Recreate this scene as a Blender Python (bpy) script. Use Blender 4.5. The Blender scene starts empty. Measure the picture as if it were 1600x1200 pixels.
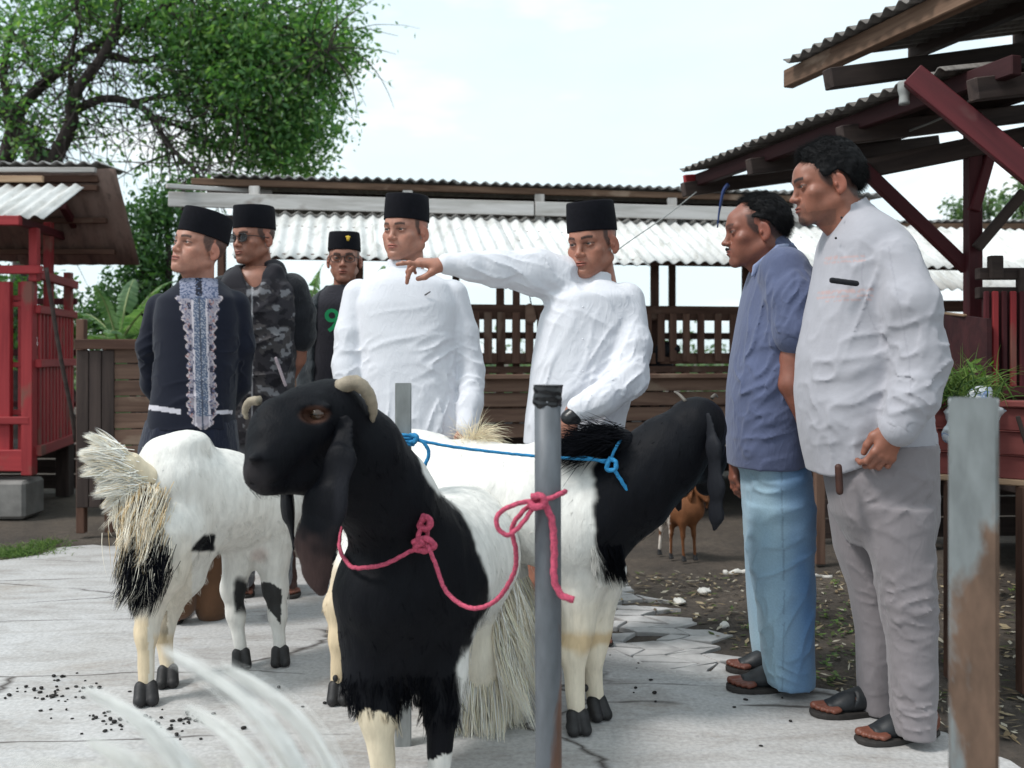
import bpy, bmesh, math, random
import numpy as np
from mathutils import Vector, Matrix
SC = bpy.context.scene
COL = SC.collection
random.seed(7)
RNG = np.random.default_rng(11)

# ---------------------------------------------------------------- camera
H, HZ, FP = 1.10, 551.0, 1500.0      # eye height, horizon row, focal length in photo pixels
cam = bpy.data.cameras.new('camera'); camo = bpy.data.objects.new('camera', cam); COL.objects.link(camo)
camo.location = (0, 0, H); camo.rotation_euler = (math.radians(90), 0, 0)
cam.sensor_width = 36; cam.lens = 36 * FP / 1600; cam.shift_y = (HZ - 600) / 1600
cam.clip_start = 0.05; cam.clip_end = 2000
cam.dof.use_dof = True; cam.dof.focus_distance = 3.0; cam.dof.aperture_fstop = 3.6
SC.camera = camo

# ---------------------------------------------------------------- world and sun
SUN_EL, SUN_AZ = 52.0, 246.0          # hazy sun, high behind the camera's left shoulder
w = bpy.data.worlds.new('World'); SC.world = w; w.use_nodes = True
nt = w.node_tree; nt.nodes.clear()
N = nt.nodes.new; L = nt.links.new
out = N('ShaderNodeOutputWorld'); bg = N('ShaderNodeBackground'); bg.inputs[1].default_value = 0.13
sky = N('ShaderNodeTexSky'); sky.sky_type = 'NISHITA'; sky.sun_disc = False
sky.sun_elevation = math.radians(SUN_EL); sky.sun_rotation = math.radians(SUN_AZ)
sky.air_density = 1.0; sky.dust_density = 2.2; sky.ozone_density = 1.0
tc = N('ShaderNodeTexCoord'); mp = N('ShaderNodeMapping'); mp.inputs['Scale'].default_value = (1.2, 1.2, 3.6)
nz = N('ShaderNodeTexNoise'); nz.inputs['Scale'].default_value = 1.7; nz.inputs['Detail'].default_value = 6; nz.inputs['Roughness'].default_value = 0.55
cr = N('ShaderNodeValToRGB'); cr.color_ramp.elements[0].position = 0.36; cr.color_ramp.elements[1].position = 0.60
cr.color_ramp.elements[0].color = (0.80, 0.80, 0.80, 1); cr.color_ramp.elements[1].color = (0.97, 0.97, 0.97, 1)
mx = N('ShaderNodeMixRGB'); mx.inputs[2].default_value = (3.95, 4.65, 4.88, 1)
L(tc.outputs['Generated'], mp.inputs[0]); L(mp.outputs[0], nz.inputs[0]); L(nz.outputs[0], cr.inputs[0]); L(cr.outputs[0], mx.inputs[0])
nz2 = N('ShaderNodeTexNoise'); nz2.inputs['Scale'].default_value = 3.1; nz2.inputs['Detail'].default_value = 7; L(mp.outputs[0], nz2.inputs[0])
cr2 = N('ShaderNodeValToRGB'); cr2.color_ramp.elements[0].position = 0.50; cr2.color_ramp.elements[1].position = 0.72; L(nz2.outputs[0], cr2.inputs[0])
mx2 = N('ShaderNodeMixRGB'); mx2.inputs[2].default_value = (5.35, 5.45, 5.45, 1); L(cr2.outputs[0], mx2.inputs[0]); L(mx.outputs[0], mx2.inputs[1])
L(sky.outputs[0], mx.inputs[1]); L(mx2.outputs[0], bg.inputs[0]); L(bg.outputs[0], out.inputs[0])
sl = bpy.data.lights.new('sun', 'SUN'); sl.energy = 1.5; sl.angle = math.radians(12); sl.color = (1, 0.97, 0.93)
so = bpy.data.objects.new('sun', sl); COL.objects.link(so)
_el, _az = math.radians(SUN_EL), math.radians(SUN_AZ)
so.rotation_euler = Vector((math.sin(_az)*math.cos(_el), math.cos(_az)*math.cos(_el), math.sin(_el))).to_track_quat('Z', 'Y').to_euler()
SC.view_settings.view_transform = 'Standard'; SC.view_settings.look = 'None'
SC.view_settings.exposure = 0.88; SC.view_settings.gamma = 1
SC.render.engine = 'CYCLES'; SC.cycles.use_denoising = True
SC.cycles.max_bounces = 6; SC.cycles.transparent_max_bounces = 8

# ---------------------------------------------------------------- pixel helpers
def P(px, py, Y):
    return np.array([(px - 800) / FP * Y, Y, H - (py - HZ) / FP * Y])
def G(px, py, z=0.0):
    Y = FP * (H - z) / (py - HZ)
    return np.array([(px - 800) / FP * Y, Y, z])

# ---------------------------------------------------------------- things, parts, meshes
BASE = {}
def thing(name, label, cat, loc, group=None):
    o = bpy.data.objects.new(name, None); COL.objects.link(o); o.empty_display_size = 0.1
    o.location = tuple(float(v) for v in loc); o['label'] = label; o['category'] = cat
    if group: o['group'] = group
    BASE[o.name] = np.array(loc, float); return o
def tag(o, label=None, cat=None, group=None, kind=None):
    if label: o['label'] = label
    if cat: o['category'] = cat
    if group: o['group'] = group
    if kind: o['kind'] = kind
    return o
def base_of(parent):
    return BASE.get(parent.name, np.zeros(3)) if parent else np.zeros(3)
def mesh_np(name, V, F, mat=None, cols=None, smooth=True):
    """V (n,3), F list of (m,k) int arrays or one array"""
    me = bpy.data.meshes.new(name)
    Fs = F if isinstance(F, (list, tuple)) else [F]
    Fs = [f for f in Fs if len(f)]
    nl = sum(f.size for f in Fs); nf = sum(len(f) for f in Fs)
    me.vertices.add(len(V)); me.vertices.foreach_set('co', np.asarray(V, np.float32).ravel())
    me.loops.add(nl); me.loops.foreach_set('vertex_index', np.concatenate([f.ravel() for f in Fs]).astype(np.int32))
    tot = np.concatenate([np.full(len(f), f.shape[1]) for f in Fs]); st = np.concatenate([[0], np.cumsum(tot)[:-1]])
    me.polygons.add(nf); me.polygons.foreach_set('loop_start', st.astype(np.int32)); me.polygons.foreach_set('loop_total', tot.astype(np.int32))
    me.polygons.foreach_set('use_smooth', np.full(nf, smooth))
    me.update(calc_edges=True)
    if cols is not None:
        c = np.ones((len(V), 4), np.float32); c[:, :cols.shape[1]] = cols
        a = me.color_attributes.new('Col', 'FLOAT_COLOR', 'POINT'); a.data.foreach_set('color', c.ravel())
    if mat: me.materials.append(mat)
    return me
def link(name, me, parent=None, loc=(0, 0, 0)):
    o = bpy.data.objects.new(name, me); COL.objects.link(o); o.location = loc
    if parent:
        o.parent = parent
        BASE[o.name] = base_of(parent) + np.array(loc, float)
    return o
def add(name, V, F, mat, parent=None, cols=None, smooth=True, base=None):
    """world-space vertices into an object under parent (or top level with its origin at base)"""
    b = base_of(parent) if parent else (np.array(base, float) if base is not None else np.asarray(V).mean(0) * 0)
    o = link(name, mesh_np(name, np.asarray(V) - b, F, mat, cols, smooth), parent)
    if not parent: o.location = tuple(b); BASE[o.name] = b
    return o
_boxc = {}
def box_mesh(sx, sy, sz, mat, bev=0.004):
    key = (round(sx, 4), round(sy, 4), round(sz, 4), mat.name, round(bev, 4))
    if key in _boxc: return _boxc[key]
    bm = bmesh.new(); bmesh.ops.create_cube(bm, size=1)
    bmesh.ops.scale(bm, vec=(sx, sy, sz), verts=bm.verts)
    b = min(bev, 0.3 * min(sx, sy, sz))
    if b > 0: bmesh.ops.bevel(bm, geom=bm.edges[:], offset=b, segments=1, affect='EDGES')
    me = bpy.data.meshes.new('box'); bm.to_mesh(me); bm.free(); me.materials.append(mat); _boxc[key] = me; return me
def frame(x, up=(0, 0, 1)):
    x = Vector(x).normalized(); up = Vector(up)
    if abs(x.dot(up)) > 0.98: up = Vector((0, 1, 0))
    y = up.cross(x).normalized(); z = x.cross(y)
    return Matrix((x, y, z)).transposed()
def beam(name, a, b, w, t, mat, parent=None, up=(0, 0, 1), bev=0.004, label=None):
    """box from a to b; w = horizontal width (local y), t = height (local z)"""
    a = Vector(a); b = Vector(b); d = b - a
    me = box_mesh(d.length, w, t, mat, bev)
    o = bpy.data.objects.new(name, me); COL.objects.link(o)
    M = frame(d, up).to_4x4(); c = (a + b) / 2
    if parent: o.parent = parent; c = c - Vector(base_of(parent))
    M.translation = c; o.matrix_basis = M
    BASE[o.name] = np.array((a + b) / 2)
    if label: o['label'] = label
    return o

# ---------------------------------------------------------------- noise (numpy)
def _hash(ix, iy, iz, seed):
    n = (ix * 374761393 + iy * 668265263 + iz * 2147483647 + seed * 974711) & 0xffffffff
    n = ((n ^ (n >> 13)) * 1274126177) & 0xffffffff
    n = (n ^ (n >> 16)) & 0xffffffff
    return n.astype(np.float32) / np.float32(4294967295.0)
def noise(Q, seed=0):
    i = np.floor(Q).astype(np.int64); f = (Q - i).astype(np.float32); f = f * f * (3 - 2 * f)
    x, y, z = i[..., 0], i[..., 1], i[..., 2]; r = 0
    for dx in (0, 1):
        wx = f[..., 0] if dx else 1 - f[..., 0]
        for dy in (0, 1):
            wy = f[..., 1] if dy else 1 - f[..., 1]
            for dz in (0, 1):
                wz = f[..., 2] if dz else 1 - f[..., 2]
                r = r + wx * wy * wz * _hash(x + dx, y + dy, z + dz, seed)
    return r * 2 - 1
def fbm(Q, seed=0, o=3):
    r = 0; a = 1.0
    for k in range(o): r = r + a * noise(Q * 2**k + 13.7 * k, seed + k); a *= 0.5
    return r
def sstep(a, b, x):
    t = np.clip((x - a) / (b - a), 0, 1); return t * t * (3 - 2 * t)

# ---------------------------------------------------------------- signed distance sculpting
def rotm(ax=0, ay=0, az=0):
    return np.array(Matrix.Rotation(math.radians(az), 3, 'Z') @ Matrix.Rotation(math.radians(ay), 3, 'Y') @ Matrix.Rotation(math.radians(ax), 3, 'X'))
class Sdf:
    def __init__(s): s.p = []
    def ell(s, c, r, k=0.01, R=None, op='u'):
        c = np.array(c, np.float32); r = np.array(r, np.float32) * np.ones(3, np.float32)
        Rm = None if R is None else np.array(R, np.float32)
        def f(Q):
            q = Q - c
            if Rm is not None: q = q @ Rm
            k0 = np.sqrt(((q / r) ** 2).sum(-1)); k1 = np.sqrt(((q / (r * r)) ** 2).sum(-1))
            return k0 * (k0 - 1) / np.maximum(k1, 1e-6)
        m = r.max() if Rm is not None else r
        s.p.append((f, c - m, c + m, k, op)); return s
    def cone(s, a, b, ra, rb, k=0.01, flat=None, op='u'):
        """round cone; flat=(dir, factor): thickness along dir multiplied by factor"""
        a = np.array(a, np.float32); b = np.array(b, np.float32); d = b - a; L2 = float(d @ d) + 1e-12
        if flat:
            wv = np.array(flat[0], np.float32); wv /= np.linalg.norm(wv); fk = flat[1]
        def f(Q):
            q = Q - a
            t = np.clip((q @ d) / L2, 0, 1); q = q - t[..., None] * d
            if flat:
                q = q + (1 / fk - 1) * (q @ wv)[..., None] * wv
                l_ = np.sqrt((q * q).sum(-1)) + 1e-9; g_ = q + (1 / fk - 1) * (q @ wv)[..., None] * wv
                return (l_ - (ra + (rb - ra) * t)) * l_ / (np.sqrt((g_ * g_).sum(-1)) + 1e-9)
            return np.sqrt((q * q).sum(-1)) - (ra + (rb - ra) * t)
        m = max(ra, rb) * (max(1, flat[1]) if flat else 1)
        s.p.append((f, np.minimum(a, b) - m, np.maximum(a, b) + m, k, op)); return s
    def chain(s, pts, rs, k=0.01, flat=None, op='u', kin=None):
        for i in range(len(pts) - 1): s.cone(pts[i], pts[i + 1], rs[i], rs[i + 1], k if i == 0 or kin is None else kin, flat, op)
        return s
    def loft(s, rows, k=0.02, p=2.3, op='u', yaw=0.0):
        """rows: (z, cx, cy, rx, ry); superellipse sections stacked along z"""
        rows = sorted(rows); A = np.array(rows, np.float32); z = A[:, 0]
        # monotone smooth resample
        zz = np.linspace(z[0], z[-1], 120)
        def sm(v):
            w_ = np.interp(zz, z, v); kk = np.array([1, 2, 3, 4, 3, 2, 1.]); kk /= kk.sum()
            return np.convolve(np.pad(w_, 3, mode='edge'), kk, mode='valid')
        T = [sm(A[:, i]) for i in range(1, 5)]
        cy_, sy_ = math.cos(yaw), math.sin(yaw)
        def f(Q):
            zq = Q[..., 2]; cx, cy, rx, ry = [np.interp(zq, zz, t).astype(np.float32) for t in T]
            ux = Q[..., 0] - cx; uy = Q[..., 1] - cy
            x = np.abs(ux * cy_ + uy * sy_) / rx; y = np.abs(-ux * sy_ + uy * cy_) / ry
            n = (x ** p + y ** p) ** (1 / p)
            dd = (n - 1) * np.where(x > y, rx, ry) * 0.9
            dz = np.maximum(z[0] - zq, zq - z[-1])
            return np.maximum(dd, dz)
        mm = max(A[:, 3].max(), A[:, 4].max())
        lo = np.array([A[:, 1].min() - mm, A[:, 2].min() - mm, z[0]]); hi = np.array([A[:, 1].max() + mm, A[:, 2].max() + mm, z[-1]])
        s.p.append((f, lo, hi, k, op)); return s
    def fn(s, f, lo, hi, k=0.01, op='u'):
        s.p.append((f, np.array(lo, float), np.array(hi, float), k, op)); return s
    def disp(s, f, lo=None, hi=None):
        s.p.append((f, None if lo is None else np.array(lo, float), None if hi is None else np.array(hi, float), 0, 'd')); return s
    def bounds(s):
        lo = np.min([p[1] for p in s.p if p[4] == 'u'], 0); hi = np.max([p[2] for p in s.p if p[4] == 'u'], 0); return lo, hi
    def mesh(s, h, lo=None, hi=None, smooth=1, pad=None):
        b0, b1 = s.bounds()
        pad = (3 * h + (.03 if any(p[4] == 'd' for p in s.p) else 0)) if pad is None else pad
        lo = b0 - pad if lo is None else np.maximum(np.array(lo, float), b0 - pad)
        hi = b1 + pad if hi is None else np.minimum(np.array(hi, float), b1 + pad)
        n = np.ceil((hi - lo) / h).astype(int) + 1
        ax = [(lo[i] + h * np.arange(n[i])).astype(np.float32) for i in range(3)]
        F = np.full(n, 0.3, np.float32)
        for f, a, b, k, op in s.p:
            if a is None: i0 = np.zeros(3, int); i1 = n
            else:
                m = k + 3 * h
                i0 = np.clip(np.floor((a - m - lo) / h).astype(int), 0, n); i1 = np.clip(np.ceil((b + m - lo) / h).astype(int) + 1, 0, n)
            if (i1 <= i0).any(): continue
            sl = tuple(slice(i0[i], i1[i]) for i in range(3)); S = F[sl]
            if op == 'd':
                msk = np.abs(S) < 0.03
                ii = np.nonzero(msk)
                if len(ii[0]) == 0: continue
                Q = np.stack([ax[j][i0[j] + ii[j]] for j in range(3)], -1)
                S[msk] += f(Q).astype(np.float32); continue
            Q = np.stack(np.meshgrid(*[ax[i][sl[i]] for i in range(3)], indexing='ij'), -1)
            D = f(Q).astype(np.float32); kk = max(k, 1e-5)
            if op == 'u':
                hh = np.maximum(kk - np.abs(S - D), 0) / kk; F[sl] = np.minimum(S, D) - hh * hh * kk * 0.25
            elif op == 's':
                D = -D; hh = np.maximum(kk - np.abs(S - D), 0) / kk; F[sl] = np.maximum(S, D) + hh * hh * kk * 0.25
        V, Fc = surface_nets(F, lo, h)
        if smooth: V = laplace(V, Fc, smooth)
        return V, Fc
def surface_nets(F, lo, h):
    S = F < 0
    c = np.zeros(tuple(np.array(F.shape) - 1), np.int8)
    for dx in (0, 1):
        for dy in (0, 1):
            for dz in (0, 1):
                c += S[dx:F.shape[0]-1+dx, dy:F.shape[1]-1+dy, dz:F.shape[2]-1+dz]
    act = (c > 0) & (c < 8); idx = np.full(act.shape, -1, np.int64); I = np.stack(np.nonzero(act), -1); idx[act] = np.arange(len(I))
    acc = np.zeros((len(I), 3)); cnt = np.zeros(len(I))
    cor = [(x, y, z) for x in (0, 1) for y in (0, 1) for z in (0, 1)]
    val = {q: F[I[:, 0]+q[0], I[:, 1]+q[1], I[:, 2]+q[2]] for q in cor}
    for a in cor:
        for axn in range(3):
            if a[axn] == 0:
                b = list(a); b[axn] = 1; b = tuple(b)
                va, vb = val[a], val[b]; m = (va < 0) != (vb < 0)
                t = np.where(m, va / np.where(m, va - vb, 1), 0)
                p = np.array(a, float)[None] + t[:, None] * (np.array(b) - np.array(a))[None]
                acc += p * m[:, None]; cnt += m
    V = np.array(lo) + h * (I + acc / cnt[:, None])
    quads = []
    for axn in range(3):
        o1, o2 = [(1, 2), (2, 0), (0, 1)][axn]
        sl0 = [slice(None)] * 3; sl1 = [slice(None)] * 3
        sl0[axn] = slice(0, F.shape[axn]-1); sl1[axn] = slice(1, F.shape[axn])
        for o in (o1, o2):
            sl0[o] = slice(1, F.shape[o]-1); sl1[o] = slice(1, F.shape[o]-1)
        s0 = S[tuple(sl0)]; s1 = S[tuple(sl1)]
        for flag, M in ((False, s0 & ~s1), (True, ~s0 & s1)):
            J = np.stack(np.nonzero(M), -1)
            if not len(J): continue
            J[:, o1] += 1; J[:, o2] += 1
            def at(d1, d2):
                K = J.copy(); K[:, o1] -= d1; K[:, o2] -= d2; return idx[K[:, 0], K[:, 1], K[:, 2]]
            q = np.stack([at(1, 1), at(0, 1), at(0, 0), at(1, 0)], -1)
            if flag: q = q[:, ::-1]
            quads.append(q)
    Q = np.concatenate(quads) if quads else np.zeros((0, 4), int)
    return V, Q[(Q >= 0).all(1)]
def laplace(V, Q, it=1, lam=0.5):
    E = np.concatenate([Q[:, [0, 1]], Q[:, [1, 2]], Q[:, [2, 3]], Q[:, [3, 0]]]); E = np.concatenate([E, E[:, ::-1]])
    n = np.bincount(E[:, 0], minlength=len(V)); n[n == 0] = 1
    for j in range(it):
        A = np.stack([np.bincount(E[:, 0], weights=V[E[:, 1], i], minlength=len(V)) for i in range(3)], -1) / n[:, None]
        V = V + lam * (A - V)
    return V
def join(parts):
    Vs, Qs, k = [], [], 0
    for V, Q in parts: Vs.append(V); Qs.append(Q + k); k += len(V)
    return np.concatenate(Vs), np.concatenate(Qs)
def vnormals(V, Q):
    n = np.cross(V[Q[:, 2]] - V[Q[:, 0]], V[Q[:, 3]] - V[Q[:, 1]]); N_ = np.zeros_like(V)
    for j in range(4): np.add.at(N_, Q[:, j], n)
    return N_ / (np.linalg.norm(N_, axis=1, keepdims=True) + 1e-12)
def folds(fl, seed=3):
    """cloth folds: list of (centre, radius, ridge direction, amplitude, spacing)"""
    def f(Q):
        r = np.zeros(len(Q), np.float32)
        for i, (c, R, d, amp, sp) in enumerate(fl):
            q = Q - np.array(c, np.float32); dist = np.sqrt((q * q).sum(-1)); wgt = np.exp(-(dist / R) ** 2)
            m = wgt > 0.03
            if not m.any(): continue
            qq = q[m]; dv = np.array(d, float); dv /= np.linalg.norm(dv)
            al = qq @ dv; perp = qq - al[:, None] * dv
            X = (perp + 0.18 * al[:, None] * dv) / sp
            X = X + 0.35 * np.stack([noise(qq / (sp * 2.5), seed + i + 40)] * 3, -1)
            nn = noise(X + 7.1 * i, seed + i)
            ridge = np.clip(1 - np.abs(nn) * 2.6, 0, 1) ** 1.9 - .35 * np.clip(np.abs(nn) - .35, 0, 1)
            r[m] -= (amp * wgt[m] * ridge).astype(np.float32)
        return r
    return f

# ---------------------------------------------------------------- strands (hair) as real geometry
def strands(roots, dirs, lens, width, grav=0.0, curl=0.0, seg=5, seed=0, cols=None, taper=1.0, clump=None):
    """three-sided tapering strands"""
    rg = np.random.default_rng(seed); n = len(roots)
    p = np.array(roots, float); d = np.array(dirs, float); d /= np.linalg.norm(d, axis=1, keepdims=True)
    lens = np.broadcast_to(lens, (n,)); wd = np.broadcast_to(width, (n,))
    P_ = [p.copy()]; rnd = rg.normal(size=(n, 3)) * curl
    for j in range(seg):
        d = d + np.array([0, 0, -1.0]) * grav / seg + (rnd + rg.normal(size=(n, 3)) * curl * 0.5) / seg
        d /= np.linalg.norm(d, axis=1, keepdims=True)
        p = p + d * (lens / seg)[:, None]; P_.append(p.copy())
    P_ = np.stack(P_, 1)
    if clump is not None:   # pull tips to the clump centre strand
        t = np.linspace(0, 1, seg + 1)[None, :, None] ** 1.3
        P_ = P_ * (1 - 0.75 * t) + P_[clump] * 0.75 * t
    a = np.cross(d, rg.normal(size=(n, 3))); a /= np.linalg.norm(a, axis=1, keepdims=True) + 1e-9
    b = np.cross(d, a)
    V = np.zeros((n, seg + 1, 3, 3))
    for j in range(seg + 1):
        t = j / seg; r = wd * (1 - taper * t ** 1.5 * 0.95)
        for q in range(3):
            an = q * 2.0944
            V[:, j, q] = P_[:, j] + (a * math.cos(an) + b * math.sin(an)) * r[:, None]
    base = (np.arange(n) * (seg + 1) * 3)[:, None]
    Q = []
    for j in range(seg):
        for q in range(3):
            q2 = (q + 1) % 3
            Q.append(np.stack([base[:, 0] + j*3 + q, base[:, 0] + j*3 + q2, base[:, 0] + (j+1)*3 + q2, base[:, 0] + (j+1)*3 + q], -1))
    Q = np.concatenate(Q); C = None
    if cols is not None: C = np.repeat(np.asarray(cols), (seg + 1) * 3, 0)
    return V.reshape(-1, 3), Q, C
def tube(pts, r, mat, name, parent=None, n=8, sub=4, base=None, twist=0.0, rr=None, cols=None):
    """smooth tube through points (Catmull-Rom); twist>0 gives a laid rope surface"""
    p = np.array(pts, float); pp = np.concatenate([[2*p[0]-p[1]], p, [2*p[-1]-p[-2]]])
    R = np.broadcast_to(rr if rr is not None else r, (len(p),)).astype(float); RR = np.concatenate([[R[0]], R, [R[-1]]])
    out_, ro = [], []
    for i in range(1, len(pp) - 2):
        for j in range(sub):
            t = j / sub; a, b, c, d = pp[i-1:i+3]
            out_.append(0.5*((2*b)+(-a+c)*t+(2*a-5*b+4*c-d)*t*t+(-a+3*b-3*c+d)*t**3)); ro.append(RR[i]*(1-t)+RR[i+1]*t)
    out_.append(p[-1]); ro.append(R[-1]); C = np.array(out_); ro = np.array(ro); m = len(C)
    T = np.gradient(C, axis=0); T /= np.linalg.norm(T, axis=1, keepdims=True) + 1e-12
    u = np.cross(T[0], [0.3, 0.2, 1.0]); u /= np.linalg.norm(u); V = np.zeros((m, n, 3)); s = 0
    for i in range(m):
        u = u - T[i] * (u @ T[i]); u /= np.linalg.norm(u); v = np.cross(T[i], u)
        if i: s += np.linalg.norm(C[i] - C[i-1])
        for j in range(n):
            a = 2*math.pi*j/n; k = 1 + (0.16*math.cos(3*a + twist*s) if twist else 0)
            V[i, j] = C[i] + ro[i]*k*(u*math.cos(a) + v*math.sin(a))
    ii = np.arange(m-1)[:, None]; jj = np.arange(n)[None]; j2 = (jj+1) % n
    Q = np.stack([ii*n+jj, ii*n+j2, (ii+1)*n+j2, (ii+1)*n+jj], -1).reshape(-1, 4)
    caps = np.array([list(range(n))[::-1], [(m-1)*n+j for j in range(n)]])
    VV = V.reshape(-1, 3)
    if name is None: return VV, Q, caps
    return add(name, VV, [Q, caps], mat, parent, base=base)
# ---------------------------------------------------------------- materials
def nodes_of(name):
    m = bpy.data.materials.new(name); m.use_nodes = True; t = m.node_tree; t.nodes.clear()
    o = t.nodes.new('ShaderNodeOutputMaterial'); b = t.nodes.new('ShaderNodeBsdfPrincipled'); t.links.new(b.outputs[0], o.inputs[0])
    return m, t, b
def nadd(t, kind, **kw):
    n = t.nodes.new(kind)
    for k, v in kw.items():
        if k in n.inputs: n.inputs[k].default_value = v
        else: setattr(n, k, v)
    return n
def coords(t, kind='Object', scale=(1, 1, 1), rnd=True):
    c = nadd(t, 'ShaderNodeTexCoord'); m = nadd(t, 'ShaderNodeMapping'); m.inputs['Scale'].default_value = scale
    t.links.new(c.outputs[kind], m.inputs[0])
    if rnd:
        oi = nadd(t, 'ShaderNodeObjectInfo'); ml = nadd(t, 'ShaderNodeMath', operation='MULTIPLY'); ml.inputs[1].default_value = 37.0
        t.links.new(oi.outputs['Random'], ml.inputs[0]); t.links.new(ml.outputs[0], m.inputs['Location'])
    return m.outputs[0]
def nnoise(t, vec, scale, detail=4, rough=0.55, dist=0.0):
    n = nadd(t, 'ShaderNodeTexNoise', Scale=scale, Detail=detail, Roughness=rough, Distortion=dist); t.links.new(vec, n.inputs['Vector']); return n.outputs[0]
def ramp(t, fac, stops):
    r = nadd(t, 'ShaderNodeValToRGB'); e = r.color_ramp.elements
    while len(e) < len(stops): e.new(0.5)
    for i, (p, c) in enumerate(stops):
        e[i].position = p; e[i].color = (*c, 1) if len(c) == 3 else c
    t.links.new(fac, r.inputs[0]); return r.outputs[0]
def mix(t, fac, a, b, mode='MIX'):
    m = nadd(t, 'ShaderNodeMixRGB', blend_type=mode)
    for i, v in ((0, fac), (1, a), (2, b)):
        if hasattr(v, 'is_linked') or hasattr(v, 'links'): t.links.new(v, m.inputs[i])
        elif i == 0: m.inputs[0].default_value = v
        else: m.inputs[i].default_value = (*v, 1) if len(v) == 3 else v
    return m.outputs[0]
def bump(t, b, hgt, strength=0.4, dist=0.003):
    n = nadd(t, 'ShaderNodeBump', Strength=strength, Distance=dist); t.links.new(hgt, n.inputs['Height']); t.links.new(n.outputs[0], b.inputs['Normal']); return n
def G3(v): return (v, v, v)

def mat_attr(name, rough=0.8, var=0.12, scale=60, bstr=0.3, bdist=0.002, sheen=0.0, spec=0.3, sss=0.0, aniso=None, bscale=None):
    """colour from the mesh's own painted pattern, broken up with fine noise"""
    m, t, b = nodes_of(name); a = nadd(t, 'ShaderNodeVertexColor', layer_name='Col')
    v = coords(t, 'Object', aniso or (1, 1, 1), rnd=False)
    n = nnoise(t, v, scale, 5); r = ramp(t, n, [(0.25, G3(1 - var)), (0.75, G3(1 + var))])
    t.links.new(mix(t, 1.0, a.outputs[0], r, 'MULTIPLY'), b.inputs['Base Color'])
    b.inputs['Roughness'].default_value = rough; b.inputs['Specular IOR Level'].default_value = spec
    if sheen: b.inputs['Sheen Weight'].default_value = sheen; b.inputs['Sheen Roughness'].default_value = 0.5
    if sss:
        b.inputs['Subsurface Weight'].default_value = sss; b.inputs['Subsurface Radius'].default_value = (1, .35, .2); b.inputs['Subsurface Scale'].default_value = 0.006
    n2 = nnoise(t, v, bscale or scale * 3, 4); bump(t, b, n2, bstr, bdist)
    return m
def mat_cloth(name, col, var=0.06, rough=0.85, weave=900, crease=0.5, sheen=0.2, col2=None, transm=0.0):
    m, t, b = nodes_of(name); v = coords(t, 'Object', rnd=False)
    n = nnoise(t, v, 9, 5); c = ramp(t, n, [(0.3, tuple(x * (1 - var) for x in col)), (0.7, tuple(min(1, x * (1 + var)) for x in (col2 or col)))])
    t.links.new(c, b.inputs['Base Color']); b.inputs['Roughness'].default_value = rough
    b.inputs['Sheen Weight'].default_value = sheen; b.inputs['Specular IOR Level'].default_value = 0.2
    # soft creases and weave
    vm = coords(t, 'Object', (1, 1, 0.45), rnd=False)
    n1 = nnoise(t, vm, 26, 3, 0.5, 1.2); r1 = ramp(t, n1, [(0.38, G3(0)), (0.5, G3(1)), (0.62, G3(0))])
    b1 = nadd(t, 'ShaderNodeBump', Strength=0.35 * crease, Distance=0.006); t.links.new(r1, b1.inputs['Height'])
    n2 = nnoise(t, v, weave, 2); b2 = nadd(t, 'ShaderNodeBump', Strength=0.15, Distance=0.0008); t.links.new(n2, b2.inputs['Height'])
    t.links.new(b1.outputs[0], b2.inputs['Normal']); t.links.new(b2.outputs[0], b.inputs['Normal'])
    return m
def mat_wood(name, c1, c2, grain=22, rough=0.8, wear=None, wearc=(0.3, 0.28, 0.26), bst=0.5):
    m, t, b = nodes_of(name); v = coords(t, 'Object', (0.09, 1, 1))
    n = nnoise(t, v, grain, 6, 0.6, 0.6); c = ramp(t, n, [(0.3, c1), (0.68, c2)])
    v2 = coords(t, 'Object', (0.5, 1, 1)); n2 = nnoise(t, v2, 5, 4)
    oi = nadd(t, 'ShaderNodeObjectInfo'); rr = ramp(t, oi.outputs['Random'], [(0, G3(0.78)), (1, G3(1.18))])
    c = mix(t, 1.0, c, rr, 'MULTIPLY')
    if wear: c = mix(t, ramp(t, n2, [(wear, G3(0)), (wear + 0.08, G3(1))]), c, wearc)
    t.links.new(c, b.inputs['Base Color']); b.inputs['Roughness'].default_value = rough; b.inputs['Specular IOR Level'].default_value = 0.25
    bump(t, b, n, bst, 0.004); return m
def mat_plain(name, col, rough=0.7, metal=0.0, var=0.1, scale=8, bst=0.2, spec=0.4, coat=0.0):
    m, t, b = nodes_of(name); v = coords(t, 'Object')
    n = nnoise(t, v, scale, 5); c = ramp(t, n, [(0.3, tuple(x * (1 - var) for x in col)), (0.7, tuple(min(1, x * (1 + var)) for x in col))])
    t.links.new(c, b.inputs['Base Color']); b.inputs['Roughness'].default_value = rough; b.inputs['Metallic'].default_value = metal
    b.inputs['Specular IOR Level'].default_value = spec; b.inputs['Coat Weight'].default_value = coat
    bump(t, b, nnoise(t, v, scale * 8, 3), bst, 0.002); return m
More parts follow.
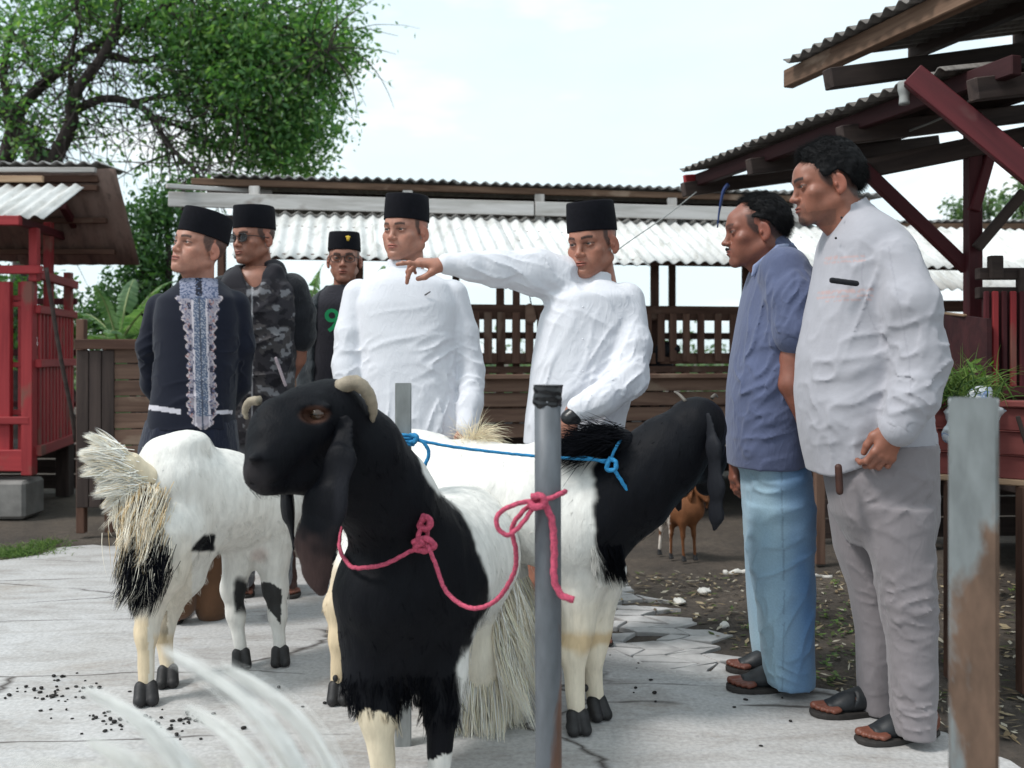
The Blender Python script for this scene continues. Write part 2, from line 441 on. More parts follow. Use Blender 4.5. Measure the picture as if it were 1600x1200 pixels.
def mat_sheet(name, c1, c2, dirt, rough=0.75):
    m, t, b = nodes_of(name); v = coords(t, 'Object', (1, 1, 1)); vs = coords(t, 'Object', (3, 0.35, 1))
    n = nnoise(t, v, 2.2, 6); c = ramp(t, n, [(0.3, c1), (0.7, c2)])
    n2 = nnoise(t, vs, 6, 6, 0.65); c = mix(t, ramp(t, n2, [(0.47, G3(0)), (0.70, G3(0.85))]), c, dirt); n4 = nnoise(t, v, 12, 7, .7); c = mix(t, ramp(t, n4, [(.58, G3(0)), (.68, G3(.55))]), c, tuple(x * .55 for x in dirt))
    oi = nadd(t, 'ShaderNodeObjectInfo'); c = mix(t, 1.0, c, ramp(t, oi.outputs['Random'], [(0, G3(0.88)), (1, G3(1.08))]), 'MULTIPLY')
    t.links.new(c, b.inputs['Base Color']); b.inputs['Roughness'].default_value = rough; bump(t, b, n2, 0.25, 0.003); return m
def mat_leaf(name, cols, trans=0.35):
    m, t, b = nodes_of(name); g = nadd(t, 'ShaderNodeNewGeometry'); r = ramp(t, g.outputs['Random Per Island'], [(i / (len(cols) - 1), c) for i, c in enumerate(cols)])
    t.links.new(r, b.inputs['Base Color']); b.inputs['Roughness'].default_value = 0.5; b.inputs['Specular IOR Level'].default_value = 0.4
    tr = nadd(t, 'ShaderNodeBsdfTranslucent'); t.links.new(mix(t, 1.0, r, (1.5, 1.7, 0.7), 'MULTIPLY'), tr.inputs[0])
    ms = nadd(t, 'ShaderNodeMixShader'); ms.inputs[0].default_value = trans
    t.links.new(b.outputs[0], ms.inputs[1]); t.links.new(tr.outputs[0], ms.inputs[2]); t.links.new(ms.outputs[0], t.nodes['Material Output'].inputs[0]); return m

M = {}
M['skin'] = mat_attr('skin', 0.46, 0.14, 45, 0.22, 0.001, spec=0.45, sss=0.05, bscale=500)
M['eye'] = mat_attr('eye', 0.12, 0.0, 10, 0.0, 0.001, spec=0.6)
M['hair'] = mat_plain('black_hair', (0.006, 0.006, 0.007), 0.62, var=0.4, scale=120, bst=0.5, spec=0.15)
M['velvet'] = mat_plain('black_velvet', (0.006, 0.006, 0.009), 0.9, var=0.2, scale=80, bst=0.3, spec=0.15)
M['fur'] = mat_attr('goat_fur', 0.60, 0.14, 55, 0.4, 0.004, sheen=0.0, spec=0.12, aniso=(1, 1, 0.22), bscale=200)
M['strand'] = mat_attr('hair_strand', 0.75, 0.05, 20, 0.0, 0.001, spec=0.06)
M['horn'] = mat_plain('horn', (0.30, 0.25, 0.185), 0.6, var=0.35, scale=30, bst=0.6)
M['hoof'] = mat_plain('hoof', (0.016, 0.015, 0.016), 0.5, var=0.5, scale=40, bst=0.6)
M['white_shirt'] = mat_cloth('white_cotton', (0.64, 0.645, 0.69), 0.02, crease=0.45)
M['white_tunic'] = mat_cloth('white_tunic_cloth', (0.66, 0.665, 0.71), 0.015, crease=0.35)
M['grey_tunic'] = mat_attr('grey_tunic_linen', 0.88, 0.04, 25, 0.35, 0.003, sheen=0.2, spec=0.2, bscale=60)
M['blue_shirt'] = mat_cloth('blue_shirt_cloth', (0.085, 0.102, 0.180), 0.12, crease=0.35)
M['jeans'] = mat_attr('faded_denim', 0.9, 0.10, 180, 0.35, 0.002, sheen=0.15, spec=0.2)
M['grey_trousers'] = mat_cloth('taupe_trousers', (0.215, 0.195, 0.205), 0.07, crease=0.25)
M['cloth_attr'] = mat_attr('patterned_cloth', 0.85, 0.08, 90, 0.3, 0.002, sheen=0.1, spec=0.2)
M['black_cloth'] = mat_cloth('black_cloth', (0.010, 0.011, 0.015), 0.2, crease=0.8)
M['navy_cloth'] = mat_cloth('navy_cloth', (0.008, 0.011, 0.026), 0.15, crease=0.7)
M['dark_trousers'] = mat_cloth('dark_trousers', (0.02, 0.02, 0.026), 0.2)
M['brown_trousers'] = mat_cloth('brown_trousers', (0.12, 0.060, 0.032), 0.2)
M['sandal'] = mat_plain('black_sandal_leather', (0.016, 0.018, 0.021), 0.5, var=0.3, scale=30)
M['sole'] = mat_plain('sandal_sole', (0.03, 0.026, 0.024), 0.8, var=0.3, scale=30)
M['sandal_brown'] = mat_plain('brown_sandal_leather', (0.05, 0.018, 0.012), 0.6, var=0.3, scale=30)
M['black_plastic'] = mat_plain('black_plastic', (0.010, 0.010, 0.012), 0.3, var=0.2, scale=20)
M['lens'] = mat_plain('lens', (0.02, 0.02, 0.025), 0.1, var=0.0)
# ---------------------------------------------------------------- heads
def head_sdf(o):
    """head in its own frame: face towards -Y, z up, origin between the ears at eye level"""
    g = o.get
    fw, jw, nl, fat = g('face_w', 1.0), g('jaw_w', 1.0), g('nose', 1.0), g('fat', 0.0)
    S = Sdf()
    S.ell((0, .014, .036), (.0745 * fw, .094, .084), 0.01)
    S.ell((0, -.020, .030), (.066 * fw, .072, .066), 0.02)
    S.ell((0, -.030, -.040), (.058 * fw + fat * .5, .060, .074), 0.03)
    for s in (-1, 1):
        S.cone((s * .055 * jw, .012, -.052), (s * .018, -.072, -.100), .0145 + fat, .0145, 0.020)
        S.ell((s * .046 * fw, -.058, -.024), (.020, .020, .017), 0.018)          # cheekbone
        S.ell((s * .032, -.062, -.054), (.016 + fat, .016, .024), 0.025)         # cheek
        S.cone((s * .012, -.0915, .0145), (s * .044, -.073, .0155), .0085, .0078, 0.016)  # brow ridge
    S.ell((0, -.080, .034), (.034, .016, .026), 0.03)                             # forehead
    S.ell((0, -.080, -.101), (.019 * jw, .015, .014), 0.018)                      # chin
    S.ell((0, -.079, -.068), (.027, .021, .026), 0.022)                           # muzzle
    # sockets, lids
    for s in (-1, 1):
        S.ell((s * .0315, -.100, -.001), (.019, .0155, .0105), 0.014, op='s')
        S.ell((s * .0315, -.0780, -.0015), (.0155, .0150, .0125), 0.004)
        S.ell((s * .0315, -.0930, -.0015), (.0128, .0090, .0031 * g('eye_open', 1.0)), 0.0015, op='s')
    # nose
    S.cone((0, -.088, .008), (0, -.1055, -.030), .0070, .0092, 0.014)
    S.ell((0, -.1065 - .02 * (nl - 1), -.0350), (.0105 * nl, .0105 * nl, .0090), 0.007)
    for s in (-1, 1):
        S.ell((s * .0130 * nl, -.0985, -.0375), (.0072 * nl, .0095, .0072), 0.006)
        S.ell((s * .0065 * nl, -.1050, -.0455), (.0034, .0050, .0032), 0.002, op='s')
    for s in (-1, 1):
        S.cone((s * .0200, -.0935, -.0150), (s * .0420, -.0850, -.0135), .0022, .0020, 0.006, op='s')  # under the eye
    # lips
    S.ell((0, -.0990, -.0625), (.0190, .0075, .0046), 0.005)
    S.ell((0, -.0975, -.0715), (.0165, .0075, .0054), 0.005)
    S.ell((0, -.1040, -.0668), (.0235, .0090, .0011), 0.0022, op='s')
    S.ell((0, -.1040, -.0530), (.0040, .0060, .0080), 0.006, op='s')               # philtrum
    S.ell((0, -.1010, -.0840), (.0160, .0060, .0040), 0.008, op='s')               # under the lip
    # ears
    for s in (-1, 1):
        R = rotm(0, 0, s * -26) @ rotm(12, 0, 0)
        c = np.array((s * .0790 * fw, .012, -.008))
        S.ell(c, (.0065, .0195, .0310), 0.006, R)
        S.ell(c + np.array((s * .0068, -.003, .004)), (.0038, .0120, .0200), 0.004, R, op='s')
        S.ell(c + np.array((s * .0030, -.012, -.004)), (.0045, .0050, .0070), 0.004, R)   # tragus
        S.ell(c + np.array((s * -.0010, -.002, -.026)), (.0055, .0085, .0090), 0.006, R)  # lobe
    # neck
    nk = g('neck', (0, .040, -.20)); nr = g('neck_r', .053)
    S.cone((0, .022, -.050), nk, nr * .98, nr * 1.06, 0.022)
    S.cone((0, -.028, -.085), (nk[0], nk[1] - .030, nk[2]), .020, .028, 0.03)
    S.cone((0, -.020, -.118), (0, -.016, -.126), .014, .013, 0.02)   # larynx
    return S
def head_cols(V, o):
    g = o.get; base = np.array(g('skin', (.32, .15, .085)))
    x, y, z = V.T; ax = np.abs(x); C = np.tile(base, (len(V), 1))
    def blend(m, c): 
        nonlocal C
        m = np.clip(m, 0, 1)[:, None]; C = C * (1 - m) + np.array(c) * m
    n1 = fbm(V * 60, 5); n2 = noise(V * 900, 9)
    blend(0.25 * sstep(.03, .0, np.hypot(ax - .045, z + .035)) * (y < -.03), base * (1.15, .88, .82))     # cheeks
    blend(0.5 * sstep(.014, .004, np.sqrt((x) ** 2 + (y + .11) ** 2 + (z + .035) ** 2)), base * (1.12, .85, .8))
    ear = (ax > .072) & (y > -.02) & (y < .05) & (z > -.05) & (z < .04); blend(0.5 * ear, base * (1.15, .8, .75))
    fore = sstep(.012, .03, z) * (y < -.04); blend(0.3 * fore, base * 1.12)
    # lips
    lip = sstep(1.25, .85, np.sqrt((x / .0230) ** 2 + ((z + .0668) / .0090) ** 2)) * (y < -.085)
    blend(lip * .85, base * (.78, .42, .44))
    nl_ = np.abs((ax - .020) - (-.044 - z) * .47); blend(sstep(.004, .001, nl_) * (z < -.046) * (z > -.072) * (y < -.07) * .28, base * (.55, .42, .40))  # nose-to-mouth fold: crease shade painted into the skin colour
    blend(np.clip(n1, 0, 1) * .30, base * (1.12, .90, .84)); blend(np.clip(-n1, 0, 1) * .30, base * (.80, .78, .78)); blend(np.clip(fbm(V * 220, 15), 0, 1) * .22, base * (.72, .62, .60))
    seam = sstep(.0022, .0008, np.abs(z + .0668)) * (ax < .021) * (y < -.085); blend(seam * .8, base * (.3, .2, .2))
    # brows
    bz = .0175 + .0045 * np.sin(np.clip((ax - .012) / .036, 0, 1) * 2.4) 
    brow = sstep(.0066, .0030, np.abs(z - bz)) * (ax > .012) * (ax < .047) * (y < -.05)
    blend(brow * (.85 + .30 * n2) * g('brow', 1.0), (.008, .006, .006))
    # lash line, and a darker tone over each eye socket
    for s in (-1, 1):
        e = np.sqrt(((x - s * .0315) / .0155) ** 2 + ((z + .0012) / .0062) ** 2); blend(sstep(1.5, 1.0, e) * (y < -.075) * (z > -.0015) * .8, (.02, .012, .010)); blend(sstep(1.45, 1.0, e) * (y < -.075) * .18, (.05, .025, .018))
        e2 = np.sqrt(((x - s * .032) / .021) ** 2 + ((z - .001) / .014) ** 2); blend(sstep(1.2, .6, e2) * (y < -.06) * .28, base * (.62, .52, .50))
    # stubble, moustache, goatee
    st = g('stubble', .15); jawm = sstep(-.045, -.062, z) * (y < .0) * (z > -.125)
    mm = ((np.abs(x) < .036) | (z < -.08)); blend(st * jawm * mm * (0.7 + .3 * n2) * (1 - lip), (.05, .035, .03))
    mu = g('moustache', 0)
    if mu:
        e = sstep(1.2, .75, np.sqrt((x / .026) ** 2 + ((z + .0545 + .12 * ax) / .0062) ** 2)) * (y < -.075); blend(mu * e * (.8 + .4 * n2), (.015, .012, .012))
    go = g('goatee', 0)
    if go:
        e = sstep(1.15, .7, np.sqrt((x / .030) ** 2 + ((z + .104) / .019) ** 2)) * (y < -.05); blend(go * e * (.8 + .4 * n2), (.015, .012, .012))
    # short hair of temples and nape
    hl = g('hairline', 0.9)
    hy = -.046 - .010 * n1 * .3; side = sstep(hy - .006, hy + .010, y) * sstep(-.006, .010, z + .04 * sstep(-.02, .05, -y) - .0)
    backz = np.interp(y, [-.05, -.038, -.022, -.008, .006, .022, .035, .06, .12], [.030, .010, -.010, -.018, .024, .020, -.018, -.052, -.070])
    m = sstep(backz - .006, backz + .010, z) * sstep(hy - .004, hy + .008, y)
    top = sstep(.062, .074, z) * g('top', 1.0)
    m = m * (1 if g('top', 1.0) > 0 else sstep(.056, .046, z)) ; m = np.maximum(m, top * sstep(-.085, -.07, y)) * (1 - ear)
    # ears stay bare
    blend(m * hl * np.clip(.88 + .25 * n2, 0, 1), g('haircol', (.014, .012, .013)))
    return C
def place(V, pos, yaw=0, pitch=0, roll=0, scale=1.0):
    """yaw: 0 faces the camera, -90 faces picture left; pitch>0 looks down; roll>0 tilts to the head's left"""
    R = rotm(0, 0, yaw) @ rotm(pitch, 0, 0) @ rotm(0, roll, 0)
    return (V * scale) @ R.T + np.array(pos), R
def make_head(o, pos, yaw, pitch, roll, scale=1.0, h=.0023):
    S = head_sdf(o); V, Q = S.mesh(h, lo=(-.13, -.14, -.21), hi=(.13, .14, .13), smooth=1)
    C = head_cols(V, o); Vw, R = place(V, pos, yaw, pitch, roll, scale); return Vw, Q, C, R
def eyes(parent, o, pos, R, scale=1.0, look=(0, -1, 0)):
    for s in (-1, 1):
        bm = bmesh.new(); bmesh.ops.create_uvsphere(bm, u_segments=24, v_segments=16, radius=.0122)
        V = np.array([v.co[:] for v in bm.verts]); F = [[v.index for v in f.verts] for f in bm.faces]; bm.free()
        V[:, :] = V[:, [0, 2, 1]] * (1, -1, 1)   # pole faces -Y
        lk = np.array(look, float); lk /= np.linalg.norm(lk)
        q = Vector((0, -1, 0)).rotation_difference(Vector(lk)).to_matrix(); V = V @ np.array(q).T
        d = V @ lk / .0122; C = np.tile((.42, .37, .34), (len(V), 1)).astype(float)
        C[d > .80] = (.016, .009, .007); C[d > .955] = (.004, .004, .004)
        V = V + np.array((s * .0315, -.0785, -.0012)); Vw = (V * scale) @ R.T + np.array(pos)
        me = bpy.data.meshes.new('eye'); b = base_of(parent); me.from_pydata((Vw - b).tolist(), [], F); me.polygons.foreach_set('use_smooth', [True] * len(F))
        a = me.color_attributes.new('Col', 'FLOAT_COLOR', 'POINT'); a.data.foreach_set('color', np.hstack([C, np.ones((len(C), 1))]).astype(np.float32).ravel())
        me.materials.append(M['eye']); link('eye', me, parent)
def peci(parent, pos, R, scale=1.0, hgt=.098, tilt=0.0, badge=False, fw=1.0, front=0.0):
    """stiff black velvet cap: straight walls, flat top with a pressed ridge"""
    n = 48; rings = []
    def ring(z, rx, ry, cy, tz=0, dip=0.0):
        a = np.linspace(0, 2 * math.pi, n, endpoint=False)
        return np.stack([rx * np.cos(a), cy - .007 + ry * np.sin(a), z + dip * np.cos(a) ** 2 + tz * np.sin(a)], -1)
    rx, ry = .0765 * fw, .1050
    z0 = .043
    prof = [(z0, rx + .0015, ry + .0015, 0), (z0 - .001, rx + .004, ry + .004, 0), (z0 + .004, rx + .0045, ry + .0045, 0), (z0 + .05, rx + .0025, ry + .0035, 0),
            (z0 + hgt - .006, rx - .001, ry + .001, 0), (z0 + hgt, rx - .004, ry - .002, 0), (z0 + hgt - .001, rx - .010, ry - .008, 0), (z0 + hgt - .006, rx * .75, ry * .8, 0), (z0 + hgt - .002, rx * .35, ry * .6, 0), (z0 + hgt + .001, .004, ry * .5, 0)]
    for z, a, b, c in prof: rings.append(ring(z, a, b, .012, tilt, 0.004 * (z > z0 + .03)))
    V = np.concatenate(rings); m = len(prof); ii = np.arange(m-1)[:, None]; jj = np.arange(n)[None]; j2 = (jj+1) % n
    Q = np.stack([ii*n+jj, ii*n+j2, (ii+1)*n+j2, (ii+1)*n+jj], -1).reshape(-1, 4); cap = np.arange((m-1)*n, m*n)[None]
    Vw = (V * scale) @ R.T + np.array(pos)
    c = add('cap', Vw, [Q, cap], M['velvet'], parent)
    if badge:
        S = Sdf(); S.ell((.024, -.098, z0 + .052), (.009, .006, .014), .002); S.cone((.016, -.100, z0 + .060), (.032, -.096, z0 + .060), .004, .004, .003)
        Vb, Qb = S.mesh(.0015); Vb = (Vb * scale) @ R.T + np.array(pos)
        add('badge', Vb, Qb, M['gold'], c)
    return c
def glasses(parent, pos, R, scale=1.0, dark=0.0, rim=.0016):
    parts = []
    for s in (-1, 1):
        a = np.linspace(0, 2 * math.pi, 20); pts = np.stack([s * .033 + .0245 * np.sign(np.cos(a)) * np.abs(np.cos(a)) ** .7, -.104 + .15 * (np.abs(s * .033 + .0245 * np.cos(a)) - .02) ** 1 * .35, -.003 + .0175 * np.sign(np.sin(a)) * np.abs(np.sin(a)) ** .7], -1)
        V, Q, c = tube(pts, rim, None, None, n=6, sub=2); parts.append((V, Q))
        V, Q, c = tube([(s * .057, -.098, .004), (s * .074, -.075, .004), (s * .080, -.02, .002), (s * .080, .015, .000)], rim, None, None, n=6, sub=4); parts.append((V, Q))
    V, Q, c = tube([(-.010, -.107, .002), (0, -.111, .005), (.010, -.107, .002)], rim, None, None, n=6, sub=4); parts.append((V, Q))
    V, Q = join(parts); gl = add('glasses', (V * scale) @ R.T + np.array(pos), Q, M['black_plastic'], parent)
    if dark:
        for s in (-1, 1):
            a = np.linspace(0, 2 * math.pi, 20, endpoint=False)
            V = np.concatenate([np.stack([s * .033 + .0245 * np.cos(a), -.1035 + .003 * np.abs(np.cos(a)) + d, -.003 + .0172 * np.sin(a)], -1) for d in (0, .001)])
            F = [np.array([list(range(20)), list(range(20, 40))[::-1]])]
            add('lens', (V * scale) @ R.T + np.array(pos), F, M['tinted'], gl, smooth=False)
    return gl
def moustache(parent, pos, R, scale=1.0, w_=.024):
    S = Sdf()
    for s in (-1, 1): S.cone((s * .003, -.1040, -.0545), (s * w_, -.0900, -.0640), .0050, .0026, .003)
    S.disp(lambda q: .0012 * noise(q * (500, 200, 160), 3)); V, Q = S.mesh(.0018, smooth=0); return add('moustache', (V * scale) @ R.T + np.array(pos), Q, M['hair'], parent)
def hair_piece(parent, pos, R, scale=1.0, o={}, thick=.012, seed=1, recede=0.0, temple=.018, front=-.072):
    S = Sdf(); t = thick
    S.ell((0, .018, .040), (.0755 * o.get('face_w', 1) + t * .30 + .003, .094 + t * .25, .083 + t), .01)
    S.ell((0, -.038 if t > .015 else -.01, .084), (.052, .052, .022 + t * .75), .02)
    fr = front
    def cut(Q):
        x, y, z = Q[..., 0], Q[..., 1], Q[..., 2]; ax = np.abs(x)
        lowz = np.interp(y, [-.09, -.060, -.046, -.030, -.012, .010, .03, .06, .12], [.075, .064, max(.040, temple + .01), temple, temple, .032, .022, -.010, -.036]).astype(np.float32)
        front = fr + recede * sstep(.008, .045, ax) * .022 + .05 * np.maximum(ax - .045, 0)
        return np.maximum(lowz - z, np.where(z > .03, (front - y), -1)) * .8
    S.fn(lambda Q: -cut(Q), (-.12, -.13, -.1), (.12, .14, .16), .006, op='s')
    S.disp(lambda Q: .0022 * noise(Q * np.array([330, 60, 120]), seed) + .0035 * noise(Q * np.array([90, 30, 50]), seed + 2))
    V, Q = S.mesh(.0023, smooth=0)
    hp = add('hair', (V * scale) @ R.T + np.array(pos), Q, M['hair'], parent)
    Nn = vnormals(V, Q); rg = np.random.default_rng(seed); up = V[:, 2] > -.03; ids = rg.choice(np.nonzero(up)[0], 9000)
    fl = np.array([0, -.55, .25]) * sstep(.02, .09, V[ids, 2])[:, None] + np.array([0, .5, -.8]) * (1 - sstep(.02, .09, V[ids, 2]))[:, None]
    d = Nn[ids] * .13 + fl + rg.normal(size=(9000, 3)) * .12
    Vs, Qs, _ = strands(V[ids] - Nn[ids] * .002, d, rg.uniform(.010, .026, 9000), .00042, seg=3, seed=seed)
    add('hair_strands', (Vs * scale) @ R.T + np.array(pos), Qs, M['hair'], hp)
    return hp
# ---------------------------------------------------------------- hands and feet
def hand_sdf(pose):
    """right-frame hand: wrist at origin, fingers along -Z, back of hand towards +Y(out), thumb on +X side"""
    S = Sdf()
    S.cone((0, 0, .03), (0, 0, -.012), .027, .026, .01, flat=((0, 1, 0), .78))
    S.cone((-.012, 0, -.02), (-.022, 0, -.085), .019, .0125, .014, flat=((0, 1, 0), .85))
    S.cone((0, 0, -.02), (0, 0, -.088), .020, .0125, .014, flat=((0, 1, 0), .85))
    S.cone((.012, 0, -.02), (.022, .0, -.085), .020, .0125, .014, flat=((0, 1, 0), .85))
    fx = (-.031, -.011, .009, .028); fl = (.062, .078, .084, .075); fr = (.0078, .0090, .0092, .0090)
    for i in range(4):
        c = pose['curl'][i]; sp = pose.get('spread', (-8, -3, 2, 6))[i]
        p = np.array((fx[i] * .92, 0, -.082 - (0, .006, .008, .004)[i])); ang = 0.0
        L3 = [fl[i] * .46, fl[i] * .30, fl[i] * .24]; r = fr[i]
        for j in range(3):
            ang += math.radians(c[j]); dx = math.sin(math.radians(sp))
            d = np.array((dx, -math.sin(ang), -math.cos(ang))); d /= np.linalg.norm(d); q = p + d * L3[j]
            S.cone(p, q, r, r * .90, .004 if j else .008); S.ell(p + np.array((0, .001, 0)), r * 1.06, .003); r *= .90; p = q
    t = pose['thumb']  # list of three points
    S.cone((.020, -.006, -.018), t[0], .016, .0125, .016); S.cone(t[0], t[1], .0115, .0105, .006); S.cone(t[1], t[2], .0105, .0085, .004)
    return S
RELAX = dict(curl=[(28, 35, 20), (24, 32, 18), (20, 28, 16), (14, 24, 14)], thumb=[(.036, -.020, -.045), (.040, -.030, -.072), (.036, -.038, -.094)])
def hand_mesh(pose, wrist, fdir, back, scale=1.0, mirror=False, h=.0025):
    """fdir: direction of the fingers, back: direction the back of the hand faces"""
    V, Q = hand_sdf(pose).mesh(h, smooth=1)
    if mirror: V = V * (-1, 1, 1); Q = Q[:, ::-1]
    z = -np.array(fdir, float); z /= np.linalg.norm(z); y = np.array(back, float); y -= z * (y @ z); y /= np.linalg.norm(y); x = np.cross(y, z)
    return (V * scale) @ np.stack([x, y, z], 0) + np.array(wrist), Q
def foot_parts(heel, toe, scale=1.0, side=1, h=.003):
    """foot and sandal between two ground points; returns skin mesh, strap mesh, sole mesh"""
    heel = np.array(heel, float); toe = np.array(toe, float); d = toe - heel; d[2] = 0; Lf = np.linalg.norm(d); d /= Lf
    n = np.array((-d[1], d[0], 0)) * side     # towards the big toe
    k = Lf / .27
    S = Sdf(); z0 = .017
    S.ell((.035, 0, z0 + .024), (.036, .029, .030), .01); S.cone((.045, 0, z0 + .03), (.16, .004, z0 + .016), .034, .027, .03, flat=((0, 0, 1), .95))
    S.cone((.16, .010, z0 + .014), (.195, .012, z0 + .009), .030, .026, .02, flat=((0, 0, 1), .55)); S.cone((.05, 0, z0 + .03), (.045, 0, z0 + .13), .034, .031, .03)
    S.cone((.055, 0, z0 + .05), (.14, .002, z0 + .028), .026, .020, .02)
    for i, (tx, ty, r) in enumerate(((.245, .026, .0125), (.243, .007, .0085), (.235, -.008, .008), (.224, -.021, .0078), (.210, -.033, .0076))):
        S.cone((.190, ty * .95, z0 + .010), (tx, ty, z0 + .003 + r * .4), r * .95, r, .005); 
    allf = S
    V, Q = S.mesh(h, lo=(-.05, -.1, z0 - .004), smooth=1)
    B = Sdf(); B.p = [(p[0], p[1] - .006, p[2] + .006, p[3], p[4]) for p in S.p[:5]]
    B.disp(lambda q: np.full(len(q), -.0045))
    def cutf(q):
        x, y, z = q[..., 0], q[..., 1], q[..., 2]
        a = np.abs(x - .178 + 1.2 * (z - .04) ** 1 * .3) - .036; b = np.abs(x - .130 - y * .5 + (z - .04) * .6) - .024
        c = np.maximum(np.abs(x - .062) - .012, z - .085) * 0 + 1
        return -np.maximum(np.minimum(np.minimum(a, b), c), z0 - .001 - z)
    B.fn(cutf, (-.05, -.1, 0), (.3, .1, .2), .002, op='s')
    Vb, Qb = B.mesh(h, lo=(-.05, -.1, 0), smooth=1)
    # sole outline
    xs = np.array([-.006, .0, .02, .06, .11, .16, .20, .235, .258, .266, .258, .235, .20, .16, .11, .06, .02, .0])
    ys = np.array([0, .018, .030, .030, .029, .040, .046, .045, .032, .006, -.018, -.034, -.043, -.044, -.037, -.033, -.031, -.019])
    m = len(xs); rings = [np.stack([xs, ys, np.full(m, z)], -1) * (1, 1, 1) for z in (.001, .003, .012, .016)]
    rings[0][:, :2] = (rings[0][:, :2] - (.13, 0)) * .975 + (.13, 0); rings[3][:, :2] = (rings[3][:, :2] - (.13, 0)) * .985 + (.13, 0)
    Vs = np.concatenate(rings); ii = np.arange(3)[:, None]; jj = np.arange(m)[None]; j2 = (jj + 1) % m
    Qs = np.stack([ii*m+jj, ii*m+j2, (ii+1)*m+j2, (ii+1)*m+jj], -1).reshape(-1, 4)
    caps = np.array([list(range(m))[::-1], list(range(3*m, 4*m))])
    if side < 0: pass
    def T(A): return heel + (A[:, :1] * k) * d + (A[:, 1:2] * k) * n + A[:, 2:] * k * np.array((0, 0, 1))
    fl = side < 0
    f = lambda q: q[:, ::-1] if fl else q
    return (T(V), f(Q)), (T(Vb), f(Qb)), (T(Vs), [f(Qs), f(caps)])
def add_feet(person, feet, body_parts, strapmat='sandal', h=.003, part='sandal'):
    for heel, toe, side in feet:
        a, b, c = foot_parts(heel, toe, side=side, h=h); body_parts.append(a)
        sd = add(part, c[0], c[1], M['sole'], person, smooth=False); add('strap', b[0], b[1], M[strapmat], sd)
# ---------------------------------------------------------------- people
M['gold'] = mat_plain('gold_badge', (.75, .50, .06), .35, metal=.3)
M['tinted'] = mat_plain('tinted_lens', (.012, .013, .016), .12, var=0); M['tinted'].node_tree.nodes['Principled BSDF'].inputs['Alpha'].default_value = .6
M['green_print'] = mat_plain('green_print', (.02, .36, .13), .8)
SK = dict(a=(.34, .148, .098), b=(.39, .185, .130), c=(.255, .102, .066), d=(.215, .078, .050), e=(.30, .132, .088))
def rows(rs, Y, ry, dy=0.0):
    """pixel rows (py, left px, right px[, ry[, dy]]) -> loft rows at depth Y"""
    o = []
    for r in rs:
        py, a, b = r[:3]; q = r[3] if len(r) > 3 else ry; d = r[4] if len(r) > 4 else dy
        A, B = P(a, py, Y), P(b, py, Y); o.append((A[2], (A[0] + B[0]) / 2, Y + d, (B[0] - A[0]) / 2, q))
    return o
def pts(ps, Y): return [P(p[0], p[1], Y + (p[2] if len(p) > 2 else 0)) for p in ps]
def paint(V, base): return np.tile(np.array(base, float), (len(V), 1))
def inner_body(torso, limbs, skin):
    S = Sdf(); rr = [(z, x, y, a * .72, b * .72) for z, x, y, a, b in torso]; S.loft(rr, .04)
    for p_, r_ in limbs: S.chain(p_, [q * .6 for q in r_], .03)
    V, Q = S.mesh(.016, smooth=1); return V, Q, paint(V, skin)
class Person:
    def __init__(s, label, foot, skin, o=None, group=None):
        s.t = thing('person', label, 'person', foot); s.skin = SK[skin] if isinstance(skin, str) else skin
        s.o = dict(o or {}, skin=s.skin); s.b = []; s.tor = None; s.limbs = []
    def head(s, px, py, Y, yaw, pitch=0, roll=0, sc=1.0, cap=True, h=.0024, look=(0, -1, 0), **kw):
        pos = P(px, py, Y); V, Q, C, R = make_head(s.o, pos, yaw, pitch, roll, sc, h); s.b.append((V, Q, C)); s.pos, s.R, s.sc = pos, R, sc
        eyes(s.t, s.o, pos, R, sc, look)
        if cap: peci(s.t, pos, R, sc, fw=s.o.get('face_w', 1.0), **kw)
        return s
    def hand(s, *a, **k):
        V, Q = hand_mesh(*a, **k); s.b.append((V, Q, paint(V, s.skin))); return s
    def limb(s, p_, r_, h=.006, col=None):
        V, Q = Sdf().chain(p_, r_, .01).mesh(h); s.b.append((V, Q, paint(V, col if col is not None else s.skin))); return s
    def feet(s, fl, strap='sandal', h=.0035, label=None):
        bl = []; add_feet(s.t, fl, bl, strap, h)
        for V, Q in bl: s.b.append((V, Q, paint(V, np.array(s.skin) * (.62, .52, .50))))
        return s
    def cloth(s, name, S, mat, h=.006, fl=None, color=None, seed=3, smooth=1, parent=None, extra=None, noise_amp=.0):
        if fl: S.disp(folds([(c, R, d, a * 1.05, sp * .9) for c, R, d, a, sp in fl], seed))
        if extra: S.disp(extra)
        V, Q = S.mesh(h, smooth=smooth); c = color(V) if color else None
        return add(name, V, Q, mat, parent or s.t, c)
    def finish(s):
        if s.tor is not None: s.b.append(inner_body(s.tor, s.limbs, s.skin))
        k = 0; Vs, Qs, Cs = [], [], []
        for V, Q, C in s.b: Vs.append(V); Qs.append(Q + k); Cs.append(C); k += len(V)
        return add('body', np.concatenate(Vs), np.concatenate(Qs), M['skin'], s.t, np.concatenate(Cs))
def collar(S, a, b, ra, rb, th=.005, openf=None):
    """standing band round the neck"""
    a = np.array(a); b = np.array(b); d = (b - a) / np.linalg.norm(b - a)
    def f(Q):
        q = Q - a; t = q @ d; t1 = np.clip(t / np.linalg.norm(b - a), 0, 1); r = np.sqrt(np.maximum((q * q).sum(-1) - t * t, 0))
        return np.maximum(np.abs(r - (ra + (rb - ra) * t1)) - th, np.maximum(-t, t - np.linalg.norm(b - a)))
    m = max(ra, rb) + .02
    S.fn(f, np.minimum(a, b) - m, np.maximum(a, b) + m, .006)
def buttons(parent, ps, r=.0055, mat=None):
    for c in ps:
        V, Q = Sdf().ell(c, (r, r * .6, r), .001).mesh(r / 3); add('button', V, Q, mat or M['black_plastic'], parent)

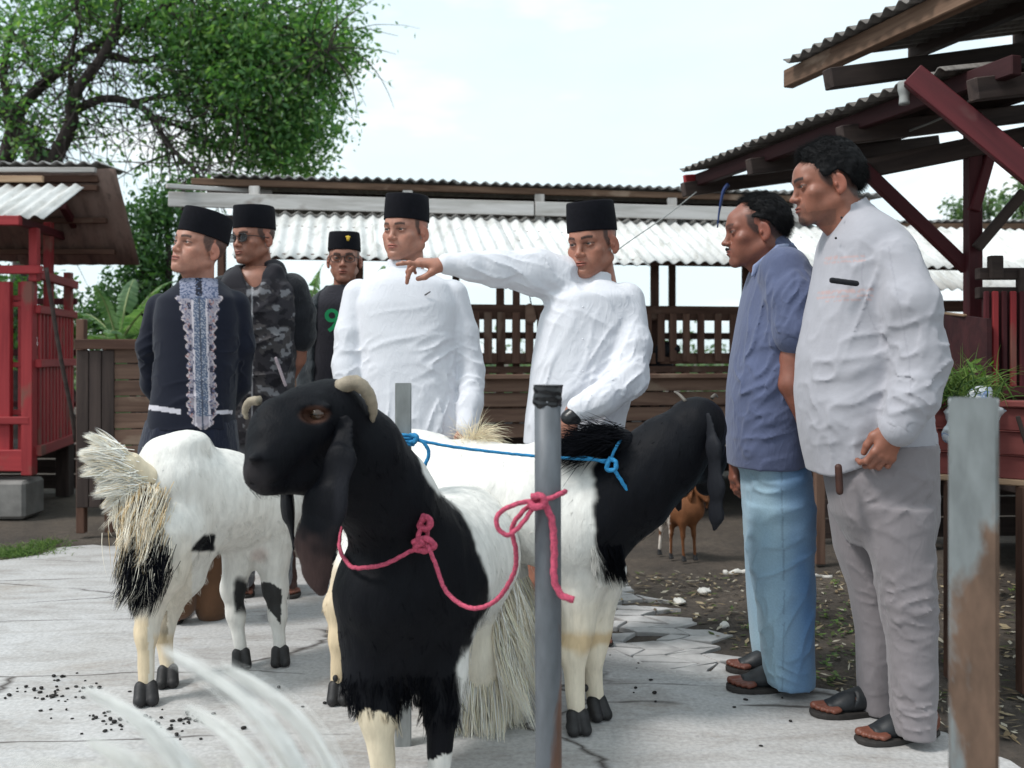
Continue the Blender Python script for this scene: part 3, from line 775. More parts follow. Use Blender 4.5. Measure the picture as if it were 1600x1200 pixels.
def cuff_ring(parent, a, b, ra, rb, mat, name='cuff'):
    S = Sdf(); a = np.array(a); b = np.array(b); S.cone(a, b, ra, rb, .003); V, Q = S.mesh(.004); return add(name, V, Q, mat, parent)

# ---- man in grey tunic, nearest on the right
def grey_man():
    Y = 2.80; p = Person('man with short black hair in pale grey tunic and taupe trousers', (1.30, Y, 0), 'c', dict(goatee=.9, stubble=.40, top=1.0, nose=1.12, jaw_w=.90, brow=1.1, neck=(0, .062, -.17), neck_r=.060))
    p.head(1294, 289, Y, -93, 6, 0, .96, cap=False, look=(-.1, -1, 0)); hair_piece(p.t, p.pos, p.R, .96, p.o, thick=.020, seed=4)
    tr = rows([(322, 1318, 1362, .06), (335, 1304, 1376, .10), (352, 1300, 1396, .15), (380, 1288, 1420, .18), (430, 1280, 1436, .19), (490, 1266, 1440, .19), (550, 1254, 1444, .19), (610, 1250, 1446, .19), (665, 1255, 1450, .19), (705, 1262, 1456, .185), (738, 1270, 1455, .18)], Y, .19, dy=.02)
    arm = pts([(1398, 408, -.13), (1424, 480, -.19), (1440, 565, -.20), (1428, 620, -.22), (1406, 662, -.22)], Y); ar = [.070, .072, .068, .058, .050]
    arm2 = pts([(1330, 420, .20), (1322, 520, .24), (1330, 620, .24), (1300, 720, .20)], Y)
    S = Sdf(); S.loft(tr, .03, p=2.4); S.chain(arm, ar, .018, kin=.03); S.chain(arm2, [.07, .06, .05, .045], .04)
    # tunic hem slants up under the sleeve
    hemz = lambda x: np.interp(x, [P(1262, 0, Y)[0], P(1275, 0, Y)[0], P(1330, 0, Y)[0], P(1372, 0, Y)[0], P(1400, 0, Y)[0], P(1450, 0, Y)[0]], [P(0, 745, Y)[2], P(0, 742, Y)[2], P(0, 716, Y)[2], P(0, 700, Y)[2], P(0, 712, Y)[2], P(0, 718, Y)[2]]).astype(np.float32)
    S.fn(lambda q: np.maximum(q[..., 2] - hemz(q[..., 0]), -(q[..., 2] - .6)), (P(1200, 0, Y)[0], Y - .4, .6), (P(1500, 0, Y)[0], Y + .4, P(0, 690, Y)[2]), .004, op='s')
    collar(S, P(1335, 348, Y), P(1322, 322, Y), .064, .056, .004)
    F = [(P(1400, 470, Y - .2), .16, (.35, 0, 1), .009, .050), (P(1450, 560, Y - .25), .13, (1, 0, .35), .010, .045), (P(1420, 640, Y - .28), .10, (1, 0, -.5), .007, .03),
         (P(1330, 600, Y - .2), .20, (1, 0, .35), .009, .06), (P(1300, 680, Y - .2), .16, (1, 0, .7), .008, .05), (P(1370, 430, Y - .2), .12, (.6, 0, -1), .007, .045), (P(1440, 680, Y), .15, (.1, 0, 1), .012, .05)]
    x0, x1 = P(1292, 0, Y - .2)[0], P(1372, 0, Y - .2)[0]
    def colr(V):
        c = paint(V, (.365, .360, .395)); x, y, z = V.T
        px = 800 + FP * x / y; py = HZ - FP * (z - H) / y; fr = (y < Y - .02)
        def bl(m, cc): c[:] = c * (1 - m[:, None]) + np.array(cc) * m[:, None]
        for yy, a, b, wd in ((402, 1282, 1352, 2.2), (409, 1282, 1352, 1.6), (455, 1262, 1365, 2.4), (463, 1262, 1365, 1.8), (470, 1290, 1360, 1.4)):
            yl = yy + (px - 1320) * -.06; m = (np.abs(py - yl) < wd) & (px > a) & (px < b) & fr & (noise(V * 160, 3) > -.35); bl(m * .55, (.50, .30, .27))
        for ys, xs in (((385, 440, 500, 560, 610, 650), (1388, 1398, 1409, 1420, 1423, 1412)), ((392, 430, 470, 510, 545), (1352, 1346, 1350, 1366, 1392))):
            m = (np.abs(px - np.interp(py, ys, xs)) < 1.3) & (py > ys[0]) & (py < ys[-1]) & fr; bl(m * .18, (.16, .16, .19))
        return c
    sh = p.cloth('shirt', S, M['grey_tunic'], .0055, F, colr, seed=21)
    # pocket with dark welt
    def sur(px, py, r=.02):   # front surface of the tunic's torso at a pixel
        return P(px, py, Y - .172)
    V, Q = Sdf().cone(sur(1300, 438), sur(1338, 443), .0085, .0085, .002, flat=((0, 1, 0), .55)).mesh(.0025); add('pocket', V, Q, M['black_cloth'], sh)
    cuff_ring(sh, P(1416, 650, Y - .22), P(1404, 668, Y - .22), .0535, .052, M['grey_plain'])
    buttons(sh, [P(1315, 340, Y - .075), P(1306, 372, Y - .10)], .004)
    p.hand(dict(curl=[(30, 60, 40), (28, 55, 38), (25, 50, 35), (20, 45, 30)], thumb=[(.038, -.018, -.05), (.040, -.024, -.078), (.036, -.030, -.100)]), P(1402, 666, Y - .22), (-.45, .10, -1), (.15, -1, .1), 1.02)
    # trousers
    S = Sdf(); S.loft(rows([(690, 1298, 1455, .17), (740, 1292, 1456, .175), (800, 1303, 1458, .16), (850, 1330, 1452, .12)], Y, .16), .02)
    S.loft(rows([(790, 1350, 1456, .09), (860, 1360, 1455, .085), (920, 1374, 1458, .082), (1000, 1388, 1460, .075), (1075, 1394, 1460, .070), (1135, 1398, 1457, .068), (1146, 1399, 1457, .066)], Y - .10, .09), .012)
    S.loft(rows([(790, 1296, 1390, .10), (860, 1306, 1390, .09), (920, 1328, 1398, .085), (990, 1340, 1404, .08), (1060, 1341, 1396, .065), (1098, 1343, 1394, .06), (1112, 1346, 1394, .06)], Y + .13, .09), .012)
    F = [(P(1420, 780, Y - .15), .12, (1, 0, -.3), 0.0060, .05), (P(1430, 900, Y - .15), .12, (1, 0, .25), 0.0066, .05), (P(1430, 960, Y - .15), .10, (1, 0, -.25), 0.0060, .04), (P(1430, 1090, Y - .15), .10, (1, 0, .15), 0.0054, .035),
         (P(1350, 900, Y), .12, (1, 0, -.7), 0.0048, .04), (P(1370, 1070, Y), .10, (1, 0, .3), 0.0054, .035), (P(1330, 780, Y - .1), .12, (.5, 0, -1), 0.0054, .05)]
    F += [(P(1425, 945, Y - .16), .09, (1, 0, .2), .010, .03), (P(1425, 1112, Y - .16), .08, (1, 0, .1), .009, .026), (P(1370, 945, Y), .08, (1, 0, -.3), .008, .03), (P(1400, 760, Y - .15), .10, (1, 0, .5), .008, .035)]
    tro = p.cloth('trousers', S, M['grey_trousers'], .0055, F, seed=5)
    V, Q = Sdf().cone(P(1310, 730, Y - .16), P(1312, 768, Y - .16), .010, .010, .002).mesh(.003); add('keyring', V, Q, M['sandal_brown'], tro)
    p.tor = tr; p.limbs = [(arm, ar)]
    p.feet([(G(1462, 1146), G(1340, 1164), -1), (G(1395, 1112), G(1266, 1120), -1)]); p.finish()
# ---- man in blue shirt
def blue_man():
    Y = 3.15; p = Person('older man with moustache in blue short-sleeved shirt and faded jeans', (.86, Y, 0), 'd', dict(moustache=.95, stubble=.12, top=0.0, nose=1.15, neck=(0, .070, -.16), neck_r=.060, jaw_w=.95, brow=.75))
    p.head(1184, 362, Y, -97, 2, 0, .98, cap=False, look=(-.1, -1, 0)); hair_piece(p.t, p.pos, p.R, .98, p.o, thick=.007, seed=8, recede=.9, temple=.040, front=-.052); moustache(p.t, p.pos, p.R, .98)
    tr = rows([(392, 1192, 1234, .06), (405, 1182, 1250, .12), (428, 1174, 1266, .18), (460, 1164, 1274, .195), (510, 1154, 1276, .195), (560, 1145, 1273, .19), (610, 1139, 1266, .19), (660, 1138, 1256, .18), (700, 1139, 1256, .175), (727, 1140, 1258, .17)], Y, .19)
    arm = pts([(1226, 425, -.13), (1240, 470, -.18), (1244, 515, -.20)], Y); ar = [.080, .074, .072]
    S = Sdf(); S.loft(tr, .03, p=2.4); S.chain(arm, ar, .018, kin=.03)
    S.fn(lambda q: q[..., 2] - (.725 + .22 * np.clip(q[..., 0] - .86, -.2, .2)), (.4, 2.8, .5), (1.4, 3.5, .80), .003, op='s')
    a = P(1216, 404, Y); S.cone(a, P(1206, 388, Y), .068, .060, .006); 
    F = [(P(1190, 480, Y - .2), .13, (.3, 0, 1), .008, .045), (P(1170, 600, Y - .2), .16, (1, 0, .8), .010, .045), (P(1215, 580, Y - .2), .14, (1, 0, 1.1), .010, .045), (P(1180, 690, Y - .2), .12, (1, 0, .3), .008, .04), (P(1240, 450, Y - .25), .10, (.7, 0, 1), .008, .035), (P(1245, 510, Y - .26), .07, (1, 0, -.2), .006, .03)]
    sh = p.cloth('shirt', S, M['blue_shirt'], .0055, F, seed=31)
    # folded collar
    S = Sdf(); S.cone(P(1182, 418, Y - .055), P(1216, 388, Y - .078), .013, .012, .004, flat=((0, 1, 0), .5)); S.cone(P(1216, 388, Y - .078), P(1236, 384, Y - .03), .012, .012, .004, flat=((0, 1, 0), .6)); S.cone(P(1182, 418, Y - .055), P(1176, 430, Y - .06), .012, .006, .004, flat=((0, 1, 0), .5))
    V, Q = S.mesh(.003); add('collar', V, Q, M['blue_pale'], sh)
    cuff_ring(sh, P(1243, 512, Y - .20), P(1244, 519, Y - .20), .0745, .0745, M['blue_shirt'], 'sleeve_hem')
    p.limb(pts([(1244, 505, -.19), (1240, 560, -.19), (1237, 600, -.20), (1262, 655, -.20), (1275, 690, -.18)], Y), [.046, .042, .040, .033, .030])
    p.hand(RELAX, P(1150, 708, Y + .10), (-.1, 0, -1), (-1, 0, 0), 1.0)
    S = Sdf(); S.loft(rows([(705, 1142, 1254, .15), (740, 1160, 1262, .16), (790, 1163, 1268, .15), (850, 1166, 1270, .10)], Y, .15), .02)
    S.loft(rows([(790, 1170, 1268, .105), (860, 1170, 1270, .10), (930, 1182, 1270, .095), (1000, 1190, 1270, .092), (1050, 1195, 1271, .092), (1068, 1199, 1271, .09)], Y - .04, .09), .02)
    S.loft(rows([(790, 1163, 1250, .10), (860, 1165, 1240, .10), (930, 1168, 1235, .09), (1000, 1174, 1230, .085), (1040, 1180, 1230, .08)], Y + .22, .09), .015)
    F = [(P(1215, 760, Y - .15), .12, (1, 0, .2), .008, .05), (P(1200, 880, Y - .12), .16, (1, 0, .5), .011, .07), (P(1225, 990, Y - .12), .14, (.5, 0, 1), .010, .06), (P(1215, 1045, Y - .12), .08, (1, 0, -.2), .009, .035)]
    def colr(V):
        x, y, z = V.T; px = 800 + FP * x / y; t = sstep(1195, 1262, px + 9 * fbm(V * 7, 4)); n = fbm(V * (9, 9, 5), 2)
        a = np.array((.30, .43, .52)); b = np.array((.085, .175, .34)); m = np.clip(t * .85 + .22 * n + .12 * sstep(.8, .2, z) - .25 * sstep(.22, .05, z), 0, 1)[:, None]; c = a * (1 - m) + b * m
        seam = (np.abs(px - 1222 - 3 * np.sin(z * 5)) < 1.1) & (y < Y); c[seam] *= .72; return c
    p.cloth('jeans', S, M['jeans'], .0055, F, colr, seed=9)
    p.tor = tr; p.limbs = [(arm, ar)]
    p.feet([(G(1266, 1074), G(1134, 1080), -1), (G(1245, 1046), G(1133, 1050), -1)]); p.finish()
# ---- man pointing
def pointing_man():
    Y = 3.62; p = Person('man in white shirt and black cap pointing with outstretched arm', (.31, Y, 0), 'a', dict(stubble=.14, jaw_w=1.0, fat=.002, neck=(.0, .045, -.18)))
    p.head(926, 381, Y, -33, 6, -2, 1.08, look=(-.25, -1, -.05), hgt=.100)
    tr = rows([(440, 900, 955, .08), (448, 880, 972, .11), (462, 858, 998, .15), (500, 842, 1006, .16), (560, 832, 1000, .165), (610, 826, 990, .165), (650, 821, 978, .155), (692, 818, 972, .15)], Y, .15)
    arm = pts([(878, 436, -.02), (835, 424, -.05), (775, 420, -.10), (735, 416, -.13), (698, 413, -.15)], Y); ar = [.088, .080, .058, .047, .038]
    arm2 = pts([(978, 470, -.04), (990, 540, -.12), (984, 592, -.18), (940, 625, -.24), (905, 640, -.26)], Y); ar2 = [.070, .062, .060, .052, .044]
    S = Sdf(); S.loft(tr, .03, p=2.5); S.chain(arm, ar, .04, kin=.03); S.chain(arm2, ar2, .015, kin=.03); collar(S, P(925, 446, Y + .01), P(928, 424, Y + .01), .070, .062, .004)
    # open neck
    S.cone(P(903, 466, Y - .20), P(914, 428, Y - .11), .006, .052, .004, op='s')
    F = [(P(770, 420, Y - .1), .16, (1, 0, -.35), .009, .035), (P(840, 440, Y - .1), .13, (1, 0, -.7), .010, .04), (P(880, 560, Y - .15), .16, (.5, 0, 1), .008, .055), (P(960, 560, Y - .15), .12, (.6, 0, 1), .010, .04),
         (P(980, 600, Y - .2), .11, (1, 0, .7), .012, .032), (P(930, 650, Y - .15), .13, (1, 0, .6), .009, .04), (P(850, 650, Y - .1), .12, (.1, 0, 1), .008, .05), (P(940, 480, Y - .15), .12, (1, 0, -.4), .006, .05), (P(920, 625, Y - .25), .07, (.3, 0, 1), .008, .022)]
    sh = p.cloth('shirt', S, M['white_shirt'], .0052, F, seed=51)
    V, Q = Sdf().cone(P(912, 462, Y - .135), P(915, 690, Y - .165), .014, .014, .003, flat=((0, 1, 0), .22)).mesh(.004)
    add('placket', V, Q, M['white_shirt'], sh)
    buttons(sh, [P(911, y, Y - .178) for y in (480, 530, 580)], .0045, M['white_shirt'])
    V, Q = Sdf().fn(lambda q: np.maximum(np.maximum(np.abs(q[..., 0] - P(945, 0, Y - .15)[0]) - .052, np.abs(q[..., 2] - P(0, 525, Y - .15)[2]) - .058), np.abs(q[..., 1] - Y + .150) - .004), P(915, 560, Y - .16) - .02, P(975, 490, Y - .14) + .02, .002).mesh(.005)
    add('pocket', V, Q, M['white_shirt'], sh)
    p.hand(dict(curl=[(40, 50, 30), (34, 42, 24), (52, 22, 12), (-2, 10, 8)], thumb=[(.034, -.022, -.040), (.038, -.040, -.062), (.034, -.050, -.085)]), P(694, 414, Y - .15), (-1, -.1, .10), (.02, -.35, 1), 1.04, mirror=True, h=.002)
    p.limb(pts([(712, 413, -.15), (694, 414, -.15)], Y), [.030, .026])
    p.hand(RELAX, P(890, 652, Y - .27), (-.5, -.2, -1), (-.3, -1, .2), 1.0, mirror=True)
    p.limb(pts([(912, 642, -.26), (888, 655, -.27)], Y), [.032, .029])
    w_ = Sdf().cone(P(896, 650, Y - .27), P(890, 655, Y - .27), .034, .034, .002).mesh(.004); wt = add('wristwatch', w_[0], w_[1], M['black_plastic'], p.t)
    S = Sdf(); S.loft(rows([(675, 825, 968, .14), (760, 828, 966, .14), (850, 832, 962, .13)], Y, .14), .02); p.cloth('shorts', S, M['dark_trousers'], .012)
    for a, b in ((935, 940), (838, 830)): 
        dy = 0 if a > 900 else .35
        p.limb([P(a, 830, Y + dy), P(a + 4, 900, Y + dy), P(b, 985 if dy == 0 else 940, Y + dy + .03)], [.062, .056, .036])
    p.tor = tr; p.limbs = [(arm, ar), (arm2, ar2)]
    p.feet([(G(938, 988), G(946, 1012), 1), (G(835, 948), G(812, 974), -1)], 'sandal_brown'); p.finish()
# ---- man in plain white tunic
def white_man():
    Y = 4.0; p = Person('man in plain white collarless tunic and black cap, hands down', (-.43, Y, 0), 'b', dict(stubble=.08, face_w=1.02, jaw_w=1.1, fat=.006, neck=(0, .035, -.17), neck_r=.058))
    p.head(634, 362, Y, -25, 0, 2, 1.05, look=(-.2, -1, 0), hgt=.098)
    tr = rows([(422, 596, 664, .09), (430, 588, 680, .11), (442, 570, 706, .13), (475, 556, 720, .15), (540, 562, 718, .155), (600, 566, 720, .16), (650, 570, 724, .165), (700, 574, 730, .17), (760, 574, 735, .17)], Y, .15)
    a1 = pts([(562, 462, 0), (549, 520, -.02), (544, 575, -.04), (544, 630, -.06), (552, 690, -.08)], Y); r1 = [.070, .066, .062, .056, .050]
    a2 = pts([(706, 462, 0), (724, 520, -.01), (736, 580, -.03), (736, 630, -.10), (730, 666, -.14)], Y); r2 = [.068, .060, .056, .048, .046]
    S = Sdf(); S.loft(tr, .03, p=2.5); S.chain(a1, r1, .012, kin=.02); S.chain(a2, r2, .012, kin=.02); collar(S, P(630, 430, Y + .01), P(632, 408, Y + .01), .074, .066, .004)
    F = [(P(540, 560, Y - .1), .12, (1, 0, .3), .008, .04), (P(735, 580, Y - .1), .12, (1, 0, -.4), .009, .04), (P(640, 540, Y - .15), .16, (1, 0, .15), .006, .07), (P(690, 560, Y - .15), .12, (1, 0, .5), .007, .05), (P(600, 680, Y - .15), .16, (.1, 0, 1), .008, .05), (P(690, 660, Y - .15), .12, (.3, 0, 1), .009, .045)]
    sh = p.cloth('tunic', S, M['white_tunic'], .0055, F, seed=61)
    V, Q = Sdf().cone(P(633, 436, Y - .115), P(637, 640, Y - .158), .014, .014, .002, flat=((0, 1, 0), .2)).mesh(.0045); add('placket', V, Q, M['white_tunic'], sh)
    V, Q = Sdf().cone(P(664, 461, Y - .145), P(672, 456, Y - .145), .003, .003, .002).mesh(.002); add('pen_clip', V, Q, M['black_plastic'], sh)
    p.hand(RELAX, P(730, 664, Y - .14), (.05, -.1, -1), (.6, -1, 0), 1.0)
    S = Sdf(); S.loft(rows([(740, 585, 650, .09), (950, 590, 640, .07)], Y, .09), .02); S.loft(rows([(740, 650, 718, .09), (950, 655, 705, .07)], Y, .09), .02); p.cloth('trousers', S, M['dark_trousers'], .014)
    p.tor = tr; p.limbs = [(a1, r1), (a2, r2)]
    p.feet([(G(615, 955), G(605, 978), 1), (G(680, 955), G(690, 978), -1)], h=.006); p.finish()
# ---- man in embroidered navy shirt
def navy_man():
    Y = 3.90; p = Person('leftmost man in navy shirt with embroidered front, wearing black cap', (-1.27, Y, 0), 'b', dict(stubble=.10, face_w=.96, jaw_w=.92, neck=(0, .055, -.18), neck_r=.050))
    p.head(312, 388, Y, -32, -12, 6, 1.05, look=(-.2, -1, .1), hgt=.098)
    tr = rows([(436, 288, 340, .07), (450, 272, 358, .10), (466, 250, 374, .13), (500, 244, 378, .14), (560, 246, 372, .14), (610, 242, 366, .14), (650, 236, 364, .145), (668, 234, 366, .145)], Y, .14)
    a1 = pts([(252, 482, .02), (236, 540, .05), (240, 600, .12), (270, 650, .2)], Y); r1 = [.062, .055, .05, .045]
    a2 = pts([(366, 478, .02), (376, 540, .05), (372, 600, .12), (340, 650, .2)], Y); r2 = [.064, .056, .05, .045]
    S = Sdf(); S.loft(tr, .03, p=2.5); S.chain(a1, r1, .014, kin=.02); S.chain(a2, r2, .014, kin=.02); collar(S, P(313, 464, Y), P(317, 443, Y), .067, .060, .004)
    F = [(P(240, 560, Y), .12, (1, 0, .3), .008, .04), (P(375, 560, Y), .12, (1, 0, -.4), .008, .04), (P(300, 640, Y - .15), .14, (1, 0, .1), .005, .05)]
    def colr(V):
        x, y, z = V.T; px = 800 + FP * x / y; py = HZ - FP * (z - H) / y; c = paint(V, (.0055, .0075, .0175)); n = noise(V * 170, 3); n2 = noise(V * 330, 5)
        fr = (y < Y - .01); cx = 314 + (py - 560) * .03; u = (px - cx)
        half = np.interp(py, [462, 480, 520, 560, 600, 640, 662, 676], [37, 30, 23, 21.5, 21, 24, 15, 2]) + 2.2 * np.sin(py * .42)
        pan = fr & (np.abs(u) < half) & (py > 462) & (py < 676); c[pan] = (.27, .25, .29)
        inner = pan & (np.abs(u) < 10) & (py < 650); c[inner] = (.085, .11, .17); c[inner & (n2 > .22)] = (.30, .31, .36)
        edge = pan & (np.abs(u) > half - 2.6); c[edge] = (.46, .40, .42); c[pan & (np.abs(np.abs(u) - 11) < 1.4)] = (.50, .46, .50); c[pan & (np.abs(u) < 1.3)] = (.06, .07, .10)
        mot = pan & (np.abs(np.abs(u) - 16) < 2.6) & (np.abs((py % 33) - 16) < 5); c[mot] = (.03, .03, .05)
        c[pan & (np.abs(u) > 11) & (n > .35)] = (.10, .10, .16)
        c[pan & (np.abs(np.abs(u) - 19.5) < 4) & (n < -.45)] = (.30, .17, .17)
        col = fr & (z > P(0, 470, Y)[2]) & (np.abs(u) < 30) & (py < 468) & (py > 430); c[col & (np.abs(u) > 5)] = (.20, .21, .28); c[col & (n > .2)] = (.06, .08, .14)
        hem = fr & (((py > 632 + (px - 232) * .15) & (py < 640 + (px - 232) * .15) & (px < 282)) | ((py > 641) & (py < 647) & (px > 338) & (px < 366))); c[hem] = (.52, .50, .55)
        return c
    sh = p.cloth('shirt', S, M['cloth_attr'], .0042, F, colr, seed=71)
    S = Sdf(); S.loft(rows([(655, 232, 366, .14), (700, 220, 370, .145), (770, 222, 368, .14), (850, 230, 362, .13)], Y, .14), .02); p.cloth('sarong', S, M['navy_cloth'], .009, [(P(300, 760, Y - .1), .3, (.1, 0, 1), .01, .06)])
    S = Sdf(); S.chain([P(330, 840, Y + .08), P(332, 950, Y + .08)], [.075, .068], .02); S.chain([P(280, 840, Y), P(282, 945, Y)], [.075, .06], .02); p.cloth('trousers', S, M['brown_trousers'], .009)
    p.tor = tr; p.limbs = [(a1, r1), (a2, r2)]
    p.feet([(G(282, 955), G(268, 978), 1), (G(330, 948), G(344, 968), -1)], 'sandal_brown', h=.0035); p.finish()
# ---- man in camouflage vest
def camo_man():
    Y = 4.35; p = Person('man in dark glasses, black cap and camouflage vest over black sleeves', (-1.14, Y, 0), 'e', dict(stubble=.22, face_w=.98, neck=(0, .04, -.18)))
    p.head(397, 373, Y, -30, 2, 0, 1.0, look=(-.2, -1, 0), hgt=.102, h=.0028); glasses(p.t, p.pos, p.R, 1.0, dark=1, rim=.0022)
    tr = rows([(416, 372, 432, .07), (430, 355, 448, .12), (450, 340, 468, .14), (490, 342, 470, .15), (540, 350, 464, .15), (590, 356, 458, .15), (640, 358, 456, .15), (690, 358, 456, .15)], Y, .15)
    S = Sdf(); S.loft(tr, .03, p=2.5)
    S.cone(P(368, 436, Y + .02), P(428, 424, Y + .02), .055, .055, .03); S.cone(P(362, 446, Y - .08), P(392, 462, Y - .12), .032, .022, .03); S.cone(P(432, 424, Y - .06), P(408, 458, Y - .12), .032, .022, .03)
    S.cone(P(396, 455, Y - .16), P(396, 415, Y - .06), .020, .060, .01, op='s')
    F = [(P(420, 560, Y - .15), .2, (1, 0, .4), .009, .05), (P(440, 480, Y - .15), .14, (.5, 0, 1), .008, .05)]
    def colr(V):
        n = fbm(V * (22, 22, 30), 3, 3); n2 = fbm(V * (20, 20, 26) + 9, 8, 3); c = paint(V, (.030, .028, .034))
        c[n2 > .22] = (.060, .055, .058); c[n > .42] = (.19, .19, .205); c[n < -.35] = (.012, .011, .015)
        px = 800 + FP * V[:, 0] / V[:, 1]; py = HZ - FP * (V[:, 2] - H) / V[:, 1]
        c[(py < 450) & ((px < 385) | (py < 436))] = (.014, .013, .018); c[(np.abs(px - 394) < 1.3) & (V[:, 1] < Y)] = (.3, .3, .32); return c
    vest = p.cloth('vest', S, M['cloth_attr'], .0055, F, colr, seed=81)
    V, Q = Sdf().cone(P(431, 560, Y - .150), P(446, 602, Y - .145), .008, .008, .002, flat=((0, 1, 0), .5)).mesh(.0035); add('pocket_zip', V, Q, M['pale_trim'], vest)
    a2 = pts([(456, 452, .0), (468, 490, .01), (470, 526, .02)], Y); a1 = pts([(350, 455, .0), (342, 520, .0)], Y)
    S = Sdf(); S.chain(a2, [.074, .070, .068], .02); S.chain(a1, [.072, .066], .02); p.cloth('sleeves', S, M['black_cloth'], .006, [(P(468, 500, Y), .15, (1, 0, .5), .006, .04)])
    p.limb(pts([(468, 520, .02), (463, 560, .06), (445, 600, .15)], Y), [.046, .044, .034])
    S = Sdf(); 
    for a in (378, 438): S.loft(rows([(680, a - 32, a + 30, .10), (800, a - 22, a + 22, .08), (915, a - 16, a + 16, .06)], Y, .09), .03)
    p.cloth('trousers', S, M['camo_grey'], .008, [(P(a, 880, Y), .15, (1, 0, .2), .006, .04) for a in (380, 440)])
    p.tor = tr; p.limbs = [(a2, [.05] * 3)]
    p.feet([(G(385, 915), G(382, 936), 1), (G(448, 915), G(458, 937), -1)], 'sandal_brown'); p.finish()
# ---- youth in black jacket
def glasses_youth():
    Y = 4.75; p = Person('youth in round glasses and black jacket over shirt with green numbers', (-.83, Y, 0), 'e', dict(stubble=.06, face_w=1.0, neck=(0, .03, -.18)))
    p.head(538, 406, Y, 6, 0, 0, 1.0, look=(.1, -1, 0), hgt=.088, h=.003, badge=True); glasses(p.t, p.pos, p.R, 1.0, rim=.0018)
    tr = rows([(446, 515, 562, .07), (460, 498, 578, .10), (476, 484, 594, .13), (520, 480, 598, .14), (580, 482, 596, .14), (660, 484, 592, .14), (720, 484, 592, .14)], Y, .14)
    S = Sdf(); S.loft(tr, .03, p=2.5); p.cloth('shirt', S, M['tee'], .010)
    S = Sdf(); S.loft([(z, x, y, a + .012, b + .012) for z, x, y, a, b in tr[0:]], .03, p=2.5)
    S.fn(lambda q: np.maximum(np.abs(q[..., 0] + .835) - (.105 + .06 * np.clip(1.35 - q[..., 2], 0, .3)), q[..., 1] - Y + .02), (-1.3, Y - .3, .2), (-.3, Y, 1.6), .01, op='s')
    a1 = pts([(490, 486, 0), (478, 550, 0), (482, 610, -.05), (505, 650, -.15)], Y); a2 = pts([(588, 486, 0), (598, 550, 0), (596, 620, -.05)], Y)
    S.chain(a1, [.060, .056, .05, .045], .03, kin=.02); S.chain(a2, [.060, .056, .05], .03, kin=.02)
    p.cloth('jacket', S, M['jacket'], .007, [(P(485, 560, Y), .2, (1, 0, .5), .008, .05), (P(540, 600, Y), .3, (.2, 0, 1), .006, .06)])
    cu = bpy.data.curves.new('number_print', 'FONT'); cu.body = '93'; cu.size = .155; cu.extrude = .002; cu.offset = .0012
    tmp = bpy.data.objects.new('tmp', cu); COL.objects.link(tmp); bpy.context.view_layer.update()
    me = bpy.data.meshes.new_from_object(tmp.evaluated_get(bpy.context.evaluated_depsgraph_get())); bpy.data.objects.remove(tmp); me.name = 'number_print'
    me.materials.clear(); me.materials.append(M['green_print']); q = P(506, 518, Y - .200)
    me_o = link('number_print', me, p.t, tuple(q - base_of(p.t))); me_o.rotation_euler = (math.radians(90), 0, 0)
    S = Sdf()
    for a in (512, 565): S.loft(rows([(700, a - 28, a + 26, .10), (890, a - 18, a + 18, .07)], Y, .09), .03)
    p.cloth('trousers', S, M['dark_trousers'], .014); p.tor = tr; p.limbs = [(a1, [.05] * 4)]
    p.feet([(G(512, 890), G(506, 905), 1), (G(565, 890), G(570, 905), -1)], h=.006); p.finish()
M['grey_plain'] = mat_cloth('grey_tunic_plain', (.365, .360, .395), .02)
M['blue_pale'] = mat_cloth('pale_blue_collar', (.22, .26, .40), .1)
M['pale_trim'] = mat_cloth('pale_zip', (.36, .30, .33), .2)
M['camo_grey'] = mat_cloth('grey_camouflage', (.10, .10, .115), .5, col2=(.22, .22, .24))
M['tee'] = mat_cloth('black_tee', (.016, .015, .022), .1); M['jacket'] = mat_cloth('charcoal_jacket', (.022, .028, .034), .2, crease=.9)
def people():
    for f in (grey_man, blue_man, pointing_man, white_man, navy_man, camo_man, glasses_youth): f()
# ---------------------------------------------------------------- goats
M['grey_horn'] = mat_plain('grey_horn', (.12, .105, .09), .5, var=.3, scale=30)
WH, CR, BK, YL = np.array((.70, .685, .65)), np.array((.72, .62, .46)), np.array((.0036, .0040, .0062)), np.array((.60, .44, .24))
def pxof(V):
    y = np.maximum(V[:, 1], .1); return 800 + FP * V[:, 0] / y, HZ - FP * (V[:, 2] - H) / y
def C_(*a): return [P(*q) for q in a]
def hoof(parent, c, d, r=.030, h=.05):
    """cloven hoof standing at ground point c, toe towards d"""
    d = np.array(d, float); d[2] = 0; d /= np.linalg.norm(d); n = np.array((-d[1], d[0], 0)); S = Sdf(); c = np.array(c, float)
    for s in (-1, 1):
        S.cone(c + n * s * r * .42 + (0, 0, h * .95), c + n * s * r * .55 + d * r * .75 + (0, 0, r * .55), r * .62, r * .58, .004)
        S.cone(c + n * s * r * .50 - d * r * .35 + (0, 0, r * .5), c + n * s * r * .55 + d * r * .9 + (0, 0, r * .45), r * .5, r * .46, .008)
    S.fn(lambda q: q[..., 2] - .002, c - .1, c + (.1, .1, .002), .001, op='s')
    V, Q = S.mesh(.0035); return add('hoof', V, Q, M['hoof'], parent)
def goat_body(t, S, h, colf, fl=None, name='body'):
    S.disp(lambda q: .0022 * noise(q * np.array((45, 45, 18)), 5) + .0010 * noise(q * np.array((150, 150, 60)), 6))
    if fl: S.disp(folds(fl, 4))
    V, Q = S.mesh(h, smooth=2); C = colf(V); o = add(name, V, Q, M['fur'], t, C); return V, Q, C
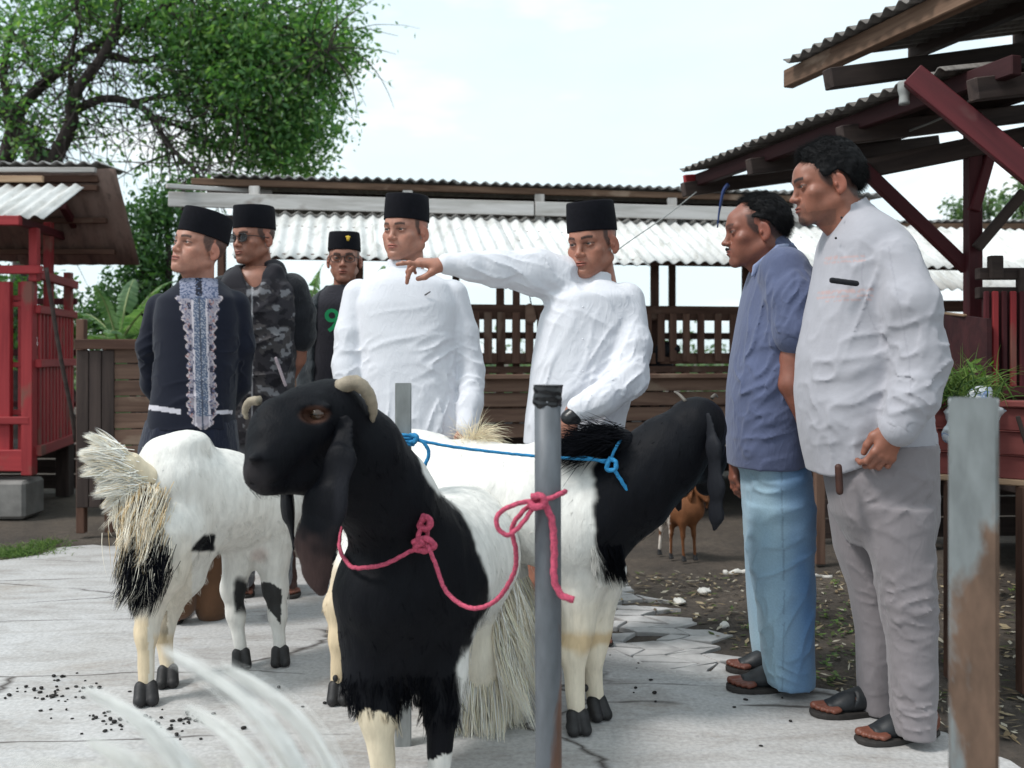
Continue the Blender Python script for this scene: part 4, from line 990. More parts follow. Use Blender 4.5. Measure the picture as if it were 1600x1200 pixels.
def fur_over(t, V, Q, C, n, ln, w=.0011, lay=(0, 0, -1), mask=None, seed=0, name='fur', grav=.3, lift=.35, curl=.12, cols=None, parent=None):
    rg = np.random.default_rng(seed); ids = np.arange(len(V)) if mask is None else np.nonzero(mask)[0]
    if len(ids) == 0: return
    ids = rg.choice(ids, n); Nn = vnormals(V, Q)[ids]; d = np.array(lay, float)[None] + Nn * lift + rg.normal(size=(n, 3)) * .12
    c = C[ids] if cols is None else cols(V[ids], rg); c = np.clip(c * (1 + rg.normal(size=(n, 1)) * .10), 0.003, .95)
    root = V[ids] + rg.normal(size=(n, 3)) * .003 - Nn * .003
    k = rg.integers(0, n, n // 14); from_ = None
    # clump each strand with a near one
    cl = k[np.argmin(((root[:, None, :] - root[None, k[:400], :]) ** 2).sum(-1), 1)] if n < 30000 else None
    Vs, Qs, Cs = strands(root, d, rg.uniform(.6, 1.15, n) * ln, w, grav=grav, curl=curl, seg=5, seed=seed, cols=c, clump=cl)
    return add(name, Vs, Qs, M['strand'], parent or t, Cs)
def blend(C, m, c): return C * (1 - m[:, None]) + np.array(c) * m[:, None]
def goat_eye(t, pos, r, look):
    bm = bmesh.new(); bmesh.ops.create_uvsphere(bm, u_segments=20, v_segments=14, radius=r); V = np.array([v.co[:] for v in bm.verts]) ; F = [[v.index for v in f.verts] for f in bm.faces]; bm.free()
    lk = np.array(look, float); lk /= np.linalg.norm(lk); d = V @ lk / r; side = np.cross(lk, (0, 0, 1)); C = np.tile((.045, .026, .014), (len(V), 1)).astype(float)
    C[(d > .8) & (np.abs(V[:, 2]) < r * .22) & (np.abs(V @ side) < r * .5)] = (.004, .004, .004); C[d < .6] = (.06, .03, .02)
    me = bpy.data.meshes.new('eye'); me.from_pydata((V + np.array(pos) - base_of(t)).tolist(), [], F); me.polygons.foreach_set('use_smooth', [True] * len(F))
    a = me.color_attributes.new('Col', 'FLOAT_COLOR', 'POINT'); a.data.foreach_set('color', np.hstack([C, np.ones((len(C), 1))]).astype(np.float32).ravel()); me.materials.append(M['eye']); link('eye', me, t)

def goat_front():
    t = thing('goat', 'large goat with black head, neck and chest, white rump, pink rope on its neck', 'goat', (-.3, 2.6, 0))
    S = Sdf(); c = C_((738, 826, 2.98), (708, 868, 2.74), (664, 890, 2.54), (618, 922, 2.41)); S.chain(c, [.165, .182, .178, .155], .04)
    S.chain(C_((690, 900, 2.72), (635, 960, 2.48), (615, 1010, 2.44)), [.16, .16, .128], .05)
    S.ell(P(705, 752, 3.0), (.05, .09, .035), .06); S.ell(P(760, 790, 2.95), (.05, .06, .05), .05)
    S.chain(C_((645, 850, 2.46), (600, 775, 2.36), (562, 705, 2.28), (535, 668, 2.24)), [.145, .118, .098, .080], .05, flat=((.8, .6, 0), .92))
    # head
    S.ell(P(512, 646, 2.20), (.085, .085, .080), .02); S.ell(P(470, 652, 2.14), (.062, .060, .066), .04)
    S.chain(C_((468, 672, 2.13), (432, 700, 2.07), (414, 732, 2.03)), [.075, .058, .042], .03); S.ell(P(424, 668, 2.09), (.042, .042, .058), .04)
    S.cone(P(410, 722, 2.02), P(402, 744, 2.01), .035, .027, .015); S.cone(P(416, 756, 2.04), P(470, 742, 2.12), .024, .046, .03)
    S.cone(P(500, 735, 2.18), P(545, 760, 2.28), .050, .075, .05)
    S.cone(P(382, 757, 1.985), P(440, 752, 2.02), .0050, .004, .006, op='s')         # mouth line
    S.ell(P(387, 738, 1.975), (.006, .008, .005), .006, op='s'); S.ell(P(398, 716, 1.98), (.012, .02, .008), .01)
    e = P(492, 648, 2.085); S.ell(e, (.030, .020, .020), .012, op='s'); S.cone(e + (-.026, .010, .016), e + (.026, .012, .017), .009, .009, .012); S.cone(e + (-.020, .012, -.016), e + (.022, .012, -.015), .006, .006, .010)
    S.chain(C_((748, 930, 2.86), (752, 1020, 2.84), (752, 1110, 2.84)), [.105, .082, .045], .05, flat=((0, 1, 0), .8))
    # legs
    S.chain(C_((688, 955, 2.46), (694, 1050, 2.42), (690, 1105, 2.40), (686, 1205, 2.385)), [.082, .052, .040, .028], .04)
    S.chain(C_((590, 975, 2.40), (575, 1060, 2.36), (590, 1115, 2.34), (600, 1215, 2.33)), [.075, .050, .040, .028], .04)
    S.chain(C_((770, 900, 2.95), (772, 985, 2.92), (752, 1030, 3.0), (758, 1085, 2.97)), [.11, .065, .034, .026], .04)
    S.chain(C_((690, 900, 3.02), (675, 985, 2.98), (662, 1030, 3.05), (665, 1080, 3.02)), [.10, .06, .034, .026], .04)
    def col(V):
        px, py = pxof(V); n = fbm(V * 14, 3) * 14; C = np.tile(WH, (len(V), 1)); y = V[:, 1]
        bx = np.interp(py, [560, 740, 790, 830, 870, 910, 950, 990, 1040, 1080, 1260], [650, 660, 706, 738, 756, 768, 762, 738, 712, 716, 738])
        m = sstep(5, -5, px + n * .6 - bx) * (y < 2.72); C = blend(C, m, BK)
        leg = (py > 1118 + n) & (px < 640) & (y < 2.6); C = blend(C, leg * .9, CR); leg2 = (py > 1178 + n) & (px >= 640) & (y < 2.6); C = blend(C, leg2 * .9, WH)
        low = sstep(930, 1010, py) * (y > 2.7); C = blend(C, low * .9, (.80, .74, .62))
        d = np.linalg.norm((V - e) / (.03, .05, .018), axis=1); C = blend(C, sstep(1.25, .8, d) * .75, (.075, .034, .022))
        nose = sstep(.06, .02, np.linalg.norm(V - P(392, 748, 1.99), axis=1)); C = blend(C, nose * .8, (.030, .026, .028)); return C
    V, Q, C = goat_body(t, S, .0058, col)
    goat_eye(t, e + (0.002, .018, 0), .0165, (-.35, -1, 0))
    # ears
    for nm, pp, rr, fl, hang in (('ear', C_((540, 662, 2.12), (532, 720, 2.07), (508, 790, 2.05), (492, 850, 2.045), (495, 892, 2.05), (502, 920, 2.05)), [.022, .032, .043, .044, .032, .014], ((.25, 1, 0), .24), 1),
                             ('ear', C_((446, 640, 2.24), (440, 700, 2.28), (448, 790, 2.30), (458, 850, 2.30)), [.025, .035, .040, .02], ((1, .4, 0), .22), 0)):
        S = Sdf().chain(pp, rr, .02, flat=fl); S.disp(lambda q: .0020 * np.sin(q[..., 0] * 85 + q[..., 2] * 14) + .0015 * noise(q * (60, 60, 14), 4))
        Ve, Qe = S.mesh(.004, smooth=2); py = pxof(Ve)[1]; Ce = np.tile(BK, (len(Ve), 1)); pxe = pxof(Ve)[0]
        m = sstep(800, 930, py + fbm(Ve * 20, 3) * 45) * (pxe < 538) * hang; Ce = blend(Ce, m * .8, (.060, .036, .033)); m = sstep(690, 760, py) * sstep(515, 530, pxe) * sstep(850, 800, py) * hang * .5; Ce = blend(Ce, m, (.022, .022, .028))
        add(nm, Ve, Qe, M['fur'], t, Ce)
    for pp, rr in ((C_((530, 606, 2.17), (555, 598, 2.16), (575, 615, 2.17), (583, 640, 2.19), (580, 664, 2.21)), [.019, .018, .015, .011, .004]), (C_((405, 626, 2.20), (390, 628, 2.21), (383, 642, 2.22), (386, 655, 2.22)), [.011, .010, .008, .004])):
        V2, Q2, cp = tube(pp, .02, None, None, n=12, rr=rr); ph = np.linspace(0, 1, len(V2)); add('horn', V2 + .0008 * np.sin(np.arange(len(V2)) * .8)[:, None], [Q2, cp], M['horn'], t)
    # tail and long hair of the hind legs
    rg = np.random.default_rng(4)
    S = Sdf().chain(C_((722, 745, 3.06), (728, 712, 3.08), (740, 694, 3.08)), [.030, .024, .014], .02); Vt, Qt = S.mesh(.005); tl = add('tail', Vt, Qt, M['fur'], t, np.tile(CR, (len(Vt), 1)))
    n = 1500; k = rg.uniform(0, 1, n)[:, None]; a, b = P(716, 745, 3.04), P(742, 690, 3.06); root = a * (1 - k) + b * k + rg.normal(size=(n, 3)) * .010
    d = np.stack([rg.normal(.55, .45, n), rg.normal(0, .25, n), rg.normal(.75, .35, n)], -1); cl = np.repeat(rg.integers(0, n, 60), n // 60 + 1)[:n]
    cc = CR * 1.2 * (1 + rg.normal(size=(n, 1)) * .12); Vs, Qs, Cs = strands(root, d, rg.uniform(.07, .14, n), .0010, grav=1.5, curl=.3, seed=5, cols=np.clip(cc, 0, .93)); add('tail_hair', Vs, Qs, M['strand'], tl, Cs)
    px, py = pxof(V)
    fur_over(t, V, Q, C, 9000, .20, .0015, (0.0, -.05, -1), (V[:, 1] > 2.78) & (py > 900) & (px > 690), 6, 'leg_hair', grav=.6, lift=.5, curl=.25, cols=lambda v, rg: np.where(rg.random((len(v), 1)) < .55, np.array((.93, .90, .82)), np.array((.92, .83, .66))) * np.ones((len(v), 3)))
    fur_over(t, V, Q, C, 6000, .024, .0007, (.3, .35, -.7), (py < 1130), 7, 'coat', lift=.12)
    fur_over(t, V, Q, C, 1500, .05, .0010, (0, -.1, -1), (py > 1050) & (py < 1125) & (V[:, 1] < 2.6), 8, 'chest_hair', lift=.3)
    for p_, d in ((P(686, 1205, 2.385), (-.3, -1, 0)), (P(600, 1215, 2.33), (-.3, -1, 0)), (P(758, 1085, 2.97), (-.2, -1, 0)), (P(665, 1080, 3.02), (-.2, -1, 0))): hoof(t, (p_[0], p_[1] - .01, 0), d)

def goat_right():
    t = thing('goat', 'white goat with black head and neck turned right, tied with blue rope', 'goat', (-.1, 3.0, 0))
    S = Sdf(); S.chain(C_((622, 762, 3.28), (735, 775, 3.08), (860, 790, 2.90), (905, 815, 2.84)), [.165, .175, .178, .15], .04)
    S.ell(P(640, 694, 3.25), (.12, .09, .045), .07); S.ell(P(878, 722, 2.87), (.10, .06, .06), .06); S.ell(P(590, 770, 3.3), (.07, .10, .12), .05)
    S.cone(P(905, 850, 2.84), P(930, 870, 2.84), .115, .075, .05)
    S.chain(C_((925, 800, 2.85), (985, 760, 2.83), (1040, 712, 2.82), (1082, 672, 2.82)), [.135, .128, .105, .085], .05)
    S.cone(P(946, 850, 2.83), P(982, 790, 2.82), .052, .085, .04)
    S.ell(P(1090, 660, 2.82), (.080, .085, .075), .02); S.chain(C_((1098, 675, 2.86), (1106, 720, 2.95), (1104, 758, 3.0)), [.068, .050, .034], .03); S.cone(P(1080, 735, 2.93), P(1062, 745, 2.87), .04, .05, .04)
    S.chain(C_((905, 900, 2.83), (902, 985, 2.82), (895, 1015, 2.80), (900, 1105, 2.79)), [.085, .044, .036, .026], .04)
    S.chain(C_((938, 890, 2.92), (928, 990, 2.92), (922, 1020, 2.90), (930, 1090, 2.90)), [.080, .044, .036, .026], .04)
    S.chain(C_((585, 830, 3.18), (556, 900, 3.08), (530, 945, 3.06), (532, 1000, 3.04), (529, 1078, 3.03)), [.11, .070, .042, .030, .025], .04)
    S.chain(C_((640, 850, 3.35), (620, 920, 3.36), (600, 960, 3.40), (605, 1025, 3.38)), [.10, .06, .036, .026], .04)
    def col(V):
        px, py = pxof(V); n = fbm(V * 14, 3) * 12; C = np.tile(WH, (len(V), 1))
        bx = np.interp(py, [600, 680, 720, 760, 800, 860, 900], [930, 935, 930, 922, 925, 935, 945]); m = sstep(-5, 5, px + n * .8 - bx) * (py < 892 + n * .4 - (px - 960) * .3)
        C = blend(C, sstep(880, 1000, py + n) * .75, CR); C = blend(C, sstep(24, 6, np.abs(py - 1000 + n)) * (px > 860) * .65, (.50, .33, .14)); C = blend(C, (px < 560) * sstep(860, 900, py) * .6, YL)
        C = blend(C, m, BK); C = blend(C, (py > 1088 + n * .3) * (px > 905) * .0, BK)
        d = np.linalg.norm(V - P(1058, 772, 2.88), axis=1); C = blend(C, sstep(.045, .02, d) * .5, (.16, .12, .13)); return C
    V, Q, C = goat_body(t, S, .0062, col)
    S = Sdf().chain(C_((1106, 652, 2.74), (1115, 700, 2.71), (1119, 760, 2.71), (1119, 805, 2.72), (1116, 826, 2.73)), [.015, .022, .025, .021, .010], .02, flat=((.75, .65, 0), .3))
    Ve, Qe = S.mesh(.005, smooth=2); add('ear', Ve, Qe, M['fur'], t, np.tile((.013, .014, .018), (len(Ve), 1)))
    S = Sdf().chain(C_((1062, 660, 2.94), (1056, 720, 2.97), (1060, 790, 2.97)), [.018, .034, .02], .02, flat=((.9, .3, 0), .3)); Ve, Qe = S.mesh(.006); add('ear', Ve, Qe, M['fur'], t, np.tile((.02, .016, .018), (len(Ve), 1)))
    for pp in (C_((1072, 628, 2.80), (1062, 617, 2.82), (1054, 612, 2.85)), C_((1112, 622, 2.84), (1117, 617, 2.85), (1121, 620, 2.86))):
        V2, Q2, cp = tube(pp, .01, None, None, n=10, rr=np.linspace(.006, .003, len(pp))); add('horn', V2, [Q2, cp], M['grey_horn'], t)
    px, py = pxof(V)
    rg = np.random.default_rng(9); n = 2600; k = rg.uniform(0, 1, n)[:, None]; a, b = P(905, 700, 2.76), P(968, 680, 2.76); root = a * (1 - k) + b * k + rg.normal(size=(n, 3)) * (.014, .03, .014)
    d = np.stack([rg.normal(-1, .2, n), rg.normal(-.1, .2, n), rg.normal(.0, .25, n)], -1); Vs, Qs, Cs = strands(root, d, rg.uniform(.06, .12, n), .0012, grav=.3, curl=.15, seed=3, cols=np.tile(BK, (n, 1))); add('mane', Vs, Qs, M['strand'], t, Cs)
    S = Sdf().cone(P(905, 697, 2.78), P(968, 695, 2.80), .022, .05, .02); Vm, Qm = S.mesh(.006); add('mane', Vm, Qm, M['fur'], t, np.tile(BK, (len(Vm), 1)))
    fur_over(t, V, Q, C, 5000, .024, .0007, (-.35, .1, -.7), (py < 1000), 17, 'coat', lift=.12)
    fur_over(t, V, Q, C, 1800, .055, .0010, (.1, -.1, -1), (py > 850) & (py < 900) & (px > 925) & (px < 972), 18, 'chest_hair', lift=.4)
    for p_, d in ((P(900, 1105, 2.79), (.2, -1, 0)), (P(930, 1090, 2.90), (.6, -1, 0)), (P(529, 1078, 3.03), (.1, -1, 0)), (P(605, 1025, 3.38), (.5, -1, 0))): hoof(t, (p_[0] + .003, p_[1] - .012, 0), d, .032, .055)
    # dew claws
    for a, y in ((915, 1075), (524, 1060)):
        Vd, Qd = Sdf().ell(P(a, y, 2.83 if a > 600 else 3.0), (.009, .008, .012), .001).mesh(.003); add('dew_claw', Vd, Qd, M['hoof'], t)

def goat_left():
    t = thing('goat', 'small white goat seen from behind with raised cream tail and dark leg patches', 'goat', (-1.0, 3.2, 0))
    S = Sdf(); S.chain(C_((272, 752, 3.14), (345, 775, 3.28), (412, 792, 3.44)), [.135, .150, .135], .04); S.ell(P(262, 705, 3.14), (.06, .07, .04), .06); S.ell(P(300, 690, 3.15), (.05, .07, .03), .06)
    S.cone(P(330, 805, 3.3), P(405, 810, 3.42), .12, .11, .05); S.cone(P(430, 770, 3.5), P(470, 700, 3.6), .10, .075, .05); S.cone(P(470, 700, 3.6), P(500, 690, 3.55), .07, .06, .04); S.cone(P(500, 690, 3.55), P(520, 730, 3.45), .06, .035, .03)
    S.chain(C_((268, 830, 3.08), (250, 895, 3.05), (234, 950, 3.05), (229, 990, 3.03), (228, 1065, 3.02)), [.115, .075, .040, .028, .024], .04)
    S.chain(C_((300, 840, 3.2), (288, 900, 3.2), (262, 955, 3.24), (254, 985, 3.2), (262, 1045, 3.18)), [.10, .060, .036, .027, .023], .04)
    S.chain(C_((375, 860, 3.38), (364, 920, 3.38), (368, 960, 3.38), (376, 1012, 3.36)), [.065, .036, .026, .022], .04)
    S.chain(C_((425, 850, 3.42), (430, 920, 3.42), (434, 960, 3.41), (437, 1008, 3.39)), [.075, .038, .026, .022], .04)
    def col(V):
        px, py = pxof(V); n = fbm(V * 14, 3) * 12; C = np.tile(WH, (len(V), 1)); y = V[:, 1]
        C = blend(C, sstep(-3, 3, px - 298) * sstep(3, -3, px - 336 - n * .6) * sstep(3, -3, py - 862 - n * .3) * sstep(-3, 3, py - np.maximum(835, 862 - (px - 296) * 1.2) + n * .3), BK)
        C = blend(C, sstep(-4, 4, py - 908 - n) * sstep(5, -5, py - 956 + n) * sstep(-3, 3, px - 365 + n * .5) * (px < 392) * .97, BK); C = blend(C, ((py > 908 + n * .3) & (py > 905 + (px - 414) * .6) & (py < 950 + (px - 414) * 1.2 + n) & (px > 405) & (px < 440 + n * .3)) * .95, BK)
        C = blend(C, ((px > 235) & (py > 955) & (py < 1005) & (px < 262) & (y > 3.1)) * .9, BK)
        C = blend(C, sstep(955, 975, py + n * .4) * (px < 232 + n * .2) * .8, YL); C = blend(C, sstep(985, 1000, py) * (px > 240) * (px < 290) * .7, YL)
        C = blend(C, sstep(800, 900, py) * (px < 300) * .35, CR); C = blend(C, sstep(.05, .02, np.linalg.norm(V - P(405, 862, 3.36), axis=1)) * .5, (.5, .36, .33)); return C
    V, Q, C = goat_body(t, S, .0062, col)
    rg = np.random.default_rng(14); S = Sdf().chain(C_((232, 745, 3.02), (205, 722, 2.99), (185, 712, 2.97)), [.034, .026, .015], .02); Vt, Qt = S.mesh(.005); tl = add('tail', Vt, Qt, M['fur'], t, np.tile(CR, (len(Vt), 1)))
    n = 8000; k = rg.uniform(0, 1, n)[:, None]; a, b = P(228, 775, 3.0), P(182, 706, 2.97); root = a * (1 - k) + b * k + rg.normal(size=(n, 3)) * (.014, .010, .012)
    th = rg.normal(0, 1, n); d = np.stack([-1 + .55 * (1 - k[:, 0]) * 0 + rg.normal(0, .18, n), rg.normal(-.05, .22, n), .62 * k[:, 0] - .25 + rg.normal(.12, .30, n)], -1)
    ids = rg.integers(0, n, 110); cl = ids[np.argmin(((root[:, None] + d[:, None] * .1 - (root + d * .1)[None, ids]) ** 2).sum(-1), 1)]
    cc = np.where(rg.random((n, 1)) < .75, np.array((.95, .92, .84)), CR * 1.25) * (1 + rg.normal(size=(n, 1)) * .08); Vs, Qs, Cs = strands(root, d, rg.uniform(.07, .135, n), .0013, grav=.25, curl=.12, seed=5, cols=np.clip(cc, 0, .95), clump=cl); add('tail_hair', Vs, Qs, M['strand'], tl, Cs)
    # long hair hanging down the back of the thighs: cream above, black below
    n = 9000; k = rg.uniform(0, 1, n)[:, None]; a, b = P(225, 760, 2.985), P(228, 900, 2.96); root = a * (1 - k) + b * k + rg.normal(size=(n, 3)) * (.028, .010, .01); py = pxof(root)[1]; px = pxof(root)[0]
    d = np.stack([rg.normal(-.16, .16, n), rg.normal(-.15, .15, n), -np.ones(n)], -1); u = rg.random(n)
    cc = np.where(((py > 838) & (u < .9))[:, None], BK * 1.5, np.where((u < .12)[:, None], np.array((.05, .035, .03)), np.where((u < .34)[:, None], YL * 1.3, np.array((.95, .89, .76)))))
    ids = rg.integers(0, n, 130); cl = ids[np.argmin(((root[:, None] - root[None, ids]) ** 2).sum(-1), 1)]
    Vs, Qs, Cs = strands(root, d, rg.uniform(.07, .15, n), .0012, grav=.4, curl=.3, seed=6, cols=cc, clump=cl); add('leg_hair', Vs, Qs, M['strand'], t, Cs)
    px, py = pxof(V); fur_over(t, V, Q, C, 4000, .022, .0007, (.35, .1, -.7), (py < 960), 27, 'coat', lift=.12)
    for p_, d, r in ((P(228, 1065, 3.02), (.4, -1, 0), .034), (P(262, 1045, 3.18), (.3, -1, 0), .032), (P(376, 1012, 3.36), (.4, -1, 0), .030), (P(437, 1008, 3.39), (.3, -1, 0), .030)): hoof(t, (p_[0] + .004, p_[1] - .01, 0), d, r, .055)
def goat_small(label, cols, Y, body, neck, head, legs, r, horn=False, ears=True, h=.010):
    t = thing('goat', label, 'goat', (P(body[0][0], 0, Y)[0], Y, 0)); S = Sdf(); S.chain([P(a, b, Y + c) for a, b, c in body], r, .03)
    S.chain([P(a, b, Y + c) for a, b, c in neck], [r[-1] * .75, r[-1] * .5], .03); S.chain([P(a, b, Y + c) for a, b, c in head], [r[-1] * .55, r[-1] * .38, r[-1] * .26], .02)
    for a, b, c, d in legs: S.cone(P(a, b, Y + d), P((a + c) / 2, 0, Y + d) * (1, 1, 0) + (0, 0, .14), r[0] * .42, r[0] * .17, .02); S.cone(P((a + c) / 2, 0, Y + d) * (1, 1, 0) + (0, 0, .14), P(c, 0, Y + d) * (1, 1, 0) + (0, 0, .02), r[0] * .17, r[0] * .16, .02)
    V, Q = S.mesh(h, smooth=1); add('body', V, Q, M['fur'], t, cols(V))
    hd = head[0]
    for s in (-1, 1):
        S = Sdf().chain([P(hd[0] + s * 9, hd[1] - 1, Y + hd[2]), P(hd[0] + s * 14, hd[1] + 14, Y + hd[2] - .02), P(hd[0] + s * 12, hd[1] + 30, Y + hd[2] - .02)], [.015, .022, .012], .01, flat=((1, .2, 0), .35)); V, Q = S.mesh(.006); add('ear', V, Q, M['fur'], t, cols(V) * .9)
    for a, b, c, d in legs: hoof(t, P(c, 0, Y + d) * (1, 1, 0), (.4, -1, 0), r[0] * .18, .03)
def goat_near():
    t = thing('goat', 'blurred white long-haired goat close to the camera at the bottom left', 'goat', (-.3, .85, 0))
    S = Sdf(); S.chain(C_((60, 1450, .80), (250, 1435, .92), (430, 1440, 1.04)), [.11, .115, .10], .05); S.chain([P(430, 1410, 1.04), P(520, 1350, 1.16), P(590, 1380, 1.25)], [.08, .06, .035], .04)
    for a, Y in ((80, .76), (160, .90), (400, .98), (470, 1.08)): S.chain([P(a, 1420, Y), P(a, 0, Y) * (1, 1, 0) + (0, 0, .25), P(a, 0, Y) * (1, 1, 0) + (0, 0, .01)], [.06, .028, .022], .03)
    V, Q = S.mesh(.009, smooth=1); C = np.tile(WH, (len(V), 1)); add('body', V, Q, M['fur'], t, C)
    rg = np.random.default_rng(5); roots, dirs, ln, cl = [], [], [], []
    tufts = [(315, 1240, .90, -1.0, 1.5, .19), (478, 1230, .95, -.85, 1.6, .23), (425, 1235, .93, -.75, 1.5, .15), (530, 1230, .97, -.7, 1.5, .20), (250, 1245, .9, -.9, 1.4, .11)]
    k = 0
    for px, py, Y, dx, dz, L_ in tufts:
        n = 75; p0 = P(px, py + 20, Y); roots.append(p0 + rg.normal(size=(n, 3)) * .0055); dirs.append(np.stack([rg.normal(dx * .25, .05, n), rg.normal(0, .08, n), rg.normal(dz, .06, n)], -1)); ln.append(rg.uniform(.75, 1, n) * L_); cl.append(np.full(n, k)); k += n
    roots = np.concatenate(roots); dirs = np.concatenate(dirs); ln = np.concatenate(ln); cl = np.concatenate(cl)
    # arcs lean to the left as they rise
    p = roots.copy(); d = dirs / np.linalg.norm(dirs, axis=1, keepdims=True); n = len(p); Vs = np.zeros((n, 8, 3, 3)); P_ = [p.copy()]
    for j in range(7): d = d + np.array((-.16, 0, -.03)); d /= np.linalg.norm(d, axis=1, keepdims=True); p = p + d * (ln / 7)[:, None]; P_.append(p.copy())
    P_ = np.stack(P_, 1); tt = np.linspace(0, 1, 8)[None, :, None]; P_ = P_ * (1 - .7 * tt) + P_[cl] * .7 * tt
    for j in range(8):
        for q in range(3):
            an = q * 2.094; Vs[:, j, q] = P_[:, j] + np.array((math.cos(an), math.sin(an), 0)) * .0010 * (1 - .75 * j / 7)
    b = (np.arange(n) * 24)[:, None]; Qs = np.concatenate([np.stack([b[:, 0] + j*3 + q, b[:, 0] + j*3 + (q+1) % 3, b[:, 0] + j*3 + 3 + (q+1) % 3, b[:, 0] + j*3 + 3 + q], -1) for j in range(7) for q in range(3)])
    add('long_hair', Vs.reshape(-1, 3), Qs, M['strand'], t, np.tile((.95, .94, .91), (n * 24, 1)))
    m = V[:, 2] > .5; Nn = vnormals(V, Q)
    fur_over(t, V, Q, C, 3000, .045, .0007, (-.5, 0, .15), m, 33, 'coat', grav=.2, lift=.5)
def goats():
    goat_front(); goat_right(); goat_left(); goat_near()
    br = lambda V: np.where((pxof(V)[0] < 1046)[:, None] & (fbm(V * 9, 3)[:, None] < .5), np.array((.62, .56, .50)), np.array((.17, .070, .032))) * (1 + .15 * noise(V * 40)[:, None])
    goat_small('small brown kid with white hindquarters standing under the raised pen', br, 5.1, [(1042, 800, .1), (1066, 800, 0), (1082, 798, 0)], [(1084, 790, 0), (1092, 765, 0)], [(1092, 762, -.02), (1100, 772, -.06), (1104, 782, -.08)], [(1036, 815, 1030, .12), (1050, 815, 1048, .02), (1066, 815, 1068, -.05), (1082, 812, 1086, -.02)], [.062, .068, .062])
    bk = lambda V: np.tile((.011, .011, .014), (len(V), 1))
    t = thing('goat', 'black goat standing inside the pen behind the brown slat railing', 'goat', P(1000, 700, 6.7)); S = Sdf(); S.chain(C_((960, 610, 6.8), (1005, 590, 6.75), (1030, 575, 6.72)), [.17, .15, .10], .05); S.chain(C_((1022, 560, 6.7), (1040, 548, 6.66), (1056, 545, 6.62)), [.075, .06, .035], .04)
    for a in (950, 980, 1010, 1030): S.cone(P(a, 620, 6.8), P(a, 668, 6.8), .05, .03, .03)
    V, Q = S.mesh(.014); add('body', V, Q, M['fur'], t, bk(V)); V, Q = Sdf().cone(P(1030, 545, 6.6), P(1028, 566, 6.6), .03, .02, .01).mesh(.01); add('ear', V, Q, M['fur'], t, bk(V))
# ---------------------------------------------------------------- setting materials
def mat_concrete():
    m, t, b = nodes_of('worn_concrete'); v = coords(t, 'Object', rnd=False)
    n = nnoise(t, v, 0.9, 7, .6, .4); c = ramp(t, n, [(.28, (.33, .31, .295)), (.48, (.45, .44, .432)), (.72, (.52, .517, .52))])
    vs = coords(t, 'Object', (.7, 2.2, 1), rnd=False); n2 = nnoise(t, vs, 3.2, 7, .65, .8); c = mix(t, ramp(t, n2, [(.46, G3(0)), (.64, G3(.50))]), c, (.24, .215, .195)); n5 = nnoise(t, vs, 9, 8, .7, 1.0); c = mix(t, ramp(t, n5, [(.52, G3(0)), (.62, G3(.6))]), c, (.45, .45, .455)); n6 = nnoise(t, v, 22, 6, .75); c = mix(t, ramp(t, n6, [(.58, G3(0)), (.68, G3(.35))]), c, (.18, .16, .145))
    n3 = nnoise(t, v, 70, 4); c = mix(t, 1.0, c, ramp(t, n3, [(.3, G3(.80)), (.7, G3(1.12))]), 'MULTIPLY'); n7 = nnoise(t, v, 160, 3, .8); c = mix(t, ramp(t, n7, [(.62, G3(0)), (.70, G3(.6))]), c, (.12, .11, .10)); n8 = nnoise(t, v, 1.9, 8, .7, .5); c = mix(t, ramp(t, n8, [(.55, G3(0)), (.70, G3(.55))]), c, (.27, .225, .185))
    # fine cracks
    wv = nadd(t, 'ShaderNodeMixRGB', blend_type='ADD'); wv.inputs[0].default_value = .22; t.links.new(vs, wv.inputs[1]); nn = nadd(t, 'ShaderNodeTexNoise', Scale=2.5, Detail=5); t.links.new(vs, nn.inputs[0]); t.links.new(nn.outputs['Color'], wv.inputs[2])
    vo = nadd(t, 'ShaderNodeTexVoronoi', Scale=.95, feature='DISTANCE_TO_EDGE'); t.links.new(wv.outputs[0], vo.inputs['Vector'])
    msk = ramp(t, nnoise(t, v, 1.1, 3), [(.42, G3(0)), (.50, G3(1))]); cr_ = ramp(t, vo.outputs[0], [(.0, G3(1)), (.014, G3(0))]); ck = mix(t, 1.0, cr_, msk, 'MULTIPLY')
    c = mix(t, ck, c, (.075, .065, .06)); t.links.new(c, b.inputs['Base Color']); b.inputs['Roughness'].default_value = .8; b.inputs['Specular IOR Level'].default_value = .3
    h = mix(t, .5, n3, n2); hb = mix(t, ck, h, G3(0)); bump(t, b, hb, .45, .006); return m
def mat_soil(name='damp_soil', c1=(.045, .036, .030), c2=(.115, .090, .070)):
    m, t, b = nodes_of(name); v = coords(t, 'Object', rnd=False)
    n = nnoise(t, v, 2.0, 8, .65); c = ramp(t, n, [(.3, c1), (.7, c2)]); n2 = nnoise(t, v, 35, 6, .7); c = mix(t, 1.0, c, ramp(t, n2, [(.3, G3(.6)), (.7, G3(1.25))]), 'MULTIPLY')
    t.links.new(c, b.inputs['Base Color']); b.inputs['Roughness'].default_value = .95; bump(t, b, n2, .9, .02); return m
M['concrete'] = mat_concrete(); M['soil'] = mat_soil()
M['shard'] = mat_plain('concrete_fragment', (.40, .39, .385), .85, var=.3, scale=9, bst=.4)
M['brown_wood'] = mat_wood('brown_wood', (.062, .030, .022), (.135, .074, .052), wear=.60, wearc=(.15, .10, .075))
M['plank'] = mat_wood('plank_wood', (.095, .054, .040), (.19, .118, .086), wear=.58, wearc=(.22, .155, .115))
M['grey_wood'] = mat_wood('weathered_wood', (.34, .32, .30), (.55, .53, .52), wear=.62, wearc=(.25, .22, .2))
M['tan_wood'] = mat_wood('raw_wood', (.26, .16, .10), (.42, .30, .20))
